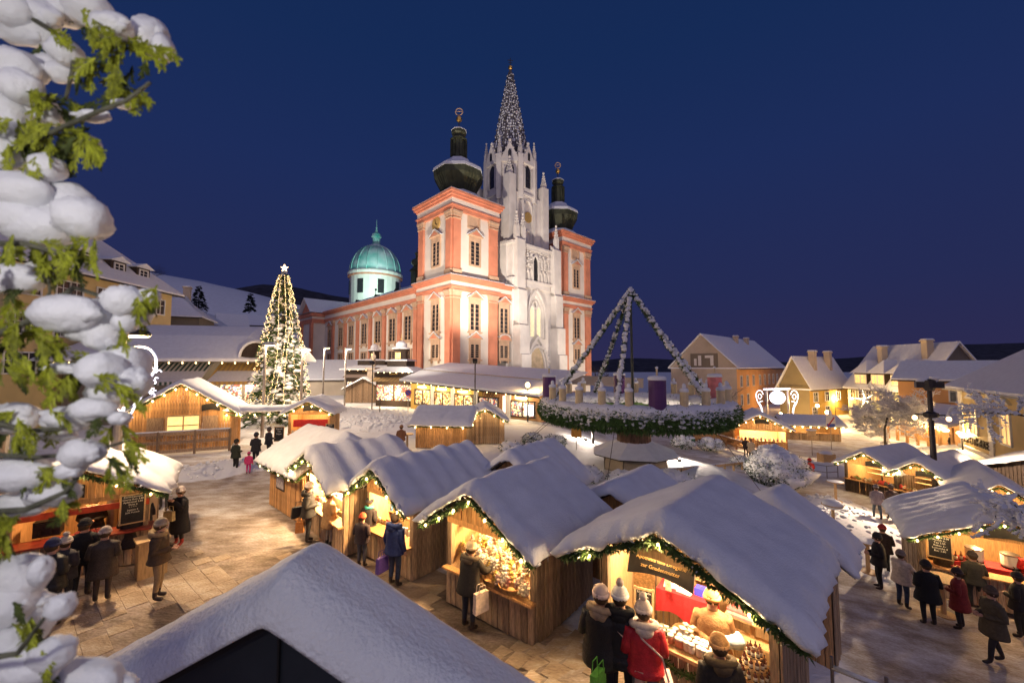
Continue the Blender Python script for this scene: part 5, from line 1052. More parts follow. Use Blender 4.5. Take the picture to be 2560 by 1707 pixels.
# ================================================================ trees and bushes
def branchtree(name, label, loc, H, spread, m, seed, levels=5, frost=True, r0=.13, kids=4, thick=0.):
    rnd = random.Random(seed); T = empty(name, loc, 0, label, 'tree'); tr, cr = MB(), MB()
    def grow(p, d, L, r, lv):
        n = 3; pts = [p]
        for k in range(n): d = (d + Vector((rnd.gauss(0, .16), rnd.gauss(0, .16), rnd.gauss(.03, .10)))).normalized(); pts.append(pts[-1] + d * L / n)
        (tr if lv < (1 if thick else 2) else cr).tube(pts, [max(thick * (1 - .25 * k / n), r * (1 - .45 * k / n)) for k in range(n + 1)], 5 if lv < 2 else 3, 0, False)
        if lv < levels:
            for k in range(kids + (lv == 0) * 3):
                f = rnd.uniform(.3, 1) if lv else rnd.uniform(.25, 1); q = pts[0] + (pts[-1] - pts[0]) * f; a = Vector((rnd.gauss(0, 1), rnd.gauss(0, 1), rnd.gauss(.15, .5))).normalized(); grow(q, (d * .55 + a * spread).normalized(), L * rnd.uniform(.5, .72), r * .52, lv + 1)
    grow(Vector((0, 0, 0)), Vector((0, 0, 1)), H * .5, r0, 0)
    tr.build('trunk', M['twig'], T); cr.build('crown', m, T, kind='stuff'); return T
p = gp(2040, 1045); branchtree('frosted_tree', 'round bare tree with frosted twigs before the inn', p, 7.4, 1.05, M['frost'], 3, 5, kids=5, r0=.13, thick=.026)
p = at(1665, 905, 58); branchtree('bare_tree', 'dark bare tree in front of the blank gable', (p.x, p.y, -3), 8.0, .75, mat('dim_twigs', (.16, .14, .13), .8, .3), 8, 5, kids=3)
p = at(1375, 850, 88); branchtree('bare_tree', 'shadowy bare tree beside the far church tower', (p.x, p.y, 0), 11, .7, M['twig'], 11, 4)
for i, (u, v, Y, h) in enumerate(((235, 600, 200, 14), (345, 640, 210, 16))):
    p = at(u, v + 8, Y); branchtree('bare_tree', ('dark round tree on the hill crest right of the hotel chimney', 'dark bare tree high on the hill above the hotel roof')[1 - i], (p.x, p.y, p.z - 3), h, .8, M['twig'], 20 + i, 4, kids=5)
def spruce(name, label, loc, H, Rb, seed, m, snow=.6, leafs=22, ls=.30, whorl=.45, first=1.0):
    rnd = random.Random(seed); T = empty(name, loc, 0, label, 'tree'); tk = MB(); tk.tube([(0, 0, 0), (0, 0, H * .5), (0, 0, H)], [H * .016, H * .009, .02], 8); tk.build('trunk', M['twig'], T); g = MB(); S = MB(); z = first
    while z < H - .2:
        f = z / H; L0 = Rb * (1 - f) ** .82 + .16; n = max(4, int(4 + 6 * (1 - f)))
        for k in range(n):
            t = rnd.uniform(0, 6.28); L = L0 * rnd.uniform(.72, 1.12); c = Vector((math.cos(t), math.sin(t), 0)); sd = Vector((-c.y, c.x, 0)); b0 = Vector((0, 0, z + rnd.uniform(-.2, .2)))
            P = lambda s: b0 + c * (L * s) + Vector((0, 0, .10 * L * math.sin(s * 2.2) - .42 * L * s * s))
            g.tube([P(0), P(.5), P(1)], [.04, .025, .008], 3, 0, False)
            for j in range(int(leafs * (.35 + L / Rb))):
                s = rnd.uniform(.12, 1); w = .34 * L * (1.05 - s) + .12; q = P(s) + sd * rnd.uniform(-w, w) + Vector((0, 0, -rnd.uniform(0, .22)))
                g.leaf(q, c * .9 + sd * rnd.uniform(-.7, .7) + Vector((0, 0, rnd.uniform(-.7, .1))), ls * .16, ls * rnd.uniform(.7, 1.3), 1 if rnd.random() < snow * .30 else 0)
            if rnd.random() < snow:
                for s in ([rnd.uniform(.45, .95)] if L < 1.2 else [rnd.uniform(.35, .6), rnd.uniform(.65, .98)]):
                    q = P(s); a = rnd.uniform(.12, .26) * (L / 2.2 + .45); S.ball((q.x, q.y, q.z + .05), (a * 1.15, a * 1.15, a * .6), 0, 8, 6, .55, j + k * 3.3)
        z += whorl * rnd.uniform(.7, 1.2) * (1 - .45 * f)
    g.build('crown', [m, M['snow']], T, kind='stuff')
    if S.v: S.build('snow_pads', M['snow'], T, smooth=True, kind='stuff')
    return T
XT = spruce('christmas_tree', 'tall snowy christmas tree wrapped in warm light strings', (-21.9, 38, 0), 14.7, 2.9, 5, M['garl'], .62, 38, .38, .38, .9)
for k in range(16):
    t0 = 2 * math.pi * k / 16 + .1; q = MB(); n = 92
    for j in range(n):
        f = (j + random.random() * .6) / n; z = 14.2 - 13.2 * f; r = 2.75 * (1 - z / 14.9) ** .8 + .18; t = t0 + .25 * math.sin(f * 4 + k) ; r *= 1 + .07 * math.sin(j * 1.3 + k)
        q.ball((r * math.cos(t), r * math.sin(t), z), .023, 0, 5, 4)
    q.build('light_string', M['bulb'], XT, kind='stuff')
for k in range(10): t = k * 2.4; z = 1.4 + k * 1.25; r = 3.6 * (1 - z / 14.9) ** .8 + .3; lamp('string_glow', (r * math.cos(t - 1.6), -abs(r * math.sin(t)) - .2, z), 85 * (1 - k / 14), (1, .58, .24), .5, XT)
q = MB(); 
q.slab([((.36 if i % 2 == 0 else .15) * math.sin(math.pi * i / 5), (.36 if i % 2 == 0 else .15) * math.cos(math.pi * i / 5)) for i in range(10)], (0, -.06, 14.95), (1, 0, 0), (0, 0, 1), (0, .12, 0)); q.build('star', M['bulb'], XT)
for i, (u, v, Y, h, rb) in enumerate(((455, 716, 150, 11, 3.6), (575, 712, 180, 9, 2.4))):
    p = at(u, v, Y); spruce('spruce', ('broad dark spruce on the slope beyond the grey house', 'thin dark conifer on the slope left of the christmas tree')[i], (p.x, p.y, p.z - 1), h, rb, 40 + i, mat('night_spruce%d' % i, (.02, .028, .025), .9, .3), .0, 22, .9, .9)
def bush(label, loc, r, h, seed, leafy=.5, shape=1.0):
    rnd = random.Random(seed); T = empty('snowy_bush', loc, 0, label, 'bush', 'snow covered bushes round the wreath'); S = MB(); g = MB()
    for k in range(int(26 * shape)):
        t = rnd.uniform(0, 6.28); a = rnd.random() ** .6; rr = r * .72 * a; x, y = rr * math.cos(t), rr * math.sin(t); z = h * (.35 + .58 * math.sqrt(max(0, 1 - a * a * .95))) * rnd.uniform(.85, 1.05); b = r * rnd.uniform(.20, .36)
        S.ball((x, y, z - b * .3), (b, b, b * .72), 0, 10, 8, .55, k + seed)
    for k in range(int(1500 * leafy * shape)):
        u = Vector((rnd.gauss(0, 1), rnd.gauss(0, 1), rnd.gauss(0, .8))).normalized(); q = Vector((u.x * r * .95, u.y * r * .95, h * .48 + u.z * h * .46)) * rnd.uniform(.82, 1.04)
        if q.z > .02: g.leaf(q, u + Vector((rnd.gauss(0, .5), rnd.gauss(0, .5), rnd.gauss(0, .5))), .028, rnd.uniform(.09, .2), 1 if rnd.random() < .5 else 0)
    for k in range(26):
        t = rnd.uniform(0, 6.28); g.tube([(0, 0, 0), (r * .5 * math.cos(t), r * .5 * math.sin(t), h * .4), (r * .92 * math.cos(t + .2), r * .92 * math.sin(t + .2), h * rnd.uniform(.4, .85))], [.03, .02, .008], 4)
    S.build('snow_crown', M['snowlump'], T, smooth=True); g.build('leaves', [M['garl'], M['snow']], T, kind='stuff')
for i, (lab, u, v, r, h, lf) in enumerate((
    ('rounded snow bush left of two dark bushes beside the wreath', 1175, 1040, .85, .75, .12), ('bush with dark twigs under the left edge of the wreath', 1222, 1022, .75, .9, .8), ('taller twiggy bush below the purple candle', 1275, 1030, .85, 1.05, .9),
    ('pale bush right of the stone base beside the green bin', 1567, 1030, 1.05, 1.25, .8), ('round shrub behind the two brown beams', 1632, 1035, 1.2, 1.25, .8), ('smooth snow mound bush behind the toy stall ridge', 1345, 1105, 1.0, .85, .15),
    ('small snow lump in front of the stone base', 1425, 1112, .8, .7, .2), ('broad snow mound bush right of the stone base', 1545, 1122, 1.25, .95, .12), ('snow bush at the foot of the beams', 1700, 1070, .7, .8, .5))):
    p = gp(u, v); bush(lab, p, r, h, i * 3.3, lf)
p = gp(1795, 1118); bush('biggest bush, a great frosted heap left of the red coated person', (p.x - .2, p.y, p.z), 1.95, 2.35, 77, 1.6, 2.4)
p = gp(1775, 1075); bush('second frosted heap behind the biggest bush', (p.x, p.y, p.z), 1.5, 1.8, 78, 1.0, 1.5)
def frostspray(label, c, H, seed, lean):
    rnd = random.Random(seed); T = empty('frosted_branch', c, 0, label, 'branch'); g = MB(); S = MB()
    def grow(p, d, L, r, lv):
        pts = [p]
        for k in range(4): d = (d + Vector((rnd.gauss(0, .15), rnd.gauss(0, .15), rnd.gauss(0, .12)))).normalized(); pts.append(pts[-1] + d * L / 4)
        g.tube(pts, [r, r * .9, r * .8, r * .65, r * .5], 5)
        for q in pts[1:]: S.ball((q.x, q.y, q.z + r), (r * 2.2 + .03, r * 2.2 + .03, r * 1.6 + .022), 0, 6, 5, .6, rnd.random() * 50)
        if lv < 3:
            for k in range(4): a = Vector((rnd.gauss(0, 1), rnd.gauss(0, .6), rnd.gauss(.1, .6))).normalized(); grow(pts[rnd.randint(1, 4)], (d * .7 + a * .7).normalized(), L * .6, r * .6, lv + 1)
    grow(Vector((0, 0, 0)), Vector(lean).normalized(), H, .022, 0); g.build('twigs', M['twig'], T); S.build('snow_load', M['snowlump'], T, smooth=True)
frostspray('snow laden twigs hanging in at the right edge above the drinks stall', at(2375, 1130, 9.5), 1.0, 3, (-1, 0, -.15)); frostspray('frosted branch before the pharmacy lettering at the right edge', at(2375, 960, 12), 1.5, 6, (-1, 0, .25))
# ================================================================ street lamps, light ornaments, signs
def slimlamp(label, x, y, h, power, lit=True):
    T = empty('street_lamp', (x, y, tz(x, y)), 0, label, 'street lamp', 'slim street lamps before the church'); q = MB(); q.tube([(0, 0, 0), (0, 0, h * .35), (0, 0, h)], [.13, .12, .085], 10); q.build('pole', M['steel'], T)
    q = MB(); q.box((.32, -.05, h - .03), (.95, .42, .10)); q.build('lamp_head', M['steel'], T); q = MB(); q.box((.38, -.05, h - .10), (.62, .32, .035)); q.build('lamp_glass', M['bulb'], T)
    s = MB(); s.ball((.3, -.05, h + .05), (.48, .24, .10), 0, 10, 6); s.build('snow_cap', M['snow'], T, smooth=True); lamp('lamp_light', (.4, -.05, h - .25), power, (1, .76, .52), .2, T)
slimlamp('nearest slim steel street lamp standing behind the passage roof', -19.5, 31.6, 7.3, 1500); p = gp(690, 940); slimlamp('second slim street lamp just right of the christmas tree', -18.5, 35.3, 7.0, 700)
slimlamp('third slim street lamp rising above the grey hut', -26.9, 57.3, 8.1, 1500); slimlamp('rightmost slim street lamp in front of the nave', -23.6, 56.8, 8.0, 1500)
# big lamp post on the right
p = Vector((24.6, 23.7, -2.78)); T = empty('lamp_post', p, R(-30), 'tall dark lamp post with two glaring floodlights on the right', 'lamp post'); q = MB(); q.tube([(0, 0, 0), (0, 0, 2.4), (0, 0, 7.1)], [.16, .145, .11], 12); q.build('pole', M['dsteel'], T)
q = MB(); q.lathe([(.24, 2.35), (.24, 2.55)], n=12); q.build('collar', M['black'], T)
q = MB(); q.bar((-.6, 0, 7.25), (.6, 0, 7.25), .36, .34); q.lathe([(.2, 6.9), (.3, 7.1), (.3, 7.5), (.1, 7.6)], n=10); q.build('lamp_hood', M['dsteel'], T)
s = MB(); s.ball((-.1, 0, 7.48), (.5, .2, .12), 0, 12, 6); s.ball((.25, 0, 7.65), (.25, .2, .16), 0, 10, 6); s.build('snow_cap', M['snow'], T, smooth=True)
q = MB(); q.lathe([(.30, 5.35), (.36, 5.45), (.34, 5.6), (.15, 5.7)], n=12); q.bar((-.7, 0, 5.5), (.7, 0, 5.5), .07, .07); q.build('cross_arm', M['dsteel'], T)
for x in (-.72, .72):
    q = MB(); q.ball((x, -.05, 5.3), (.12, .12, .14), 0, 12, 8); q.build('floodlight', M['bulb'], T); lamp('flood_light', (x, -.25, 5.2), 6500, (1, .72, .48), .15, T, 'SPOT', (x + (-3.2 if x < 0 else 6), -8 if x < 0 else 4, .2), R(58), .6)
# lamp post with rope-light ornament on the left
P0 = Vector((-12.05, 12.35, 0)); T = empty('lamp_post', P0, 0, 'lamp post with curling white rope light ornament beside the mulled wine bar', 'lamp post'); q = MB(); q.tube([(0, 0, 0), (0, 0, 2.9), (0, 0, 6.4)], [.145, .135, .10], 12); q.build('pole', M['steel'], T)
q = MB(); q.lathe([(.16, 2.42), (.17, 2.5), (.16, 2.58)], n=12); q.build('clamp', M['dsteel'], T); h0 = at(316, 772, 12.2) - P0
q = MB(); q.tube([(0, 0, 6.2), (h0.x * .5, h0.y * .5, h0.z + .12), (h0.x, h0.y, h0.z + .1)], .05, 6); q.lathe([(.32, .02), (.33, .08), (.25, .17), (.1, .2)], tuple(h0), 16); q.build('lamp_head', M['dsteel'], T); q = MB(); q.lathe([(.26, -.03), (.29, .015)], tuple(h0), 16); q.build('lamp_glass', M['bulb'], T); lamp('lamp_light', tuple(h0 - Vector((0, 0, .15))), 2300, (1, .70, .40), .2, T)
zz = lambda a, b, Y=12.2: at((a / 2.614) / KD, (600 + b / 2.614) / KD, Y) - P0
def rope(parent, pts, r=.032, name='rope_light'):
    q = MB(); P = [Vector(p) for p in pts]; out = []
    for i in range(len(P) - 1):
        a, b, c, d = P[max(i - 1, 0)], P[i], P[i + 1], P[min(i + 2, len(P) - 1)]
        for k in range(6): t = k / 6; out.append(.5 * ((2 * b) + (c - a) * t + (2 * a - 5 * b + 4 * c - d) * t * t + (3 * b - a - 3 * c + d) * t ** 3))
    out.append(P[-1]); q.tube(out, r, 6); return q.build(name, M['bulbw'], parent, smooth=True)
rope(T, [zz(*p) for p in ((800, 640), (815, 695), (900, 700), (975, 712), (1017, 765), (1017, 832), (985, 900), (955, 960), (920, 1030), (882, 1085), (850, 1140), (805, 1150), (812, 1090))], .030)
rope(T, [zz(*p) for p in ((1000, 832), (975, 880), (930, 960), (905, 1030), (870, 1080))], .018)
for k, (a, b) in enumerate(((1030, 850), (1010, 915), (940, 900), (985, 985), (945, 960), (1000, 1000), (840, 1155), (800, 1110))):
    for j in range(3): t = j * 2.1 + k; rope(T, [zz(a, b), zz(a + 16 * math.cos(t), b + 16 * math.sin(t), 12.15), zz(a + 30 * math.cos(t + .5), b + 24 * math.sin(t + .5))], .016, 'rope_leaf')
lamp('ornament_glow', tuple(zz(990, 900, 11.8)), 30, (.85, .85, 1), .4, T)
# second post at the very left edge
q = MB(); q.tube([(0, 0, 0), (0, 0, 4.2)], .15, 12); q.build('steel_post', M['steel'], None, loc=(-11.95, 9.45, 0), label='steel post cut by the left edge of the picture beside the bar', cat='post')
# light gate over the street
T = empty('light_gate', (40.8, 62, -3.05), R(-6), 'glittering gate of two posts with lit lattice ball and scrolls', 'light gate')
for x in (-1.5, 1.6): q = MB(); q.tube([(x, 0, 0), (x, 0, 5.0)], .16, 8); q.build('post', M['steel'], T)
q = MB(); q.bar((-1.9, 0, 5.0), (1.9, 0, 5.1), .25, .22); q.build('lintel', M['bulbw'], T); q = MB(); c = (.0, -.1, 3.75)
for k in range(9):
    t = k * math.pi / 9; q.tube([(c[0] + math.cos(t) * math.sin(a), c[1] + math.sin(t) * math.sin(a), c[2] + math.cos(a)) for a in [2 * math.pi * j / 18 for j in range(19)]], .045, 4, 0, False)
for k in range(1, 7): z = math.cos(math.pi * k / 7); r = math.sqrt(1 - z * z); q.tube([(c[0] + r * math.cos(a), c[1] + r * math.sin(a), c[2] + z) for a in [2 * math.pi * j / 18 for j in range(19)]], .045, 4, 0, False)
q.build('lattice_ball', M['bulbw'], T); lamp('ball_glow', (c[0], c[1] - 1.6, c[2]), 500, (.9, .88, 1), .6, T)
for s in (-1, 1):
    X = lambda x: (s * (1.9 + x)); rope(T, [(X(.1), 0, 4.2), (X(.35), 0, 4.75), (X(.9), 0, 4.7), (X(1.15), 0, 4.0), (X(.9), 0, 3.0), (X(.5), 0, 2.2), (X(.35), 0, 1.2)], .06); rope(T, [(X(.3), 0, 3.9), (X(.6), 0, 4.3), (X(.85), 0, 3.9), (X(.6), 0, 3.5), (X(.3), 0, 3.9)], .05); rope(T, [(X(.2), 0, 3.2), (X(.7), 0, 3.0), (X(.45), 0, 2.4), (X(.25), 0, 1.5)], .06)
# old style lanterns further down
def lantern(label, u, v, h, power, Y=None, star=False):
    p = gp(u, v, h) if Y is None else at(u, v, Y); zb = tz(p.x, p.y); h = p.z - zb; T = empty('street_lantern', (p.x, p.y, zb), 0, label, 'street lantern', 'lanterns below the right hand houses'); q = MB(); q.tube([(0, 0, 0), (0, 0, h - .3)], [.08, .05], 8); q.build('pole', M['black'], T)
    q = MB(); q.ball((0, 0, 0), (.24, .24, .28), 0, 10, 8); q.build('lamp_globe', M['bulb'], T, loc=(0, 0, h)); lamp('lantern_light', (0, -.4, h), power, (1, .62, .24), .2, T)
    if star:
        q = MB()
        for k in range(5): t = k * 1.256 + .5; q.tube([(0, -.2, h), (1.6 * math.cos(t), -.2, h + 1.6 * math.sin(t))], [.10, .01], 4)
        q.build('star_ray', M['tube'], T)
zc = lambda a, b: ((1680 + a / 4.127) / KD, (820 + b / 4.127) / KD)
lantern('glowing lantern nearest the yellow house front', *zc(1678, 725), 4, 1500, 70); lantern('bright lantern right of the light gate', *zc(1497, 800), 4, 1700, 60); lantern('low bright lantern below the yellow house', *zc(1598, 868), 3, 2000, 55); lantern('small far lantern at the corner of the yellow house', *zc(1300, 800), 4, 1800, 78); lantern('small lantern just inside the light gate', *zc(1120, 885), 3, 1200, 66)
lantern('white star light on the inn corner', (2040 + 490 / 4.127) / KD, (820 + 735 / 4.127) / KD, 4, 1500, 60, True)
lantern('lit glass lantern standing on the shop roof', 1212, 884, 3, 500, 40.5); lantern('lantern glowing beside the pharmacy canopy', (2040 + 1505 / 4.127) / KD, (820 + 1100 / 4.127) / KD, 3, 1500, 36)
# signs and small street furniture
def sign(label, u, v, h, kind, Y=None):
    p = gp(u, v); T = empty('road_sign', p, 0, label, 'sign'); q = MB(); q.tube([(0, 0, 0), (0, 0, h)], .035, 6); q.build('pole', M['steel'], T)
    if kind == 'disc':
        q = MB(); q.lathe([(.38, 0), (.38, .03)], n=20); d = q.build('red_disc', M['red'], T, loc=(0, -.04, h - .4), rot=(R(90), 0, 0)); q = MB(); q.lathe([(.30, .032), (.30, .04)], n=20); q.build('blue_disc', mat('sign_blue', (.03, .06, .35), .4, .1), d); q = MB(); q.bar((-.24, .24, .045), (.24, -.24, .045), .07, .01); q.build('red_bar', M['red'], d)
    if kind == 'zone':
        q = MB(); q.box((0, -.05, h - .55), (.95, .04, 1.25)); d = q.build('sign_plate', M['white'], T); q = MB(); q.box((0, -.078, h - .95), (.8, .012, .35)); q.build('blue_field', mat('zone_blue', (.04, .09, .45), .4, .1), d); q = MB(); q.bar((-.32, -.085, h - 1.0), (.36, -.085, h - .15), .12, .012, up=(0, 1, 0)); q.build('red_stripe', M['red'], d)
        s = MB(); s.ball((0, 0, h + .25), (.2, .16, .32), 0, 8, 6, .4); s.build('snow_cap', M['snow'], T, smooth=True)
    if kind == 'box': q = MB(); q.box((0, 0, h - .35), (.75, .3, .75)); q.build('box', mat('amber_box', (.42, .20, .04), .6, .3), T)
    if kind == 'wood': q = MB(); q.box((0, 0, h - .3), (1.1, .08, .5), .3); q.box((.2, 0, h - .75), (.9, .08, .3), .3); q.build('wooden_board', M['pale'], T); s = MB(); s.ball((0, 0, h), (.55, .15, .12), 0, 10, 6); s.build('snow_cap', M['snow'], T, smooth=True)
sign('no stopping sign on thin pole before the kiosk', 937, 952, 2.9, 'disc'); sign('white and blue zone end sign with red stripe', 1910, 1032, 3.4, 'zone'); sign('amber box on a post under the wreath', 1324, 1033, 1.7, 'box'); sign('snow topped wooden signpost beside the dazzling stall', 1866, 1046, 2.4, 'wood')
p = gp(1588, 1032); T = empty('litter_bin', p, 0, 'green litter bin with snow lid beside pale bush', 'bin'); q = MB(); q.lathe([(.26, .35), (.33, .45), (.36, 1.05)], n=12); q.build('bin_body', mat('bin_green', (.03, .20, .06), .5, .2), T); q = MB(); q.tube([(0, 0, 0), (0, 0, .4)], .05, 6); q.build('foot', M['dsteel'], T); s = MB(); s.ball((0, 0, 1.08), (.38, .38, .16), 0, 10, 6); s.build('snow_cap', M['snow'], T, smooth=True)
for i, (u, v, h) in enumerate(((985, 962, 1.0), (872, 960, 2.1), (905, 920, .9), (1362, 1018, 1.0))):
    p = gp(u, v); q = MB(); q.tube([(0, 0, 0), (0, 0, h)], .05 if i < 2 else .12, 8); q.build('bollard', M['dsteel'], None, loc=p, label=('thin dark post in the snow field', 'tall marker rod in the snow heap', 'grey bollard at the top of the snow heap', 'dark bollard beside the amber box')[i], cat='bollard')
p = gp(1910, 1050); q = MB(); q.box((0, 0, .55), (1.0, .8, 1.1)); b_ = q.build('wooden_planter', M['pale'], None, loc=(p.x - 3.2, p.y - 3.5, p.z), label='pale wooden box with snow top near the zone sign', cat='planter'); s = MB(); s.ball((0, 0, 1.12), (.55, .45, .18), 0, 10, 6); s.build('snow_cap', M['snow'], b_, smooth=True)
def tallround(label, u, v, h=1.12, pile=.06, r=.40, m='pale'):
    p = gp(u, v); p.z += moundz(p.x, p.y); T = empty('standing_table', p, 0, label, 'table', 'round standing tables'); q = MB(); q.lathe([(r, h - .04), (r + .01, h - .02), (r, h)], n=24); q.build('table_top', M[m], T); q = MB(); q.tube([(0, 0, 0), (0, 0, h - .04)], .065, 8); q.build('leg', M[m], T); q = MB(); q.lathe([(.3, 0), (.3, .04)], n=12); q.build('foot', M[m], T)
    if pile: s = MB(); s.ball((0, 0, h + .005), (r * .97, r * .97, pile), 0, 18, 8, .06, h); s.build('snow_cap', M['snow'], T, smooth=True)
tallround('round table with flat snow cover by the craft stalls', 1921, 1168, 1.12, .05); tallround('round table heaped with snow on the snow bank', 1916, 1240, 1.12, .22); tallround('small bare round table beside the middle hut', 935, 1035, 1.1, 0)
tallround('square bar table behind the back stall corner', 2035 - 40, 1320, 1.1, .02); tallround('round table crowded by people before the drinks stall', 2168, 1412, 1.1, 0, .45)
def rail(label, pts, h):
    T = empty('metal_railing', pts[0], 0, label, 'railing'); P = [Vector(p) - Vector(pts[0]) for p in pts]
    for z in (h, h * .5): q = MB(); q.tube([p + Vector((0, 0, z)) for p in P], .03, 6); q.build('rail', M['steel'], T)
    for p in P: q = MB(); q.tube([p, p + Vector((0, 0, h))], .03, 6); q.build('post', M['steel'], T)
rail('low steel railing by the red coated person', [gp(1868, 1095), gp(1900, 1100), gp(1925, 1098)], .95); rail('steel handrail beside the second right hand stall', [gp(2092, 1190), gp(2150, 1215)], 1.0)
# metal ladder rack at the corner of the bottle stall
T = empty('metal_ladder', (4.95, 6.0, -.25), R(-42), 'steel ladder with snowy rungs leaning at the bottle stall corner', 'ladder')
for x in (-.3, .3): q = MB(); q.tube([(x, 0, 0), (x, .1, 1.5)], .022, 6); q.build('stile', M['steel'], T)
for z in (.35, .85, 1.35):
    q = MB(); q.tube([(-.3, .06, z), (.3, .06, z)], .02, 6); r_ = q.build('rung', M['steel'], T); s = MB(); s.tube([(-.28, .06, z + .03), (.28, .06, z + .03)], .028, 6); s.build('snow_strip', M['snow'], r_, smooth=True)
# ================================================================ floodlights on the church
def flood(label, loc, aim, power, size, col=(1, .80, .60)):
    T = empty('floodlight', loc, 0, label, 'floodlight', 'floodlights aimed at the church'); d = (Vector(aim) - Vector(loc)).normalized(); q = MB(); q.bar(-d * .3, d * .05, .5, .4); q.build('housing', M['dsteel'], T); q = MB(); q.tube([(0, 0, -.2), (0, 0, -loc[2] + tz(loc[0], loc[1]) if loc[2] < 8.5 else -1.2)], .07, 6); q.build('pole', M['dsteel'], T)
    lamp('flood_beam', tuple(d * .15), power, col, .25, T, 'SPOT', tuple(d * 10), R(size), .5)
flood('floodlight on a pole at the far left facing the nave', (-46, 57, 7.0), (-18, 76, 13), 17000, 110, (1, .84, .66))
flood('floodlight on the shop roof facing the left tower', (-16.5, 47.5, 6.0), (-8, 62, 19), 6500, 120, (1, .84, .66))
flood('floodlight behind the shop row facing the gothic tower', (7.5, 52, 4.5), (1, 72, 26), 9000, 105, (1, .88, .76))
flood('floodlight at the foot of the far tower', (22, 66, 1.0), (16, 88, 16), 9000, 110, (1, .84, .66))
flood('floodlight on the nave roof facing the green dome', (-33, 96, 24), (-40.7, 118, 35), 17000, 80, (.62, 1, .90))
flood('second floodlight on the shop roof washing both towers high up', (-4, 43.5, 6.2), (-3, 68, 33), 38000, 80, (1, .85, .70))

# stone figures on pillars beside the kiosks
def skinbody_(J, E, Rd):
    me = bpy.data.meshes.new('b'); me.from_pydata(J, E, []); o = bpy.data.objects.new('b', me); COL.objects.link(o); md = o.modifiers.new('s', 'SKIN'); md.use_smooth_shade = True; md.branch_smoothing = .3
    for i, d in enumerate(me.skin_vertices[0].data): d.radius = Rd[i]; d.use_root = (i == 0)
    sb = o.modifiers.new('d', 'SUBSURF'); sb.levels = 1; sb.render_levels = 1
    dg = bpy.context.evaluated_depsgraph_get(); r = bpy.data.meshes.new_from_object(o.evaluated_get(dg)); bpy.data.objects.remove(o); return r
stone = mat('statue_stone', (.36, .30, .25), .9, .2, 3, .3, 8)
for i, (x, y) in enumerate(((-21.4, 62), (-17.6, 62.5))):
    T = empty('statue', (x, y, 0), R(-20 + 30 * i), ('robed stone figure on the pillar right of the wide kiosk', 'robed stone figure on the pillar behind the tan kiosk')[i], 'statue', 'stone figures on pillars'); q = MB(); q.box((0, 0, 2.5), (1.3, 1.3, 5.0)); q.box((0, 0, 5.1), (1.8, 1.8, .35)); q.box((0, 0, .3), (1.7, 1.7, .6)); q.build('pillar', stone, T)
    J = [(0, 0, 1.0), (.03, 0, 1.4), (0, 0, 1.95), (0, -.02, 2.25), (.02, -.05, 2.45), (.02, -.06, 2.65), (.15, 0, .5), (.2, -.05, .05), (-.15, .05, .5), (-.2, .08, .05), (.32, 0, 1.9), (.5, -.15, 1.5), (.3, -.4, 1.6), (-.32, 0, 1.9), (-.5, -.1, 1.5), (-.35, -.3, 1.25)]
    me = skinbody_([(a * .95, b * .95, c * .95 + 5.3) for a, b, c in J], [(0, 1), (1, 2), (2, 3), (3, 4), (4, 5), (0, 6), (6, 7), (0, 8), (8, 9), (2, 10), (10, 11), (11, 12), (2, 13), (13, 14), (14, 15)], [(.32, .26), (.28, .22), (.28, .2), (.1, .1), (.14, .15), (.14, .15), (.25, .25), (.28, .28), (.25, .25), (.28, .28), (.13, .13), (.11, .11), (.08, .08), (.13, .13), (.11, .11), (.08, .08)])
    me.materials.clear(); me.materials.append(stone); obj('figure', me, T)
# ================================================================ people
_cm = {}
def cmat(c, rough=.75):
    k = tuple(round(x, 3) for x in c) + (rough,)
    if k not in _cm: _cm[k] = mat('cloth_%d' % len(_cm), c, rough, .22, 14, .25, 40)
    return _cm[k]
SKIN = mat('skin', (.52, .30, .21), .55, .08, 8)
def skinbody(J, E, Rd):
    me = bpy.data.meshes.new('b'); me.from_pydata(J, E, []); o = bpy.data.objects.new('b', me); COL.objects.link(o); md = o.modifiers.new('s', 'SKIN'); md.use_smooth_shade = True; md.branch_smoothing = .3
    for i, d in enumerate(me.skin_vertices[0].data): d.radius = Rd[i]; d.use_root = (i == 0)
    sb = o.modifiers.new('d', 'SUBSURF'); sb.levels = 1; sb.render_levels = 1
    dg = bpy.context.evaluated_depsgraph_get(); r = bpy.data.meshes.new_from_object(o.evaluated_get(dg)); bpy.data.objects.remove(o); return r
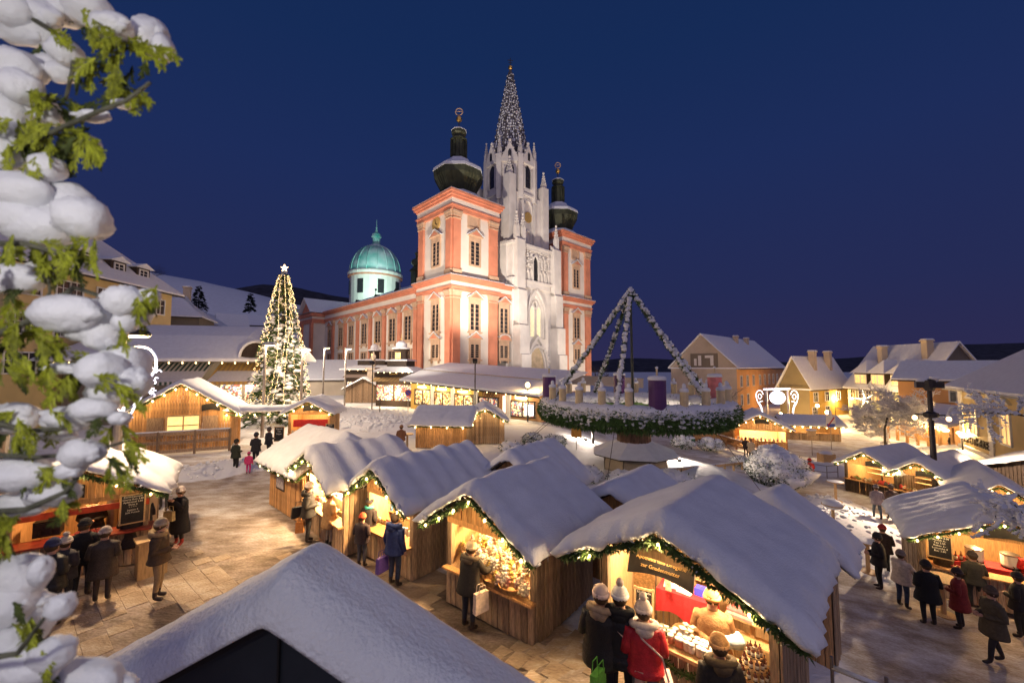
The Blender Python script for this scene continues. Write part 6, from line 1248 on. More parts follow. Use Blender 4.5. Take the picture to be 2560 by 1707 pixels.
def person(label, pos, face, h=1.75, coat=(.03, .03, .035), pants=(.03, .03, .04), hat=None, hair=(.07, .04, .02), pose='front', hem=.80, boots=(.03, .02, .02), bag=None, scarf=None, hood=None, pom=None, group=None, stride=.0, puff=0., sit=0, lean=0., fingers=True, bagh='l'):
    s = h / 1.75; P = empty('person', pos, R(face + 90), label, 'person', group); fwd = -1
    lx = [.10, -.10]; st = [stride, -stride]
    J = [(0, 0, .95), (0, 0 + lean * .3, 1.15), (0, lean, 1.34), (0, lean * 1.2, 1.485), (0, lean * 1.35 - .015, 1.585), (0, lean * 1.35 - .02, 1.69)]; E = [(0, 1), (1, 2), (2, 3), (3, 4), (4, 5)]; Rd = [(.15, .12), (.145, .11), (.165, .12), (.065, .065), (.085, .095), (.088, .10)]
    for i in (0, 1):
        b = len(J); J += [(lx[i], 0, .88), (lx[i] * 1.08, -.03 - st[i] * .5, .50), (lx[i] * 1.1, .02 - st[i], .09), (lx[i] * 1.25, -.15 - st[i], .045)]; E += [(0, b), (b, b + 1), (b + 1, b + 2), (b + 2, b + 3)]; Rd += [(.10, .10), (.068, .07), (.05, .05), (.05, .042)]
    arms = []
    for i, sg in ((0, 1), (1, -1)):
        po = pose if isinstance(pose, str) else pose[i]; sh = (sg * .185, lean, 1.415)
        el, wr = {'down': ((sg * .26, .03 + lean, 1.13), (sg * .27, -.05, .90)), 'front': ((sg * .27, .04 + lean, 1.14), (sg * .09, -.23 + lean, 1.12)), 'pocket': ((sg * .30, .07 + lean, 1.15), (sg * .21, -.08, .98)),
                  'up': ((sg * .25, -.10 + lean, 1.16), (sg * .08, -.25 + lean, 1.42)), 'reach': ((sg * .25, -.18 + lean, 1.18), (sg * .20, -.44 + lean, 1.10))}[po]
        b = len(J); J += [sh, el, wr]; E += [(2, b), (b, b + 1), (b + 1, b + 2)]; Rd += [(.065, .065), (.05, .05), (.036, .034)]; arms.append((sh, el, wr))
    me = skinbody([tuple(c * s for c in j) for j in J], E, [(a * s, b * s) for a, b in Rd])
    me.materials.clear()
    for m_ in (SKIN, cmat(coat), cmat(pants), cmat(boots, .5)): me.materials.append(m_)
    for p in me.polygons:
        c = p.center / s; i = 1
        if c.z > 1.5: i = 0
        elif c.z < .22: i = 3
        elif c.z < .93 and abs(c.x) < .235 and min((Vector(a[2]) - c).length for a in arms) > .10: i = 2
        p.material_index = i; p.use_smooth = True
    bd = obj('body', me, P)
    hm = MB()                                                   # hands: palm, four fingers, thumb
    for (sh, el, wr), sg in zip(arms, (1, -1)):
        w = Vector(wr); d = (w - Vector(el)).normalized(); sd = d.cross(Vector((0, 0, 1))); sd = (sd if sd.length > .05 else Vector((0, 1, 0))).normalized(); up = sd.cross(d); hm.ball(w + d * .055, (.042, .042, .042), 0, 8, 6)
        if fingers:
            for k in range(4): o = w + d * .085 + sd * (-.03 + .02 * k); L = (.062, .072, .068, .052)[k]; hm.tube([o, o + d * L * .55 - up * .008, o + d * L * .85 - up * .03], [.0105, .0098, .008], 5)
            o = w + d * .045 - sd * .035 * sg; hm.tube([o, o + d * .03 - sd * .02 * sg, o + d * .055 - sd * .018 * sg - up * .012], [.013, .011, .009], 5)
    for i, v in enumerate(hm.v): hm.v[i] = tuple(c * s for c in v)
    hm.build('hands', SKIN if not puff else cmat((.05, .04, .04)), P, smooth=True)
    # coat: lofted round the torso, sleeves over the arms
    C = MB(); n = 18; hemz = hem
    prof = [(1.505, .085, .085), (1.475, .14, .10), (1.43, .225, .135), (1.33, .255, .17), (1.18, .245, .18), (1.05, .25, .185), (.95, .265, .195)] + ([(hemz + (.95 - hemz) * .5, .272 + .05 * (.95 - hemz), .205 + .05 * (.95 - hemz))] if hemz < .9 else []) + [(hemz, .278 + .07 * max(0, .95 - hemz), .215 + .08 * max(0, .95 - hemz)), (hemz + .01, .20, .15)]
    sd_ = random.random() * 90; rows = []
    for k in range(len(prof) - 1):
        for q in range(3):
            f = q / 3; rows.append(tuple(prof[k][i] * (1 - f) + prof[k + 1][i] * f for i in range(3)))
    rows.append(prof[-1])
    for z, rx, ry in rows:
        for k in range(n):
            t = 2 * math.pi * k / n; fo = 1 + .07 * nz(math.cos(t) * 2.2 + sd_, math.sin(t) * 2.2, z * 3) + .045 * nz(math.cos(t) * 5 + sd_, math.sin(t) * 5, z * 11) + (puff * abs(math.sin(z * 34)) if .85 < z < 1.45 else 0); zz = lean * (min(1.3, max(0, (z - .95) / .39)))
            C.v.append((rx * math.cos(t) * fo, ry * math.sin(t) * fo + zz, z))
    C.f = [(j * n + k, j * n + (k + 1) % n, (j + 1) * n + (k + 1) % n, (j + 1) * n + k) for j in range(len(rows) - 1) for k in range(n)]; C.m = [0] * len(C.f)
    for sh, el, wr in arms:
        a, b, c = Vector(sh), Vector(el), Vector(wr); pts = [a + (b - a) * k / 5 for k in range(5)] + [b + (c - b) * k / 5 for k in range(6)]; C.tube(pts, [(.096 - .0036 * k) * (1 + puff * 1.4 * (k % 2) + .04 * nz(k * 1.3 + sd_)) for k in range(len(pts))], 10)
    for i, v in enumerate(C.v): C.v[i] = tuple(c * s for c in v)
    C.build('coat', cmat(coat, .45 if puff else .8), P, smooth=True)
    hc = Vector((0, lean * 1.35 - .02, 1.66))
    F = MB(); F.ball(hc + Vector((0, -.105, -.02)), (.014, .022, .022), 0, 6, 5); F.ball(hc + Vector((.035, -.088, .012)), .011, 1, 6, 5); F.ball(hc + Vector((-.035, -.088, .012)), .011, 1, 6, 5); F.ball(hc + Vector((0, -.09, -.062)), (.026, .012, .007), 2, 6, 4)
    for sg in (-1, 1): F.ball(hc + Vector((sg * .094, .005, -.01)), (.014, .024, .033), 0, 6, 5)
    for i, v in enumerate(F.v): F.v[i] = tuple(c * s for c in v)
    F.build('face', [SKIN, M['black'], cmat((.35, .10, .08))], P, smooth=True)
    T = MB()
    def dome(rx, ry, rz, z0, cut, m_, jit=0., yo=0.):
        T2 = MB(); T2.ball(hc + Vector((0, .012 + yo, z0)), (rx, ry, rz), 0, 14, 10, jit, sd_)
        T2.v = [(x, y, max(z, hc.z + cut + (0.05 if y < hc.y - .05 else 0))) for x, y, z in T2.v]; T2.v = [tuple(c * s for c in v) for v in T2.v]; return T2.build(m_[0], m_[1], P, smooth=True)
    dome(.112, .118, .128, .01, -.11, ('hair', cmat(hair)), .08, .015)
    if hat:
        ho = dome(.122, .128, .142, .035, .005, ('hat', cmat(hat, .9)), .05)
        b_ = MB(); b_.lathe([(.128, .0), (.134, .03), (.126, .06)], (hc.x, hc.y + .012, hc.z + .005), 16); b_.v = [tuple(c * s for c in v) for v in b_.v]; b_.build('hat_band', cmat(tuple(min(1, c * 1.25) for c in hat), .9), ho, smooth=True)
        if pom: b_ = MB(); b_.ball(hc + Vector((0, .01, .21)), .06, 0, 10, 8, .3, sd_); b_.v = [tuple(c * s for c in v) for v in b_.v]; b_.build('pompom', cmat(pom, .95), ho, smooth=True)
    if hood: b_ = MB(); b_.tube([(.17 * math.cos(t), lean * 1.2 + .03 + .13 * math.sin(t), 1.50 + .035 * math.sin(t)) for t in [2 * math.pi * k / 14 for k in range(15)]], .052, 8, 0, False); b_.ball((0, lean * 1.2 + .13, 1.47), (.14, .085, .10), 0, 10, 8, .2, sd_); b_.v = [tuple(c * s for c in v) for v in b_.v]; b_.build('hood', cmat(hood, .95), P, smooth=True)
    if scarf: b_ = MB(); b_.tube([(.11 * math.cos(t), lean * 1.25 + .105 * math.sin(t), 1.515 + .012 * math.sin(3 * t)) for t in [2 * math.pi * k / 14 for k in range(15)]], .045, 8, 0, False); b_.v = [tuple(c * s for c in v) for v in b_.v]; b_.build('scarf', cmat(scarf, .95), P, smooth=True)
    return P
def bag(label, pos, face, c, kind='tote', h=.36, w=.34):
    B = empty('bag', pos, R(face), label, 'bag'); q = MB(); q.box((0, 0, h / 2), (w, .11, h), 0, 0, .92); q.box((0, 0, h * .18), (w * 1.01, .113, h * .12), 0, 0); b = q.build('bag_body', cmat(c, .6), B); q = MB()
    for y in (-.05, .05): q.tube([(-w * .25, y, h), (-w * .2, y, h + .14), (w * .2, y, h + .14), (w * .25, y, h)], .008, 5)
    q.build('handle', cmat(c, .6), B); return B
def strapbag(label, P, s, c, side=1, z=.72, w=.34, h=.30):
    """shoulder bag with a strap across the back; a thing of its own hanging on the person"""
    B = empty('shoulder_bag', P.location, P.rotation_euler.z, label, 'bag'); q = MB(); q.box((side * .30 * s, .10 * s, z), (.13, w, h), 0, 0, .9); q.build('bag_body', cmat(c, .5), B)
    q = MB(); q.tube([(side * .30 * s, -.02, z + h / 2), (side * .24 * s, .0, 1.2 * s), (0, .0, 1.46 * s), (-side * .16 * s, .03, 1.47 * s)] if False else [(side * .30 * s, .22 * s, z + h / 2), (side * .22 * s, .20 * s, 1.15 * s), (-side * .05 * s, .165 * s, 1.36 * s), (-side * .14 * s, .06, 1.50 * s)], .014, 5); q.build('strap', cmat(c, .5), B); return B
def G(u, v): p = gp(u, v); return (p.x, p.y, p.z)
p1 = person('person in dark blue jacket and jeans facing the box stall', G(905, 1347), 62, 1.80, (.02, .035, .13), (.03, .045, .09), None, (.05, .03, .02), 'down', .83, hood=(.02, .035, .13))
bag('purple paper carrier bag held by the blue jacketed person', (p1.location.x - .28, p1.location.y - .1, .42), 60, (.09, .05, .28))
person('short person in orange red beanie and dark coat', G(830, 1302), 75, 1.42, (.03, .022, .03), (.05, .06, .09), (.62, .10, .05), pose='front', hem=.85)
person('person with teal scarf standing behind the orange beanie', (gp(846, 1275).x, gp(846, 1275).y, 0), 70, 1.62, (.035, .03, .035), (.03, .03, .04), (.03, .03, .04), scarf=(.05, .35, .33))
p4 = person('person in dark jacket with rucksack before the bright stall', G(706, 1246), 20, 1.82, (.035, .03, .025), (.025, .022, .022), (.58, .5, .44), hood=(.05, .045, .04), pose='front')
bag('black holdall hanging at the dark jacketed person', (p4.location.x - .36, p4.location.y + .1, .75), 40, (.02, .02, .022), h=.34, w=.42); bag('small orange carrier bag beside the dark trousers', (p4.location.x - .12, p4.location.y - .26, .42), 10, (.55, .22, .06), h=.32, w=.24)
person('person in tan parka and black boots at the bright stall', G(755, 1257), 55, 1.66, (.34, .20, .09), (.24, .20, .17), (.62, .50, .36), hem=.66, boots=(.012, .012, .012), pose='front')
p6 = person('person in black coat leaning over the plush toys', G(1076, 1446), 58, 1.74, (.022, .02, .02), (.025, .03, .045), (.60, .48, .30), pose='reach', hood=(.10, .08, .06), lean=-.06)
bag('whitish carrier bag beside the person at the toy stall', (p6.location.x + .28, p6.location.y - .22, .5), 40, (.62, .50, .42), h=.4, w=.34)
def GH(u, v, z): p = gp(u, v, z); return (p.x, p.y, p.z - z)
a7 = GH(1380, 1372, 1.68); p7 = person('person in striped hat and black coat at the bottle stall', a7, 62, 1.80, (.018, .017, .018), (.02, .02, .025), (.60, .46, .40), puff=.05, hem=.72, hood=(.30, .22, .15))
a8 = GH(1416, 1368, 1.68); a8 = (a8[0] + .02, a8[1] - .12, a8[2]); p8 = person('person in black quilted jacket and white bobble hat', a8, 66, 1.82, (.016, .016, .018), (.02, .02, .025), (.72, .68, .62), pom=(.5, .4, .34), puff=.06, hem=.78, hood=(.016, .016, .018))
strapbag('pale pink shoulder bag on the black quilted jacket', p8, 1, (.55, .36, .27), -1, .74, .40, .34); bag('bright green carrier bag between the two black coats', (a7[0] - .12, a7[1] - .30, a7[2] + .40), 50, (.15, .45, .06), h=.42, w=.32)
a9 = GH(1478, 1408, 1.62); p9 = person('person in red jacket and fluffy fur hat', a9, 80, 1.74, (.50, .025, .035), (.16, .16, .20), (.66, .54, .44), pom=(.66, .54, .44), hood=(.62, .52, .45), hem=.83, puff=.03)
strapbag('red and white shopping bag on the red jacket', p9, 1, (.62, .45, .42), -1, .66, .36, .36)
a10 = GH(1652, 1482, 1.62); person('person in ginger fur hat and dark coat at the counter', a10, 85, 1.70, (.035, .028, .022), (.03, .03, .03), (.45, .24, .10), hem=.7, hood=(.10, .07, .04))
person('person in long black coat with red boots, holding hands to face', G(410, 1252), -105, 1.74, (.014, .013, .016), (.012, .012, .014), (.42, .36, .34), pose='up', hem=.42, boots=(.30, .03, .02)); p = gp(410, 1252); bag('cream shoulder bag of the person in red boots', (p.x - .12, p.y - .26, .85), -10, (.50, .38, .18), h=.28, w=.34)
person('person in brown parka with fur hood and khaki trousers', G(360, 1377), 25, 1.84, (.075, .05, .032), (.26, .18, .10), (.34, .28, .2), hood=(.34, .24, .13), hem=.86)
person('person in brown quilted coat and grey cap at the wine bar', G(232, 1382), 120, 1.68, (.062, .045, .034), (.05, .035, .03), (.40, .33, .28), puff=.05, hem=.62)
person('person in black leather jacket and navy beanie, nearest at the bar', G(108, 1442), 95, 1.80, (.016, .016, .017), (.02, .022, .035), (.035, .04, .09), puff=.045)
person('person with cream bobble hat beside the navy beanie', G(140, 1405), 100, 1.62, (.05, .045, .05), (.03, .03, .035), (.58, .50, .40), pom=(.6, .5, .4))
person('person in black with shoulder strap between the bar customers', G(185, 1372), 115, 1.80, (.013, .012, .012), (.02, .02, .022), (.02, .018, .018)); p = gp(185, 1372)
person('person in long dark coat with mustard hood by the bar counter', G(300, 1294), 140, 1.72, (.03, .022, .022), (.03, .04, .07), (.20, .13, .05), hood=(.20, .13, .05), hem=.5)
person('dark haired person behind the mustard hood', G(322, 1275), 170, 1.74, (.03, .024, .03), (.03, .03, .035), None, (.03, .02, .018))
m9 = Matrix.Translation((-11.55, 11.0, 0)) @ Matrix.Rotation(R(36), 4, 'Z'); q_ = m9 @ Vector((.0, 1.15, .06)); person('barkeeper in black with cream scarf inside the wine bar', q_, -54, 1.72, (.014, .013, .014), (.02, .02, .02), None, (.05, .025, .015), 'front', scarf=(.55, .42, .26))
person('small child in pink snowsuit on the slushy path', G(570, 1090), 100, 1.12, (.55, .05, .17), (.55, .03, .20), (.50, .05, .16), pose='down', hem=.9, boots=(.10, .03, .05))
person('dark figure with round hat by the little bar', G(586, 1070), 80, 1.80, (.025, .025, .03), (.02, .02, .025), (.03, .035, .05)); person('second dark figure nearer the little bar', G(616, 1050), 60, 1.76, (.03, .03, .035), (.02, .02, .025), (.09, .08, .08)); person('hooded figure in dark green next to the pink child', G(540, 1085), 70, 1.68, (.03, .035, .025), (.02, .02, .02), (.03, .03, .03))
person('two tone blurred walker in grey green at the middle of the square', G(330 + 45, 1170), -60, 1.7, (.05, .055, .05), (.03, .03, .03), (.05, .12, .06), stride=.14)
person('dark clad person at a bar table by the snow bank', G(2022, 1353), 150, 1.78, (.018, .016, .018), (.014, .013, .015), (.022, .02, .022)); person('person in dark red cap behind the dark clad one', G(2032, 1318), 60, 1.72, (.03, .02, .022), (.02, .02, .02), (.30, .04, .04))
person('person in white jacket and jeans on the downhill lane', G(2075, 1396), 10, 1.68, (.58, .48, .38), (.04, .055, .10), (.20, .16, .14), pose='reach')
person('broad person in black coat seen from behind at the standing table', G(2135, 1437), 72, 1.76, (.012, .012, .014), (.015, .015, .018), (.03, .025, .025), hem=.7); person('person in dark red coat at the standing table', G(2208, 1446), 120, 1.66, (.20, .022, .022), (.02, .02, .025), (.05, .035, .035), hem=.62)
person('person in mustard hooded jacket leaning to the urn counter', G(2172, 1372), 62, 1.74, (.07, .045, .02), (.03, .03, .03), (.34, .20, .06), hood=(.30, .18, .06), pose='reach'); person('person in grey green coat by the urn counter', G(2242, 1398), 70, 1.74, (.045, .042, .035), (.03, .03, .03), (.04, .03, .03))
person('walker in brown coat crossing at the lower right', G(2288, 1522), 165, 1.80, (.09, .07, .045), (.03, .026, .03), (.10, .07, .05), stride=.2, hem=.66); person('dark walker cut by the right edge', G(2348, 1465), 110, 1.76, (.025, .02, .02), (.02, .02, .02), (.04, .03, .03))
person('walker in pale grey jacket on the downhill lane', G(2016, 1192), 75, 1.74, (.24, .20, .22), (.06, .08, .10), (.14, .12, .13), stride=.12); person('walker in brown coat beside the pale grey jacket', G(2050, 1193), 75, 1.78, (.09, .06, .045), (.07, .05, .04), (.07, .05, .045), stride=.1)
person('person in bright red coat beside the biggest bush', G(1862, 1112), 95, 1.72, (.55, .03, .03), (.02, .02, .03), (.50, .03, .03), fingers=False)
mm = Matrix.Translation((15.35, 13.0, -2.1)) @ Matrix.Rotation(R(-35), 4, 'Z'); person('vendor in red jacket behind the two urns', mm @ Vector((.95, 1.0, .06)), -110, 1.72, (.50, .03, .03), (.03, .03, .03), None, (.03, .02, .02))
m2 = Matrix.Translation((-.415, 8.9, 0)) @ Matrix.Rotation(math.atan2(-1.44, 2.07), 4, 'Z'); person('vendor in grey jacket and pink hat among the plush toys', m2 @ Vector((.55, 1.75, .06)), -60, 1.6, (.20, .19, .22), (.03, .03, .03), (.65, .25, .25), lean=-.1)
p = zc(820, 1345); person('person in cream coat before the dazzling stall', G(*p), 60, 1.72, (.62, .46, .28), (.03, .03, .03), (.35, .2, .1), hem=.6, fingers=False); p = zc(765, 1330); person('dark figure beside the cream coat', G(*p), 40, 1.72, (.05, .035, .03), (.03, .03, .03), (.05, .03, .03), fingers=False)
z6 = lambda a, b: ((980 + a / 4.704) / KD, (880 + b / 4.704) / KD)
for lab, a, b, c1, fc in (('person in dark suit standing at the shop corner', 323, 652, (.02, .02, .022), -90), ('shopper in tan coat before the second shop window', 705, 660, (.30, .22, .14), 90), ('shopper in dark coat before the third shop window', 1052, 650, (.03, .03, .035), 90), ('customer in pale pink jacket at the tan kiosk', 62, 612, (.55, .38, .34), 70), ('customer in dark coat at the tan kiosk', 130, 618, (.03, .025, .025), 80)):
    person(lab, G(*z6(a, b)), fc, 1.76, c1, (.03, .03, .03), (.05, .04, .04), fingers=False)
person('brownish figure left of the middle hut', G(921, 1040), 90, 1.72, (.22, .10, .05), (.05, .04, .03), (.30, .16, .08), fingers=False); person('person in red top behind the wreath near the log hut', G(1735, 1000), -90, 1.7, (.45, .04, .03), (.03, .03, .03), (.05, .04, .04), fingers=False)
person('dark figure in the lane before the pharmacy', G((2040 + 1400 / 4.127) / KD, (820 + 1280 / 4.127) / KD), 100, 1.74, (.03, .025, .025), (.02, .02, .02), (.04, .03, .03), fingers=False)
# ================================================================ goods on the stalls (each lies loose, so each is a thing)
def SM(key): S = STALLS[key]; return Matrix.Translation(S.location) @ Matrix.Rotation(S.rotation_euler.z, 4, 'Z')
def put(name, me, key, loc, rz=0., label=None, cat=None, group=None, sc=1., tilt=(0, 0)):
    m_ = SM(key); o = obj(name, me, None, m_ @ Vector(loc), (tilt[0], tilt[1], STALLS[key].rotation_euler.z + rz), label, cat, group); o.scale = (sc, sc, sc); return o
def plush(c1, c2):
    q = MB(); q.ball((0, 0, .06), (.055, .05, .062), 0, 8, 6); q.ball((0, -.012, .15), (.05, .046, .046), 0, 8, 6); q.ball((0, -.055, .142), (.022, .018, .018), 1, 6, 5)
    for s in (-1, 1):
        q.ball((s * .038, 0, .195), .019, 0, 6, 4); q.ball((s * .058, -.025, .09), (.02, .035, .02), 0, 6, 4); q.ball((s * .038, -.055, .02), (.022, .04, .022), 0, 6, 4); q.ball((s * .017, -.052, .165), .006, 2, 4, 3)
    return q.mesh('plush_toy', [c1, c2, M['black']], True)
pc = [(.62, .50, .34), (.66, .56, .42), (.40, .24, .12), (.60, .28, .26), (.66, .60, .54), (.50, .38, .10), (.62, .42, .36), (.30, .20, .14)]
PL = [plush(cmat(c, .95), cmat(tuple(min(.8, x * 1.25) for x in c), .95)) for c in pc] + [plush(cmat((.35, .42, .06), .95), cmat((.6, .6, .3), .95))]
rg = random.Random(4)
for k in range(150):
    x = rg.uniform(-1.12, 1.12); y = rg.uniform(-.02, 1.15); z = .92 + max(0, y - .05) * .62 + rg.uniform(0, .10)
    put('plush_toy', PL[rg.randint(0, 6) if rg.random() < .95 else 8], 'S2', (x, y, z), rg.uniform(-.9, .9), 'small plush toy in the heap on the toy stall counter', 'plush toy', 'plush toys heaped on the toy stall', rg.uniform(.75, 1.25), (rg.uniform(-.4, .2), rg.uniform(-.3, .3)))
for k in range(40):
    x = rg.uniform(-1.05, -.3) if k < 22 else rg.uniform(-.3, 1.0); y = 1.3 if k >= 22 else rg.uniform(.3, 1.3); z = rg.uniform(1.45, 2.05)
    put('plush_toy', PL[rg.choice((3, 4, 6, 0, 3))], 'S2', (x, y, z), rg.uniform(-.5, .5), 'plush doll hung up inside the toy stall', 'plush toy', 'plush dolls hung in the toy stall', rg.uniform(1.0, 1.5))
sh_ = MB(); sh_.slab([(-.05, .85), (1.3, 1.55), (1.3, 1.52), (-.05, .82)], (-1.2, 0, 0), (0, 1, 0), (0, 0, 1), (2.4, 0, 0)); sh_.build('display_ramp', M['pale'], STALLS['S2'])
wick = mat('wicker', (.32, .18, .07), .8, .4, 20, .6, 60)
for i, (x, rx) in enumerate(((-.55, .2), (.12, .22), (.62, .24))):
    q = MB(); q.lathe([(rx * .8, 0), (rx, .12), (rx + .02, .13), (rx * .93, .12), (rx * .7, .03)], n=16, sx=1, sy=.7); q.build('wicker_basket', wick, None, loc=SM('S2') @ Vector((x, -.02, .885)), rot=(0, 0, STALLS['S2'].rotation_euler.z), label=('left wicker basket on the toy stall counter', 'middle wicker basket on the toy stall counter', 'square ended wicker basket at the right of the toy stall')[i], cat='basket')
# boxes and books in S3 and S4
def boxm(w, d, h, c): q = MB(); q.box((0, 0, h / 2), (w, d, h)); q.box((0, -d / 2 - .001, h * .6), (w * .8, .004, h * .35), 0, 1); return q.mesh('gift_box', [cmat(c, .5), cmat(tuple(min(.85, x * .4 + .5) for x in c), .5)])
BX = [boxm(rg.uniform(.09, .15), .05, rg.uniform(.13, .2), c) for c in ((.55, .10, .06), (.60, .45, .08), (.08, .20, .45), (.65, .6, .5), (.12, .35, .15), (.55, .3, .08), (.3, .12, .35), (.66, .62, .56))]
for key, rows, lab, grp in (('S3', [(z, y) for z, y in ((.90, .35), (1.15, .75), (1.40, .95), (1.66, 1.1), (1.9, 1.2))], 'small coloured box in the shelf rows of the box stall', 'boxes shelved in the box stall'), ('S4', [(.90, .25), (1.15, .6), (1.40, .8), (1.65, .95)], 'small bright gift packet shelved in the bright stall', 'packets shelved in the bright stall')):
    W_ = 1.0 if key == 'S3' else 1.45
    for z, y in rows:
        q = MB(); q.box((0, y + .02, z - .012), (2 * W_, .2, .022)); q.build('shelf', M['pale'], STALLS[key]); x = -W_ + .06
        while x < W_ - .05: put('gift_box', BX[rg.randint(0, 7)], key, (x, y - .02, z), rg.uniform(-.15, .15), lab, 'box', grp, rg.uniform(.85, 1.1)); x += rg.uniform(.13, .19)
# bottles, jars
def bottle(h, r, glass, label_c, cap): q = MB(); q.lathe([(r, 0), (r, h * .55), (r * .85, h * .63), (r * .35, h * .74), (r * .33, h * .93)], n=10); q.lathe([(r * .4, h * .92), (r * .4, h)], n=8, mi=2); q.lathe([(r * 1.02, h * .12), (r * 1.02, h * .48)], n=10, mi=1); return q.mesh('bottle', [glass, label_c, cap], True)
amber = mat('amber_glass', (.12, .035, .012), .15, .2, 5, spec=.6); wl_ = mat('paper_label', (.62, .55, .44), .7, .1, 9); BT = bottle(.30, .042, amber, wl_, M['black']); BS = bottle(.13, .026, amber, wl_, M['black']); BG = bottle(.30, .042, mat('honey_glass', (.45, .20, .04), .15, .2, 5, spec=.6), wl_, M['gold'])
def jar(c): q = MB(); q.lathe([(.045, 0), (.048, .01), (.048, .09), (.04, .10)], n=10); q.lathe([(.047, .10), (.047, .125), (.04, .13)], n=10, mi=1); return q.mesh('jar', [c, M['white']], True)
JR = [jar(cmat((.60, .50, .36))), jar(cmat((.45, .18, .10))), jar(cmat((.66, .6, .52)))]
S1 = STALLS['S1']
# right hand rack of the bottle stall
q = MB()
for x in (.42, .74, 1.18): q.box((x, 1.3, 1.0), (.07, .07, 1.9))
q.build('rack_post', M['pale'], S1, kind='stuff')
for z in (.72, 1.05, 1.40): q = MB(); q.box((.8, 1.24, z), (.86, .28, .03)); q.build('rack_shelf', M['pale'], S1)
for k in range(6): put('bottle', BT, 'S1', (.50 + .12 * k, 1.2, 1.415), 0, 'amber bottle on the upper rack shelf of the bottle stall', 'bottle', 'bottles on the rack of the bottle stall')
for k in range(3): q = MB(); q.box((0, 0, 0), (.42, .26, .035)); q.build('folded_cloth', cmat(((.5, .2, .18), (.6, .45, .4), (.45, .12, .12))[k], .9), None, loc=SM('S1') @ Vector((.62, 1.22, 1.085 + .038 * k)), rot=(0, 0, S1.rotation_euler.z), label=('lowest folded cloth on the rack', 'middle folded cloth on the rack', 'top folded cloth on the rack')[k], cat='cloth')
W_ = empty('small_wreath', SM('S1') @ Vector((1.05, 1.2, 1.07)), 0, 'small green wreath with red candles on the rack shelf', 'wreath'); garland(W_, [(.12 * math.cos(t), .12 * math.sin(t), .06) for t in [2 * math.pi * k / 10 for k in range(11)]], .05, 160, 0, leafl=.05); 
for k in range(4): q = MB(); q.lathe([(.02, 0), (.02, .09)], (.1 * math.cos(k * 1.57), .1 * math.sin(k * 1.57), .07), 8); q.build('candle', M['red'], W_)
# table with red cloth, papers and cash box
T = empty('display_table', SM('S1') @ Vector((-.32, 1.32, 0)), S1.rotation_euler.z + .12, 'small folding table inside the bottle stall', 'table')
for x in (-.4, .4):
    for y in (-.2, .2): q = MB(); q.tube([(x, y, -.2), (x * .95, y, 1.08)], .014, 5); q.build('leg', M['steel'], T)
q = MB(); q.box((0, 0, 1.09), (.95, .5, .02)); q.build('table_top', M['pale'], T)
q = MB(); n = 28
pts = [(-.49, -.26), (.49, -.26), (.49, .26), (-.49, .26)]; per = []
for a, b in zip(pts, pts[1:] + pts[:1]):
    for k in range(8): per.append((a[0] + (b[0] - a[0]) * k / 8, a[1] + (b[1] - a[1]) * k / 8))
N_ = len(per); q.v = [(x, y, 1.108) for x, y in per] + [(x * (1.04 + .05 * math.sin(i * 1.9)), y * (1.06 + .08 * math.sin(i * 1.9)), .70 + .06 * math.sin(i * .8)) for i, (x, y) in enumerate(per)]; q.f = [tuple(range(N_))] + [(i, (i + 1) % N_, N_ + (i + 1) % N_, N_ + i)[::-1] for i in range(N_)]; q.m = [0] * len(q.f)
q.build('table_cloth', M['red'], None, smooth=False, loc=T.location, rot=(0, 0, T.rotation_euler.z), label='crimson cloth hanging over the folding table', cat='tablecloth')
mt = Matrix.Translation(T.location) @ Matrix.Rotation(T.rotation_euler.z, 4, 'Z')
for k, (x, y, a) in enumerate(((-.28, -.02, .2), (-.02, -.08, -.15))): q = MB(); q.box((0, 0, 0), (.26, .2, .004)); q.build('paper_sheet', M['white'], None, loc=mt @ Vector((x, y, 1.114)), rot=(0, 0, T.rotation_euler.z + a), label=('left sheet of paper on the red cloth', 'middle sheet of paper on the red cloth')[k], cat='paper')
q = MB(); q.box((0, 0, .055), (.26, .18, .11)); q.box((0, 0, .117), (.255, .175, .015)); cb = q.build('cash_box', mat('blue_enamel', (.05, .06, .55), .35, .1), None, loc=mt @ Vector((.28, -.02, 1.112)), rot=(0, 0, T.rotation_euler.z - .1), label='blue cash box on the red cloth', cat='cash box'); q = MB(); q.tube([(-.05, 0, .125), (-.04, 0, .15), (.04, 0, .15), (.05, 0, .125)], .006, 5); q.build('handle', M['steel'], cb)
# trapezoid wooden tray with bottles behind the table
T2 = empty('bottle_rack', SM('S1') @ Vector((-.32, 1.85, 1.12)), S1.rotation_euler.z, 'tilted wooden rack with five bottles behind the red table', 'rack')
for a, b in (((-.5, 0, 0), (-.33, 0, .62)), ((.5, 0, 0), (.33, 0, .62)), ((-.5, 0, .02), (.5, 0, .02)), ((-.36, 0, .6), (.36, 0, .6)), ((-.43, -.02, .26), (.43, -.02, .26))): q = MB(); q.bar(a, b, .05, .14, up=(0, 1, 0)); q.build('slat', M['pale'], T2)
for k in range(5): put('bottle', BG if k == 4 else BT, 'S1', (-.66 + .17 * k, 1.76, 1.40), 0, 'bottle standing in the tilted rack', 'bottle', 'bottles in the tilted rack')
for x, a in ((-.6, .3), (-.05, -.35)): q = MB(); q.bar((x, 1.5, .0), (x + a, 1.15, .95), .09, .05); q.build('trestle_leg', M['pale'], S1)
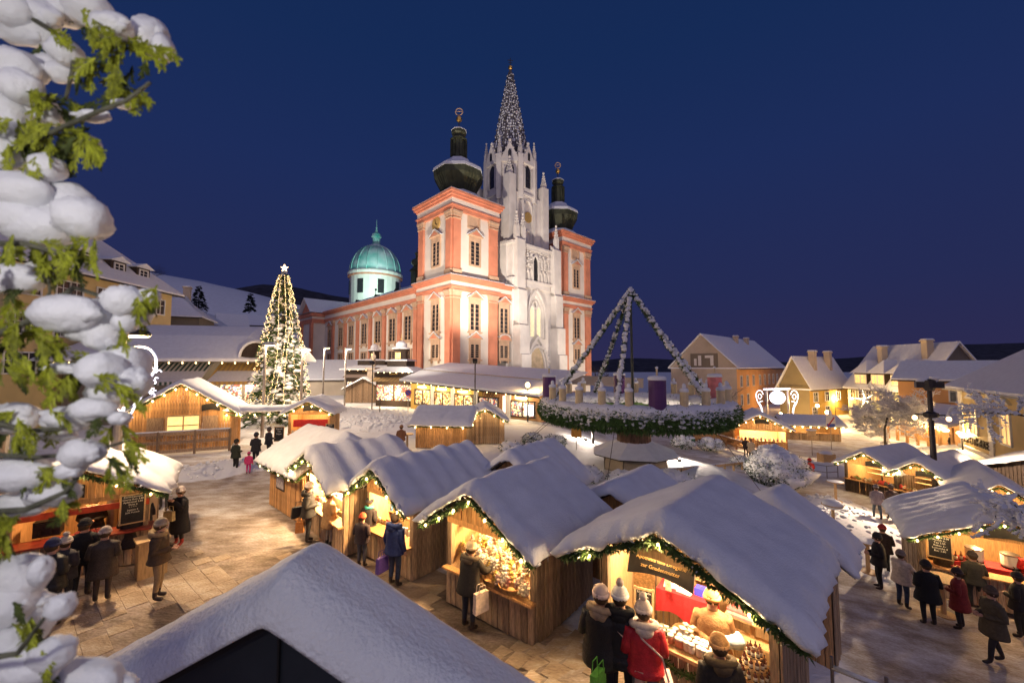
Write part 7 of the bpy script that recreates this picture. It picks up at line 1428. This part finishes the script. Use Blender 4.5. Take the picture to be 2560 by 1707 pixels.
# counter of the bottle stall
S1c = .915
for k in range(26): x = -.1 + .08 * (k % 9) + rg.uniform(-.02, .02); put('jar', JR[rg.randint(0, 2)], 'S1', (x, -.02 + .10 * (k // 9), S1c), 0, 'small lidded jar on the counter of the bottle stall', 'jar', 'jars on the bottle stall counter')
for k in range(3):
    q = MB(); q.lathe([(.21 - .05 * k, 0), (.21 - .05 * k, .02)], n=20); q.build('tier', M['pale'], None if False else S1, loc=(1.02, .12, S1c + .01 + .13 * k))
    for j in range(14 - 3 * k): t = 2 * math.pi * j / (14 - 3 * k); put('bottle', BS, 'S1', (1.02 + (.18 - .05 * k) * math.cos(t), .12 + (.18 - .05 * k) * math.sin(t), S1c + .03 + .13 * k), 0, 'tiny bottle on the round tiered stand', 'bottle', 'tiny bottles on the tiered stand')
q = MB(); q.lathe([(.10, 0), (.17, .03), (.21, .10), (.22, .13), (.19, .11), (.1, .05)], n=18); bw = q.build('bread_basket', wick, None, loc=SM('S1') @ Vector((.05, .22, S1c)), label='round basket with pale soap slices on the counter', cat='basket'); q = MB()
for k in range(14): q.box((.1 * math.cos(k * 2.4) * (k / 14), .1 * math.sin(k * 2.4) * (k / 14), .10 + .008 * k), (.09, .07, .02), k, 0)
q.build('soap_slice', cmat((.66, .58, .44)), bw, kind='stuff')
q = MB(); q.ball((0, 0, .09), (.22, .15, .11), 0, 14, 10, .3, 3); q.build('cushion', cmat((.42, .55, .66), .9), None, smooth=True, loc=SM('S1') @ Vector((.62, .55, S1c + .0)), label='pale blue cushion lying beside the rack', cat='cushion')
for k in range(9): q = MB(); q.box((0, 0, .03), (.07, .05, .06)); q.build('soap_box', cmat((.6, .58, .5) if k % 2 else (.12, .14, .10), .5), None, loc=SM('S1') @ Vector((-.36 + .075 * (k % 3), .12 + .06 * (k // 3), S1c)), rot=(0, 0, S1.rotation_euler.z + .3), label='tiny carton in the block at the left of the counter', cat='carton', group='tiny cartons on the counter')
garland(S1, [(-.4, -.12, .80), (.1, -.14, .62), (.5, -.12, .80)], .06, 260, 0, sag=.05, name='counter_garland', leafl=.07)
archsign(S1, (-.34, .18, 1.88), 1.08, .38, ['Apotheke und Drogerie', 'zur Gnadenmutter'], (R(66), 0, .05), .085)
q = MB(); q.lathe([(.15, 0), (.15, .015)], n=20, sx=1, sy=1.25); q.build('oval_plaque', M['white'], S1, loc=(-1.02, 1.0, 1.70), rot=(R(90), 0, 0)); q = MB(); q.box((-1.02, 1.02, 1.25), (.42, .02, 1.3)); q.build('leaflet_panel', wick, S1)
q = MB(); q.box((-.62, 1.95, 1.4), (.5, .02, 1.1)); q.build('pale_panel', M['pale'], S1)
chalkboard(S1, (-.72, .35, 1.12), (R(78), 0, .3), .30, .44, ['Naturseife', 'Balsam', 'Tees', 'Salben'], .055)
q = MB(); q.bar((-.50, .9, 1.2), (-.55, .85, 2.05), .10, .03); q.build('birch_strip', mat('birch', (.55, .42, .28), .7, .5, 20), S1)
for loc, pw in (((-.35, .30, 2.30), 300), ((.65, .50, 2.16), 240), ((-.5, 1.3, 2.3), 150)):
    q = MB(); q.ball((0, 0, 0), .05, 0, 8, 6); q.build('ceiling_bulb', M['bulb'], S1, loc=loc); lamp('stall_light', (loc[0], loc[1], loc[2] - .1), pw, (1, .69, .38), .12, S1)
person('vendor in long camel coat behind the bottle counter', SM('S1') @ Vector((.36, .50, -.12)), -112, 1.76, (.36, .20, .09), (.2, .12, .06), (.50, .28, .10), pose='front', hem=.5)
# poster on the closed stall
PO = obj('poster', None, None); bpy.data.objects.remove(PO)
q = MB(); q.box((0, 0, 0), (.82, .03, 1.02)); po = q.build('framed_poster', M['dark'], None, loc=SM('S5') @ Vector((-.42, -.06, 1.35)), rot=(0, 0, STALLS['S5'].rotation_euler.z), label='framed poster with pale winter scene on the closed stall', cat='poster')
q = MB(); q.box((0, -.018, -.04), (.72, .01, .8)); q.build('print', mat('poster_print', (.16, .14, .20), .5, 0, 9, col2=(.55, .50, .50)), po); q = MB(); q.box((0, -.018, .42), (.72, .01, .10)); q.build('print_band', cmat((.60, .42, .06), .5), po)
# wine bar: coffee machine, cups, tray
S9m = SM('S9'); q = MB(); q.box((0, 0, .2), (.5, .4, .4)); q.box((0, -.2, .3), (.4, .06, .12)); q.tube([(-.1, -.26, .2), (-.1, -.26, .08)], .02, 6); q.tube([(.1, -.26, .2), (.1, -.26, .08)], .02, 6); q.build('coffee_machine', M['black'], None, loc=S9m @ Vector((-.75, .75, 1.03)), rot=(0, 0, R(36)), label='black coffee machine inside the wine bar', cat='coffee machine')
cupm = MB(); cupm.lathe([(.03, 0), (.035, .01), (.04, .09), (.036, .085), (.03, .02)], n=10); cupm.tube([(.04, 0, .07), (.065, 0, .06), (.06, 0, .03), (.038, 0, .02)], .006, 5); cupm = cupm.mesh('mug', cmat((.35, .05, .04), .4), True)
for k in range(14): o = obj('mug', cupm, None, S9m @ Vector((-.1 + .10 * (k % 7), .10 + .1 * (k // 7), 1.035)), (0, 0, k * 1.1), 'small red mug lined up on the wine bar counter', 'mug', 'mugs on the wine bar counter')
q = MB(); q.slab([(-.35, -.3), (.35, -.3), (.35, .3), (-.35, .3)], (0, 0, .92), (1, 0, 0), (0, 1, 0), (0, 0, .05)); q.box((0, 0, .46), (.6, .5, .91)); q.build('bar_table', M['pale'], None, loc=(-9.75, 11.15, 0), rot=(0, 0, R(50)), label='light wooden side counter at the corner of the wine bar', cat='counter')
# urns on the drinks stall
S10m = SM('S10')
for i, x in enumerate((-.25, .55)):
    T = empty('urn', S10m @ Vector((x, 1.15, 1.04)), R(-35), ('left white drinks urn on red cloth', 'right white drinks urn on red cloth')[i], 'urn', 'drinks urns'); q = MB(); q.lathe([(.20, .06), (.22, .10), (.22, .42), (.20, .44)], n=18); q.build('urn_body', M['white'], T, smooth=False); q = MB(); q.lathe([(.225, .42), (.225, .46), (.12, .50), (.03, .52)], n=18); q.build('lid', M['steel'], T); q = MB(); q.lathe([(.22, 0), (.22, .06)], n=18); q.tube([(0, -.2, .12), (0, -.28, .12), (0, -.28, .07)], .018, 6); q.build('tap_base', M['black'], T)
q = MB(); q.box((.2, 1.15, .52), (2.4, .7, 1.0)); q.box((.2, 1.15, 1.026), (2.42, .72, .02)); q.build('red_table_cloth', M['red'], STALLS['S10'])
for i, (x, y, h) in enumerate(((-.75, .9, .3), (-.6, 1.0, .24), (-.85, 1.1, .3))): put('bottle', BT, 'S10', (x, y, 1.04), 0, 'dark bottle beside the white urns', 'bottle', 'bottles at the drinks stall')
for k in range(5): put('mug', cupm, 'S10', (-1.3 + .14 * k, .1, 1.03), k, 'mug on the drinks stall counter', 'mug', 'mugs on the drinks stall counter', 1.2)
# craft goods on the right hand row
cr = [(.30, .10, .04), (.10, .08, .06), (.45, .26, .10), (.5, .06, .05), (.2, .22, .08), (.55, .45, .3)]
CRM = []
for k, c in enumerate(cr): q = MB(); q.lathe([(.06, 0), (.10, .06), (.08, .14), (.03, .18), (.04, .2)], n=8) if k % 2 else (q.ball((0, 0, .06), (.11, .09, .07), 0, 8, 6), q.ball((.05, 0, .12), .045, 0, 6, 5)); CRM.append(q.mesh('craft_item', cmat(c), True))
for key, lab in (('S11', 'small craft piece on the counter of the farthest right hand stall'), ('S12', 'small craft piece on the second right hand stall'), ('S13', 'small craft piece on the nearest right hand stall')):
    for k in range(34): put('craft_item', CRM[rg.randint(0, 5)], key, (rg.uniform(-1.1, 1.1), rg.uniform(-.02, .35), .89), rg.uniform(0, 6), lab, 'craft piece', lab.replace('small craft piece', 'craft pieces'), rg.uniform(.8, 1.5))
    for z in (1.3, 1.6): q = MB(); q.box((.2, 1.0, z), (1.6, .25, .03)); q.build('shelf', M['pale'], STALLS[key])
for k in range(12): put('jar', JR[k % 3], 'S8', (-1.1 + .2 * k, .05, .9), 0, 'small jar on the counter of the little bar', 'jar', 'jars on the little bar', 1.5)
chalkboard(STALLS['S8'], (-1.75, -.5, .95), (R(85), 0, 0), .6, .95, ['Punsch', 'Tee', 'Suppe'], .14); chalkboard(STALLS['S8'], (1.5, -.3, 1.35), (R(88), 0, .2), .55, .4, ['Most'], .12)
for k in range(12): put('jar', JR[k % 3], 'S14', (-1.9 + .34 * (k % 12), .05, .9), 0, 'small ware on the dazzling stall counter', 'ware', 'wares on the dazzling stall', 2.0)
# ================================================================ snowed-in dormer roof below the camera
FR = empty('dormer_roof', (0, 0, 0), 0, 'dark gable roof under thick snow right below the camera', 'roof')
a = at(622, 1424, 2.5); apex = Vector((a.x, a.y, a.z)); rd = Vector((.10, 1.0, 0)).normalized(); sd = Vector((rd.y, -rd.x, 0))
Lr, sl, hw = .62, .56, 2.0
def roofz(s): return -sl * (math.sqrt(s * s + .0006) - .02)
q = MB(); n = 2
q.slab([(-hw, roofz(hw)), (0, -.02), (hw, roofz(hw)), (hw, -2.2), (-hw, -2.2)], apex + rd * .10, sd, (0, 0, 1), rd * .04); q.build('gable_panel', mat('slate_sheet', (.035, .042, .055), .45, .15, 3, metal=.3), FR)
for s in (.0, 1.0, -1.0): q = MB(); q.bar(apex + rd * .085 + sd * s + Vector((0, 0, -2.2)), apex + rd * .085 + sd * s + Vector((0, 0, roofz(s) - .03)), .012, .02); q.build('seam', M['black'], FR)
for g in (-1, 1): q = MB(); q.slab([(0, .02), (g * hw, roofz(hw) + .0), (g * hw, roofz(hw) - .05), (0, -.05)], apex + rd * .02, sd, (0, 0, 1), rd * Lr); q.build('roof_panel', M['black'], FR)
S = MB(); nx, ny = 110, 40; th = .23; top = []; bot = []
for j in range(ny + 1):
    for i in range(nx + 1):
        s = -hw + 2 * hw * i / nx; t = Lr * j / ny; ex = min(s + hw, hw - s); ey = min(t, Lr - t); ed = lambda d, r=.20: math.sqrt(max(0, 1 - (1 - min(d / r, 1)) ** 2)); k = ed(ex) * ed(ey)
        w = apex + rd * (t + (-.07 * (1 - k) if t < Lr / 2 else .05 * (1 - k))) + sd * s; z = roofz(s) + .03
        h = th * k * (1 + .10 * nz(s * 1.2, t * 1.2, 4)) + .010 * nz(s * 7, t * 7) * k + .004 * nz(s * 22, t * 22)
        top.append((w.x, w.y, w.z + z + h - .02 * (1 - k) * abs(nz(s * 6, 2)))); bot.append((w.x, w.y, w.z + z - .03))
N1 = len(top); S.v = top + bot; W1 = nx + 1
for j in range(ny):
    for i in range(nx): a_, b_, c_, d_ = j * W1 + i, j * W1 + i + 1, (j + 1) * W1 + i + 1, (j + 1) * W1 + i; S.f += [(a_, b_, c_, d_), (N1 + a_, N1 + d_, N1 + c_, N1 + b_)]
for i in range(nx): S.f += [(i, N1 + i, N1 + i + 1, i + 1), (ny * W1 + i, ny * W1 + i + 1, N1 + ny * W1 + i + 1, N1 + ny * W1 + i)]
for j in range(ny): S.f += [(j * W1, (j + 1) * W1, N1 + (j + 1) * W1, N1 + j * W1), (j * W1 + nx, N1 + j * W1 + nx, N1 + (j + 1) * W1 + nx, (j + 1) * W1 + nx)]
S.m = [0] * len(S.f); S.build('snow_cover', M['snow'], FR, smooth=True)
# ================================================================ snow laden thuja at the left
TH = empty('snowy_thuja', (-1.75, 1.25, 3.0), 0, 'snow laden thuja branches reaching in from the left edge', 'tree'); o0 = TH.location.copy()
def tp(u, v, Y=1.35): return at(u, v, Y) - o0
lime = mat('thuja_green', (.26, .29, .02), .6, .4, 20, isl=.45); bark = mat('thuja_bark', (.12, .12, .085), .8, .4, 25, .4, 50)
q = MB()
for pts, r in (([(-140, 1700, 1.2), (-90, 1200, 1.3), (-80, 700, 1.3), (-60, 150, 1.35), (-40, -150, 1.35)], .05), ([(-80, 420, 1.3), (60, 330, 1.35), (150, 290, 1.35), (230, 255, 1.3), (290, 232, 1.28), (345, 190, 1.26)], .010), ([(-60, -40, 1.35), (100, 60, 1.35), (175, 105, 1.36), (165, 170, 1.36), (150, 230, 1.4)], .010), ([(-80, 560, 1.3), (60, 560, 1.3), (160, 590, 1.35)], .012), ([(-80, 800, 1.3), (60, 740, 1.3), (170, 660, 1.35), (260, 690, 1.4)], .012),
               ([(-80, 950, 1.3), (60, 990, 1.32), (140, 985, 1.35), (200, 930, 1.38), (300, 880, 1.4)], .010), ([(-80, 1040, 1.3), (80, 1050, 1.32), (200, 1040, 1.35), (300, 1010, 1.4)], .009), ([(-80, 1180, 1.3), (60, 1170, 1.3), (150, 1130, 1.33), (200, 1070, 1.36)], .012), ([(-80, 1520, 1.2), (40, 1500, 1.2), (100, 1420, 1.2)], .010), ([(100, 700, 1.38), (115, 670, 1.38), (105, 600, 1.4)], .006)):
    P = [tp(*p) for p in pts]; q.tube([P[0]] + [P[i] + (P[i + 1] - P[i]) * k / 4 + Vector((nz(i, k) * .006, 0, nz(k, i) * .006)) for i in range(len(P) - 1) for k in range(1, 5)], [r * (1 - .5 * f / (4 * (len(P) - 1))) for f in range(4 * (len(P) - 1) + 1)], 7)
q.build('branches', bark, TH, smooth=True, kind='stuff')
# scale-leaf sprays: flat fans of short jointed twiglets
rq = random.Random(12)
def spray(mb, p, d, L, lv=0):
    d = Vector(d).normalized(); side = d.cross(Vector((rq.uniform(-.3, .3), 1, .2))).normalized(); n = (7, 4, 2)[lv]; r = (.0032, .0026, .0022)[lv]; pts = [Vector(p)]; ds = []
    for k in range(n): d = (d + Vector((rq.gauss(0, .05), rq.gauss(0, .05), -.06 + rq.gauss(0, .04)))).normalized(); ds.append(d.copy()); pts.append(pts[-1] + d * L / n)
    mb.tube(pts, [r * (1.15 if k % 2 else .8) for k in range(len(pts) - 1)] + [r * .35], 4)
    if lv < 2:
        for k in range(n):
            for s in (-1, 1):
                if rq.random() < .9: spray(mb, pts[k] + (pts[k + 1] - pts[k]) * rq.random(), ds[k] + side * s * rq.uniform(.45, .8), L * (.46 - .045 * k if lv == 0 else .34) * rq.uniform(.8, 1.15), lv + 1)
g = MB()
fans = [(215, 150), (250, 170), (285, 150), (320, 145), (240, 100), (270, 95), (300, 95), (335, 120), (200, 30), (215, 60), (300, 105), (255, 210), (290, 215), (60, 220), (100, 200), (140, 215), (160, 250), (40, 290), (70, 280), (110, 300), (20, 300), (150, 300), (180, 310), (60, 350), (90, 370), (195, 320), (225, 330), (10, 130), (120, 90), (180, 290), (130, 330), (35, 340),
        (20, 555), (60, 570), (110, 575), (150, 580), (180, 600), (200, 560), (10, 620), (40, 640), (10, 745), (40, 760), (70, 780), (30, 800), (90, 800), (60, 830), (20, 850), (110, 760), (130, 790), (10, 700), (345, 680), (320, 690), (290, 740), (180, 850), (210, 870), (150, 880), (240, 900), (120, 850), (200, 830), (30, 960), (60, 980), (100, 960), (260, 990), (30, 1060), (80, 1075), (120, 1080), (260, 1060), (290, 1020), (40, 1180), (15, 1230), (10, 1450), (40, 1520), (90, 1500), (60, 1440), (15, 1390), (130, 1150)]
for u, v in fans:
    for _ in range(rq.choice((1, 2, 2))): a_ = rq.uniform(-1.5, 1.5); spray(g, tp(u + rq.uniform(-18, 18), v - 12 + rq.uniform(-14, 14), rq.uniform(1.27, 1.42)), (math.sin(a_) * .8 + .25, rq.uniform(-.25, .25), -abs(math.cos(a_)) * .8 - .1), rq.uniform(.075, .14))
g.build('leaf_sprays', lime, TH, kind='stuff')
g = MB()
for u, v in fans:
    if rq.random() < .75: a_ = rq.uniform(-1.5, 1.5); spray(g, tp(u + rq.uniform(-40, 30), v + rq.uniform(-10, 22), rq.uniform(1.34, 1.46)), (math.sin(a_) * .8 + .25, rq.uniform(-.25, .25), -abs(math.cos(a_)) * .8 - .1), rq.uniform(.07, .13))
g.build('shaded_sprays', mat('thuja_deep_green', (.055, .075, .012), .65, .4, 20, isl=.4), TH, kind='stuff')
lumps = [(60, 35, 95, 45), (140, 20, 60, 40), (20, 20, 60, 40), (200, 15, 55, 45), (60, 75, 75, 32), (255, 60, 50, 32), (345, 85, 42, 50), (375, 110, 22, 34), (150, 120, 42, 30), (110, 150, 36, 26), (30, 150, 62, 40), (70, 165, 45, 30), (140, 168, 40, 24), (45, 200, 50, 40), (85, 240, 42, 34), (20, 260, 45, 60), (15, 330, 42, 62), (115, 265, 36, 24), (215, 268, 45, 14), (280, 240, 25, 10), (215, 335, 14, 22), (110, 385, 36, 34), (20, 365, 36, 32), (95, 405, 30, 22),
         (40, 440, 85, 55), (130, 470, 95, 66), (90, 520, 90, 58), (190, 500, 62, 58), (215, 520, 42, 36), (40, 500, 70, 50), (25, 640, 80, 42), (85, 625, 48, 26), (150, 720, 85, 55), (215, 740, 72, 62), (240, 770, 42, 46), (285, 690, 45, 42), (310, 720, 42, 40), (340, 680, 30, 20), (290, 740, 26, 30), (280, 840, 60, 62), (235, 850, 48, 52), (310, 880, 34, 44), (250, 900, 50, 42), (150, 845, 48, 16), (30, 960, 60, 42), (160, 960, 62, 34), (215, 940, 52, 32), (130, 1000, 52, 16), (275, 960, 24, 20), 
         (40, 1090, 82, 48), (95, 1110, 40, 34), (190, 1040, 45, 40), (120, 1130, 70, 32), (40, 1160, 70, 30), (160, 1080, 30, 22), (40, 1330, 62, 58), (20, 1390, 50, 52), (95, 1310, 20, 34), (70, 1420, 46, 62), (20, 1480, 44, 40), (140, 1392, 26, 30), (100, 1380, 14, 10), (60, 1530, 80, 48), (160, 1560, 130, 46), (20, 1570, 60, 60), (120, 1500, 48, 36), (250, 1580, 70, 30)]
S = MB()
for i, (u, v, rx, ry) in enumerate(lumps):
    rx *= .90; ry *= .90 if v < 400 or v > 1100 else .80
    Y = 1.38 + .05 * math.sin(i * 2.3); c = tp(u, v, Y); kx = rx * KD / 1000 * Y; kz = ry * KD / 1000 * Y
    S.ball(c, (kx * 1.02, min(kx, kz) * .9 + .01, kz * 1.02), 0, 20, 14, .17, i * 3.7, 1.6)
    for k in range(2): t = rq.uniform(0, 6.28); S.ball(c + Vector((kx * .72 * math.cos(t), -.012, kz * .6 * math.sin(t))), (kx * .42, min(kx, kz) * .42, kz * .42), 0, 12, 9, .4, i + k * 7.1, 2.0)
S.build('snow_load', M['snowlump'], TH, smooth=True, kind='stuff')

# lantern on the balcony wall where the photographer stands
BL = empty('wall_lantern', (-1.05, -.35, 6.15), 0, 'small white lantern on the balcony wall behind the camera', 'lantern'); q = MB(); q.lathe([(.05, .16), (.11, .12), (.11, -.10), (.06, -.13)], n=10); q.bar((0, -.25, .1), (0, 0, .14), .03, .03); q.build('lantern_frame', M['dsteel'], BL, loc=(0, 0, .14)); q = MB(); q.ball((0, 0, 0), .06, 0, 10, 8); q.build('lantern_bulb', M['tube'], BL); lamp('lantern_light', (0, .10, -.08), 58, (1, .95, .90), .12, BL)
